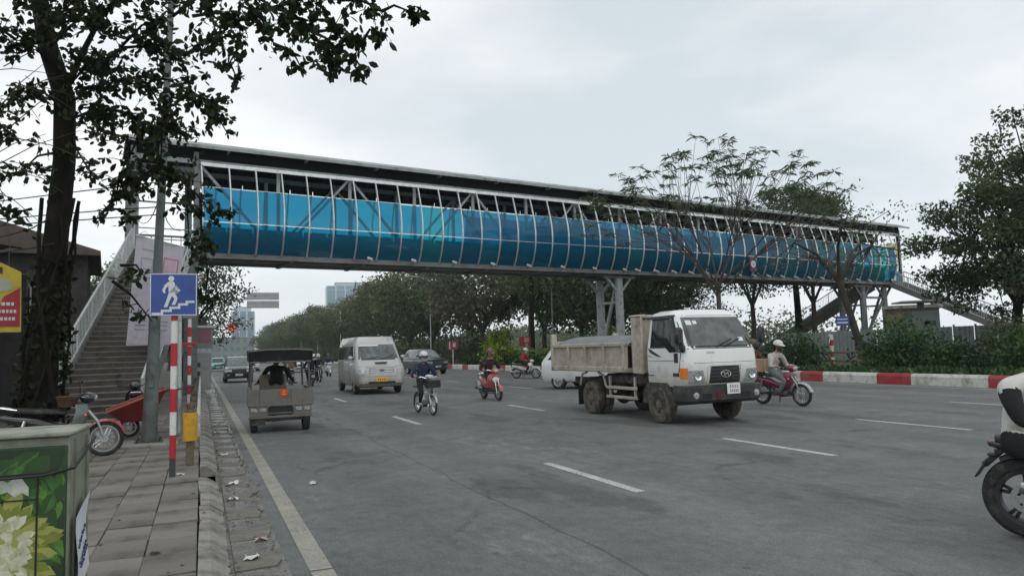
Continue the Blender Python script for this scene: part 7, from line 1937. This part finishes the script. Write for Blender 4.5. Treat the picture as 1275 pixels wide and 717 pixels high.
# ---- kiosk boxes farther along the left pavement
kb = empty('equipment_box', (-.02, 36.5, .12), 0, 'pale grey roadside equipment box with pink notice beyond the guard rail', 'box')
mb = MB(); mb.box((0, 0, .95), (.95, .7, 1.7), .02); mb.build('body', M('box_pale_grey', (.36, .37, .36), .7, 0, .1, dirt=((.2, .19, .17), .3, 3)), kb)
mb = MB(); mb.box((.1, -.1, 2.45), (.85, .5, .9), .01); u_ = mb.build('upper_box', M('box_grey2', (.28, .29, .29), .7), kb)
mb = MB(); mb.box((.16, -.36, 2.55), (.55, .02, .6)); mb.build('pink_notice', M('pink_notice', (.34, .14, .18), .6), u_, smooth=False)
mb = MB(); mb.box((.14, -.1, 2.98), (1.05, .7, .12), .02); mb.build('roof', plate_white, kb)
for z in (1.25, .85):
    mb = MB(); mb.box((-.1, -.36, z), (.2, .02, .2), .005); mb.build('vent', steel_dark, kb)

# ---- overhead sign on a cantilever far down the road
gs = empty('overhead_sign', (-.35, 75, .1), 0, 'pale grey overhead sign panel on a long cantilever arm far down the left kerb', 'road sign')
mb = MB(); mb.tube([(0, 0, 0), (0, 0, 7.2)], [.16, .12], 10); mb.build('post', steel_pale, gs)
mb = MB(); mb.tube([(0, 0, 7.05), (7.4, 0, 7.2)], [.10, .07], 8); mb.build('arm', steel_pale, gs)
for z in (7.43, 6.62):
    mb = MB(); mb.box((5.95, -.12, z), (3.0, .06, .72), .01); p_ = mb.build('panel', M('overhead_panel_grey', (.36, .38, .38), .5, .2, .05), gs)
    for dz in (-.2, .2):
        mb = MB(); mb.box((5.95, -.16, z + dz), (2.9, .03, .05)); mb.build('stiffener', steel_pale, p_, smooth=False)
# red illuminated board on a post
rb = empty('signboard', (4.6, 118, 0), 0, 'bright red lit signboard on a post far down the road', 'sign')
rb.location = (-.9, 100, .1)
mb = MB(); mb.cyl((0, 0, 0), (0, 0, 5.4), .09, n=8); mb.build('post', steel_pale, rb)
mb = MB(); mb.tube([(0, 0, 5.3), (4.8, 0, 5.5)], .06, 6); mb.build('arm', steel_pale, rb)
em_ = M('red_lit_panel', (.7, .06, .04), .5); em_.node_tree.nodes['Principled BSDF'].inputs['Emission Color'].default_value = (.9, .07, .05, 1); em_.node_tree.nodes['Principled BSDF'].inputs['Emission Strength'].default_value = .15
mb = MB(); mb.lathe([(.62, 0), (.6, .1), (0, .12)], (4.6, -.1, 5.35), (0, -1, 0), 12); pn = mb.build('panel', em_, rb)
em2 = M('orange_lit_panel', (.8, .3, .1), .5); em2.node_tree.nodes['Principled BSDF'].inputs['Emission Color'].default_value = (1, .35, .12, 1); em2.node_tree.nodes['Principled BSDF'].inputs['Emission Strength'].default_value = .3
mb = MB(); mb.box((4.45, -.24, 5.1), (.35, .02, .5)); mb.box((4.85, -.24, 5.3), (.16, .02, .7)); mb.build('lit_figure', em2, pn, smooth=False)

# ---- posts and signs in the middle strip
def post_sign(label, loc, h, r_, pole_m, w_, hh, zc, mat, marks=None, cat='sign', name='road_sign', rz=0):
    t = empty(name, loc, rz, label, cat)
    mb = MB(); mb.cyl((0, 0, 0), (0, 0, h), r_, r_ * .9, 10); mb.build('post', pole_m, t)
    if mat:
        mb = MB(); mb.box((0, -r_ - .03, zc), (w_, .03, hh), .008); p = mb.build('plate', mat, t)
        mb = MB(); mb.box((0, -r_ - .01, zc), (w_ * .5, .03, .05)); mb.build('clamp', steel_grey, p, smooth=False)
        for (x, z, a, b_, m_) in marks or []:
            mb = MB(); mb.box((x, -r_ - .048, zc + z), (a, .006, b_)); mb.build('marking', m_, p, smooth=False)
    return t
post_sign('tall dark brown pole under the bridge left of the pier', (22.9, 49.4, .2), 7.2, .17, bark_dark, 0, 0, 0, None, cat='pole', name='utility_pole')
post_sign('slim grey lamp pole just right of the dark brown pole', (24.2, 48.6, .2), 6.6, .06, steel_grey, 0, 0, 0, None, cat='pole', name='utility_pole')
post_sign('red roadside sign with pale symbol left of the bridge pier', (22.75, 50.2, .2), 2.6, .05, steel_grey, 1.1, .75, 2.0, M('roadside_red', (.20, .022, .022), .6), [(.0, .12, .35, .35, M('mark_pink', (.42, .2, .2), .6)), (0, -.25, .2, .2, bpy.data.materials['mark_pink'])], rz=R(-25))
post_sign('small red and white roadside sign beside the yellow green bush', (21.55, 64.2, .2), 2.4, .05, sign_white, .95, .75, 1.95, M('roadside_red_pale', (.36, .05, .06), .6), [(-.3, 0, .1, .7, sign_white), (.12, .05, .25, .4, sign_white)], rz=R(-15))
bs_ = post_sign('blue information sign with white lines right of the leaning grey tree', (30, 27.2, .2), 2.2, .05, steel_grey, .62, .50, 2.4, blue_sign, [(0, .09, .48, .05, sign_white), (0, -.08, .5, .07, sign_white)], rz=R(-42))
sp2 = empty('signpost', (29.6, 27.6, .2), 0, 'short post in dark red and white bands below the blue information sign', 'post')
banded_pole(sp2, 0, 0, 0, 1.75, .09, 6, 'pole_band')
for i in range(6):
    post = post_sign('thin pale lamp pole standing among the far row of trees', (22.4, 74 + i * 27, .2), 9.0, .06, steel_pale, 0, 0, 0, None, cat='lamp pole', name='lamp_pole'); post['group'] = 'lamp poles along the far tree row'
    mb = MB(); mb.tube([(0, 0, 8.9), (-.8, 0, 9.3), (-2.2, 0, 9.4)], .04, 5); mb.build('arm', steel_pale, post)
    mb = MB(); mb.box((-2.4, 0, 9.38), (.6, .2, .1), .03); mb.build('lantern', steel_pale, post)
# height sign on the bridge side
ws = empty('warning_sign', tuple(B(34.5, .86, 0)), math.atan2(BD.y, BD.x), 'small dark red sign with white disc hung on the side of the bridge', 'sign')
mb = MB(); mb.box((0, 0, 6.86), (.62, .03, 1.0), .01); p_ = mb.build('plate', M('warning_maroon', (.10, .015, .04), .5), ws)
mb = MB(); mb.lathe([(.24, 0), (.23, .02), (0, .02)], (0, -.015, 6.86), (0, -1, 0), 12); d_ = mb.build('disc', sign_white, p_)
mb = MB(); mb.box((-.06, -.04, 6.88), (.05, .006, .16)); mb.box((.08, -.04, 6.86), (.05, .006, .16)); mb.box((.0, -.04, 6.80), (.16, .006, .04)); mb.build('marking', M('mark_mauve', (.25, .1, .18), .5), d_, smooth=False)
mb = MB(); mb.beam((0, .02, 6.86), (0, .35, 6.86), .04, .04); mb.build('bracket', steel_dark, ws)

# ---- fence, rail, booth and small buildings beyond the right kerb
fm = M('pale_green_hoarding', (.25, .30, .29), .6, .1, .1, 3, dirt=((.15, .17, .15), .3, 3))
fn_ = empty('hoarding', (38, 30.5, .2), 0, 'pale grey green corrugated hoarding behind the roadside planting', 'fence')
for k in range(18):
    y = -12 + k * 1.22
    mb = MB(); rings = []
    for z in (0.05, 2.0): rings.append([Vector((.04 * (1 if (i // 2) % 2 else -1), y + 1.18 * i / 16, z)) for i in range(17)])
    mb.loft(rings, False, False); mb.build('panel', fm, fn_, smooth=False, recalc=False)
    mb = MB(); mb.box((.08, y - .02, 1.05), (.08, .08, 2.1)); mb.build('post', steel_grey, fn_, smooth=False)
rl = empty('barrier', (28.4, 21.5, .2), 0, 'low brown and yellow barrier rail with dark diagonal legs behind the planting', 'barrier')
brm = M('barrier_ochre', (.22, .17, .08), .7, 0, .3, 3, dirt=((.08, .06, .04), .5, 3))
for z in (.85, .45):
    mb = MB(); mb.box((0, 0, z), (.10, 20, .10), .02); mb.build('rail', brm, rl)
for k in range(17):
    y = -9.6 + k * 1.2
    mb = MB(); mb.beam((0.0, y, .0), (0.0, y + .5, .83), .09, .09); mb.build('leg', steel_dark if k % 3 else brm, rl, smooth=False)
bo = empty('booth', (39.5, 30.0, .2), R(-35), 'small grey green sentry booth with flat overhanging roof by the stairs', 'booth')
mb = MB(); mb.box((0, 0, 1.5), (1.5, 1.5, 3.0), .03); bw = mb.build('wall', M('booth_grey_green', (.20, .25, .24), .7, 0, .1, dirt=((.12, .13, .12), .3, 3)), bo)
mb = MB(); mb.box((.2, -.76, 1.9), (.6, .03, 1.0)); mb.build('window', glass_dark, bw, smooth=False)
mb = MB(); mb.box((.0, 0, 3.25), (.3, .3, .5)); mb.build('roof_stub', steel_grey, bo, smooth=False)
mb = MB(); mb.box((0, 0, 3.56), (2.6, 2.2, .10), .02); mb.build('roof', M('booth_roof', (.42, .43, .43), .5), bo)
hsm = M('house_pale_render', (.46, .47, .46), .85, 0, .1, .5, dirt=((.28, .27, .25), .3, .6))
def house(label, loc, d, rz, roof=True, cols=4, rows=2, mat=hsm, name='building', cat='building', win=None):
    t = empty(name, loc, rz, label, cat)
    mb = MB(); mb.box((0, 0, d[2] / 2), d); w_ = mb.build('wall', mat, t, smooth=False)
    mb = MB(); mb.box((0, 0, d[2] + .1), (d[0] + .5, d[1] + .5, .25)); mb.build('roof', concrete, t, smooth=False)
    for i in range(cols):
        for j in range(rows):
            x = -d[0] / 2 + d[0] * (i + .5) / cols; z = d[2] * (j + .55) / rows
            mb = MB(); mb.box((x, -d[1] / 2 - .02, z), (d[0] / cols * .5, .06, d[2] / rows * .45)); f = mb.build('window', win or glass_dark, t, smooth=False)
            mb = MB(); mb.box((x, -d[1] / 2 - .06, z - d[2] / rows * .25), (d[0] / cols * .6, .10, .08)); mb.build('sill', concrete, f, smooth=False)
    return t
0 and house('low pale building glimpsed through the trees below the right hand stairs', (66, 40, .2), (14, 8, 4.0), R(-60), cols=5, rows=1)
house('brown low shed between the columns and the booth', (49, 38, .2), (3.4, 3, 3.6), R(-50), cols=1, rows=1, mat=M('shed_brown', (.17, .12, .09), .9))
gg = M('far_block_grey_green', (.22, .26, .25), .8, 0, .1, .2)
house('long low grey green block at the far end of the road', (7, 328, 0), (22, 10, 9.5), 0, cols=9, rows=3, mat=gg, win=M('far_window', (.15, .18, .18), .4))

# ---- the two towers
tg1 = M('tower_glass_blue', (.20, .30, .38), .25, .3, .06, .05); tg2 = M('tower_mullion_pale', (.50, .54, .57), .5); tg3 = M('tower_dark_band', (.13, .19, .24), .4)
def tower(label, loc, w_, d, h, rz, nv, nf, crown):
    t = empty('tower', loc, rz, label, 'tower')
    mb = MB(); mb.box((0, 0, h / 2), (w_, d, h)); b_ = mb.build('facade', tg1, t, smooth=False)
    for i in range(nv + 1):
        x = -w_ / 2 + w_ * i / nv
        mb = MB(); mb.box((x, -d / 2 - .15, h / 2), (.35 if i % 3 else 1.0, .4, h)); mb.build('mullion', tg2 if i % 3 == 0 else tg3, t, smooth=False)
    for j in range(nf):
        z = h * (j + 1) / (nf + 1)
        mb = MB(); mb.box((0, -d / 2 - .1, z), (w_ + .1, .25, .5)); mb.build('floor_band', tg2 if j % 4 == 0 else tg3, t, smooth=False)
    mb = MB(); mb.box((w_ * crown, 0, h + 1.7), (w_ * .72, d * .8, 3.2)); r_ = mb.build('roof_block', tg2, t, smooth=False)
    mb = MB(); mb.box((w_ * crown, 0, h + 3.5), (w_ * .76, d * .84, .4)); mb.build('parapet', tg3, r_, smooth=False)
tower('far glass tower with vertical fins beyond the left trees', (32.2, 650, 0), 17.5, 17.5, 39.0, 0, 9, 10, 0)
tower('larger pale blue glass tower rising behind the far row of trees', (137, 760, 0), 37, 30, 70.5, R(-6), 12, 17, .12)

# ---- litter in the gutter and on the road
paper = M('litter_paper', (.62, .62, .60), .8, 0, .1, 30)
def litter(label, x, y, s, z=.03, cat='litter', mat=paper, seed=0):
    mb = MB(); r_ = random.Random(seed); n_ = 5; vs = []
    for i in range(n_):
        for j in range(n_):
            vs.append(((i / 4 - .5) * s + r_.uniform(-.15, .15) * s, (j / 4 - .5) * s + r_.uniform(-.15, .15) * s, abs(r_.gauss(0, .16)) * s))
    mb.add(vs, [(i * n_ + j, i * n_ + j + 1, (i + 1) * n_ + j + 1, (i + 1) * n_ + j) for i in range(4) for j in range(4)])
    o = mb.build('litter', mat, recalc=False, ang=20); o.location = (x, y, z); tag(o, label, cat)
litter('crumpled white paper lying in the gutter nearest the camera', .40, 6.55, .12, .03, seed=1)
litter('torn white wrapper in the gutter beside the second broken kerb stone', .36, 9.3, .10, .03, seed=2)
litter('white plastic scrap in the gutter level with the striped pole', .40, 10.4, .13, .03, seed=3)
litter('flat pinkish scrap on the gutter edge', .52, 7.15, .11, .026, mat=M('litter_pink', (.5, .38, .36), .8), seed=4)
litter('tiny white scraps on the road right of the edge line', 1.36, 9.95, .10, .006, seed=5)
litter('white tissue by the foot of the striped sign pole', -.24, 11.0, .09, .125, seed=6)
litter('dark leaf curled on the paving slabs', -.33, 6.7, .07, .125, mat=M('litter_dark', (.03, .025, .02), .8), seed=7)
for k, (x, y, s) in enumerate(((.38, 13.5, .10), (.34, 17.5, .12))):
    litter('pale scrap of rubbish farther along the wet gutter', x, y, s, .03, seed=20 + k); bpy.context.scene.objects[-1]
for o in sc.objects:
    if o.get('label', '').startswith('pale scrap of rubbish'): o['group'] = 'scraps along the wet gutter'
rd = random.Random(9); mb = MB()
for i in range(420):
    x = rd.choice([rd.gauss(.28, .05), rd.gauss(.6, .08), rd.uniform(-1.8, .1)]); y = rd.uniform(4.5, 26); s = rd.uniform(.01, .035); z = .028 if x > .2 else .125
    if x > .62: z = .008
    a = rd.uniform(0, 6.28); q = Vector((x, y, z)); u = Vector((math.cos(a), math.sin(a), rd.uniform(0, .3))) * s; v = Vector((-math.sin(a), math.cos(a), rd.uniform(0, .4))) * s * .6
    mb.add([q - u, q + v, q + u, q - v + Vector((0, 0, s * .4))], [(0, 1, 2, 3)])
tag(mb.build('leaf_litter', M('dead_leaf', (.07, .05, .03), .9, 0, .5, 9), smooth=False, recalc=False), kind='stuff')
# ================================================================ THE AIR
hz_m = bpy.data.materials.new('haze_air'); hz_m.use_nodes = True
n, l = hz_m.node_tree.nodes, hz_m.node_tree.links
n.remove(n['Principled BSDF'])
pvn = n.new('ShaderNodeVolumePrincipled'); pvn.inputs['Color'].default_value = (.86, .92, .95, 1); pvn.inputs['Density'].default_value = 0.0004; pvn.inputs['Anisotropy'].default_value = 0.2
l.new(pvn.outputs[0], n['Material Output'].inputs['Volume'])
mb = MB(); mb.box((60, 380, 39.6), (420, 850, 82)); hz = mb.build('haze', hz_m, smooth=False)
hz['kind'] = 'stuff'
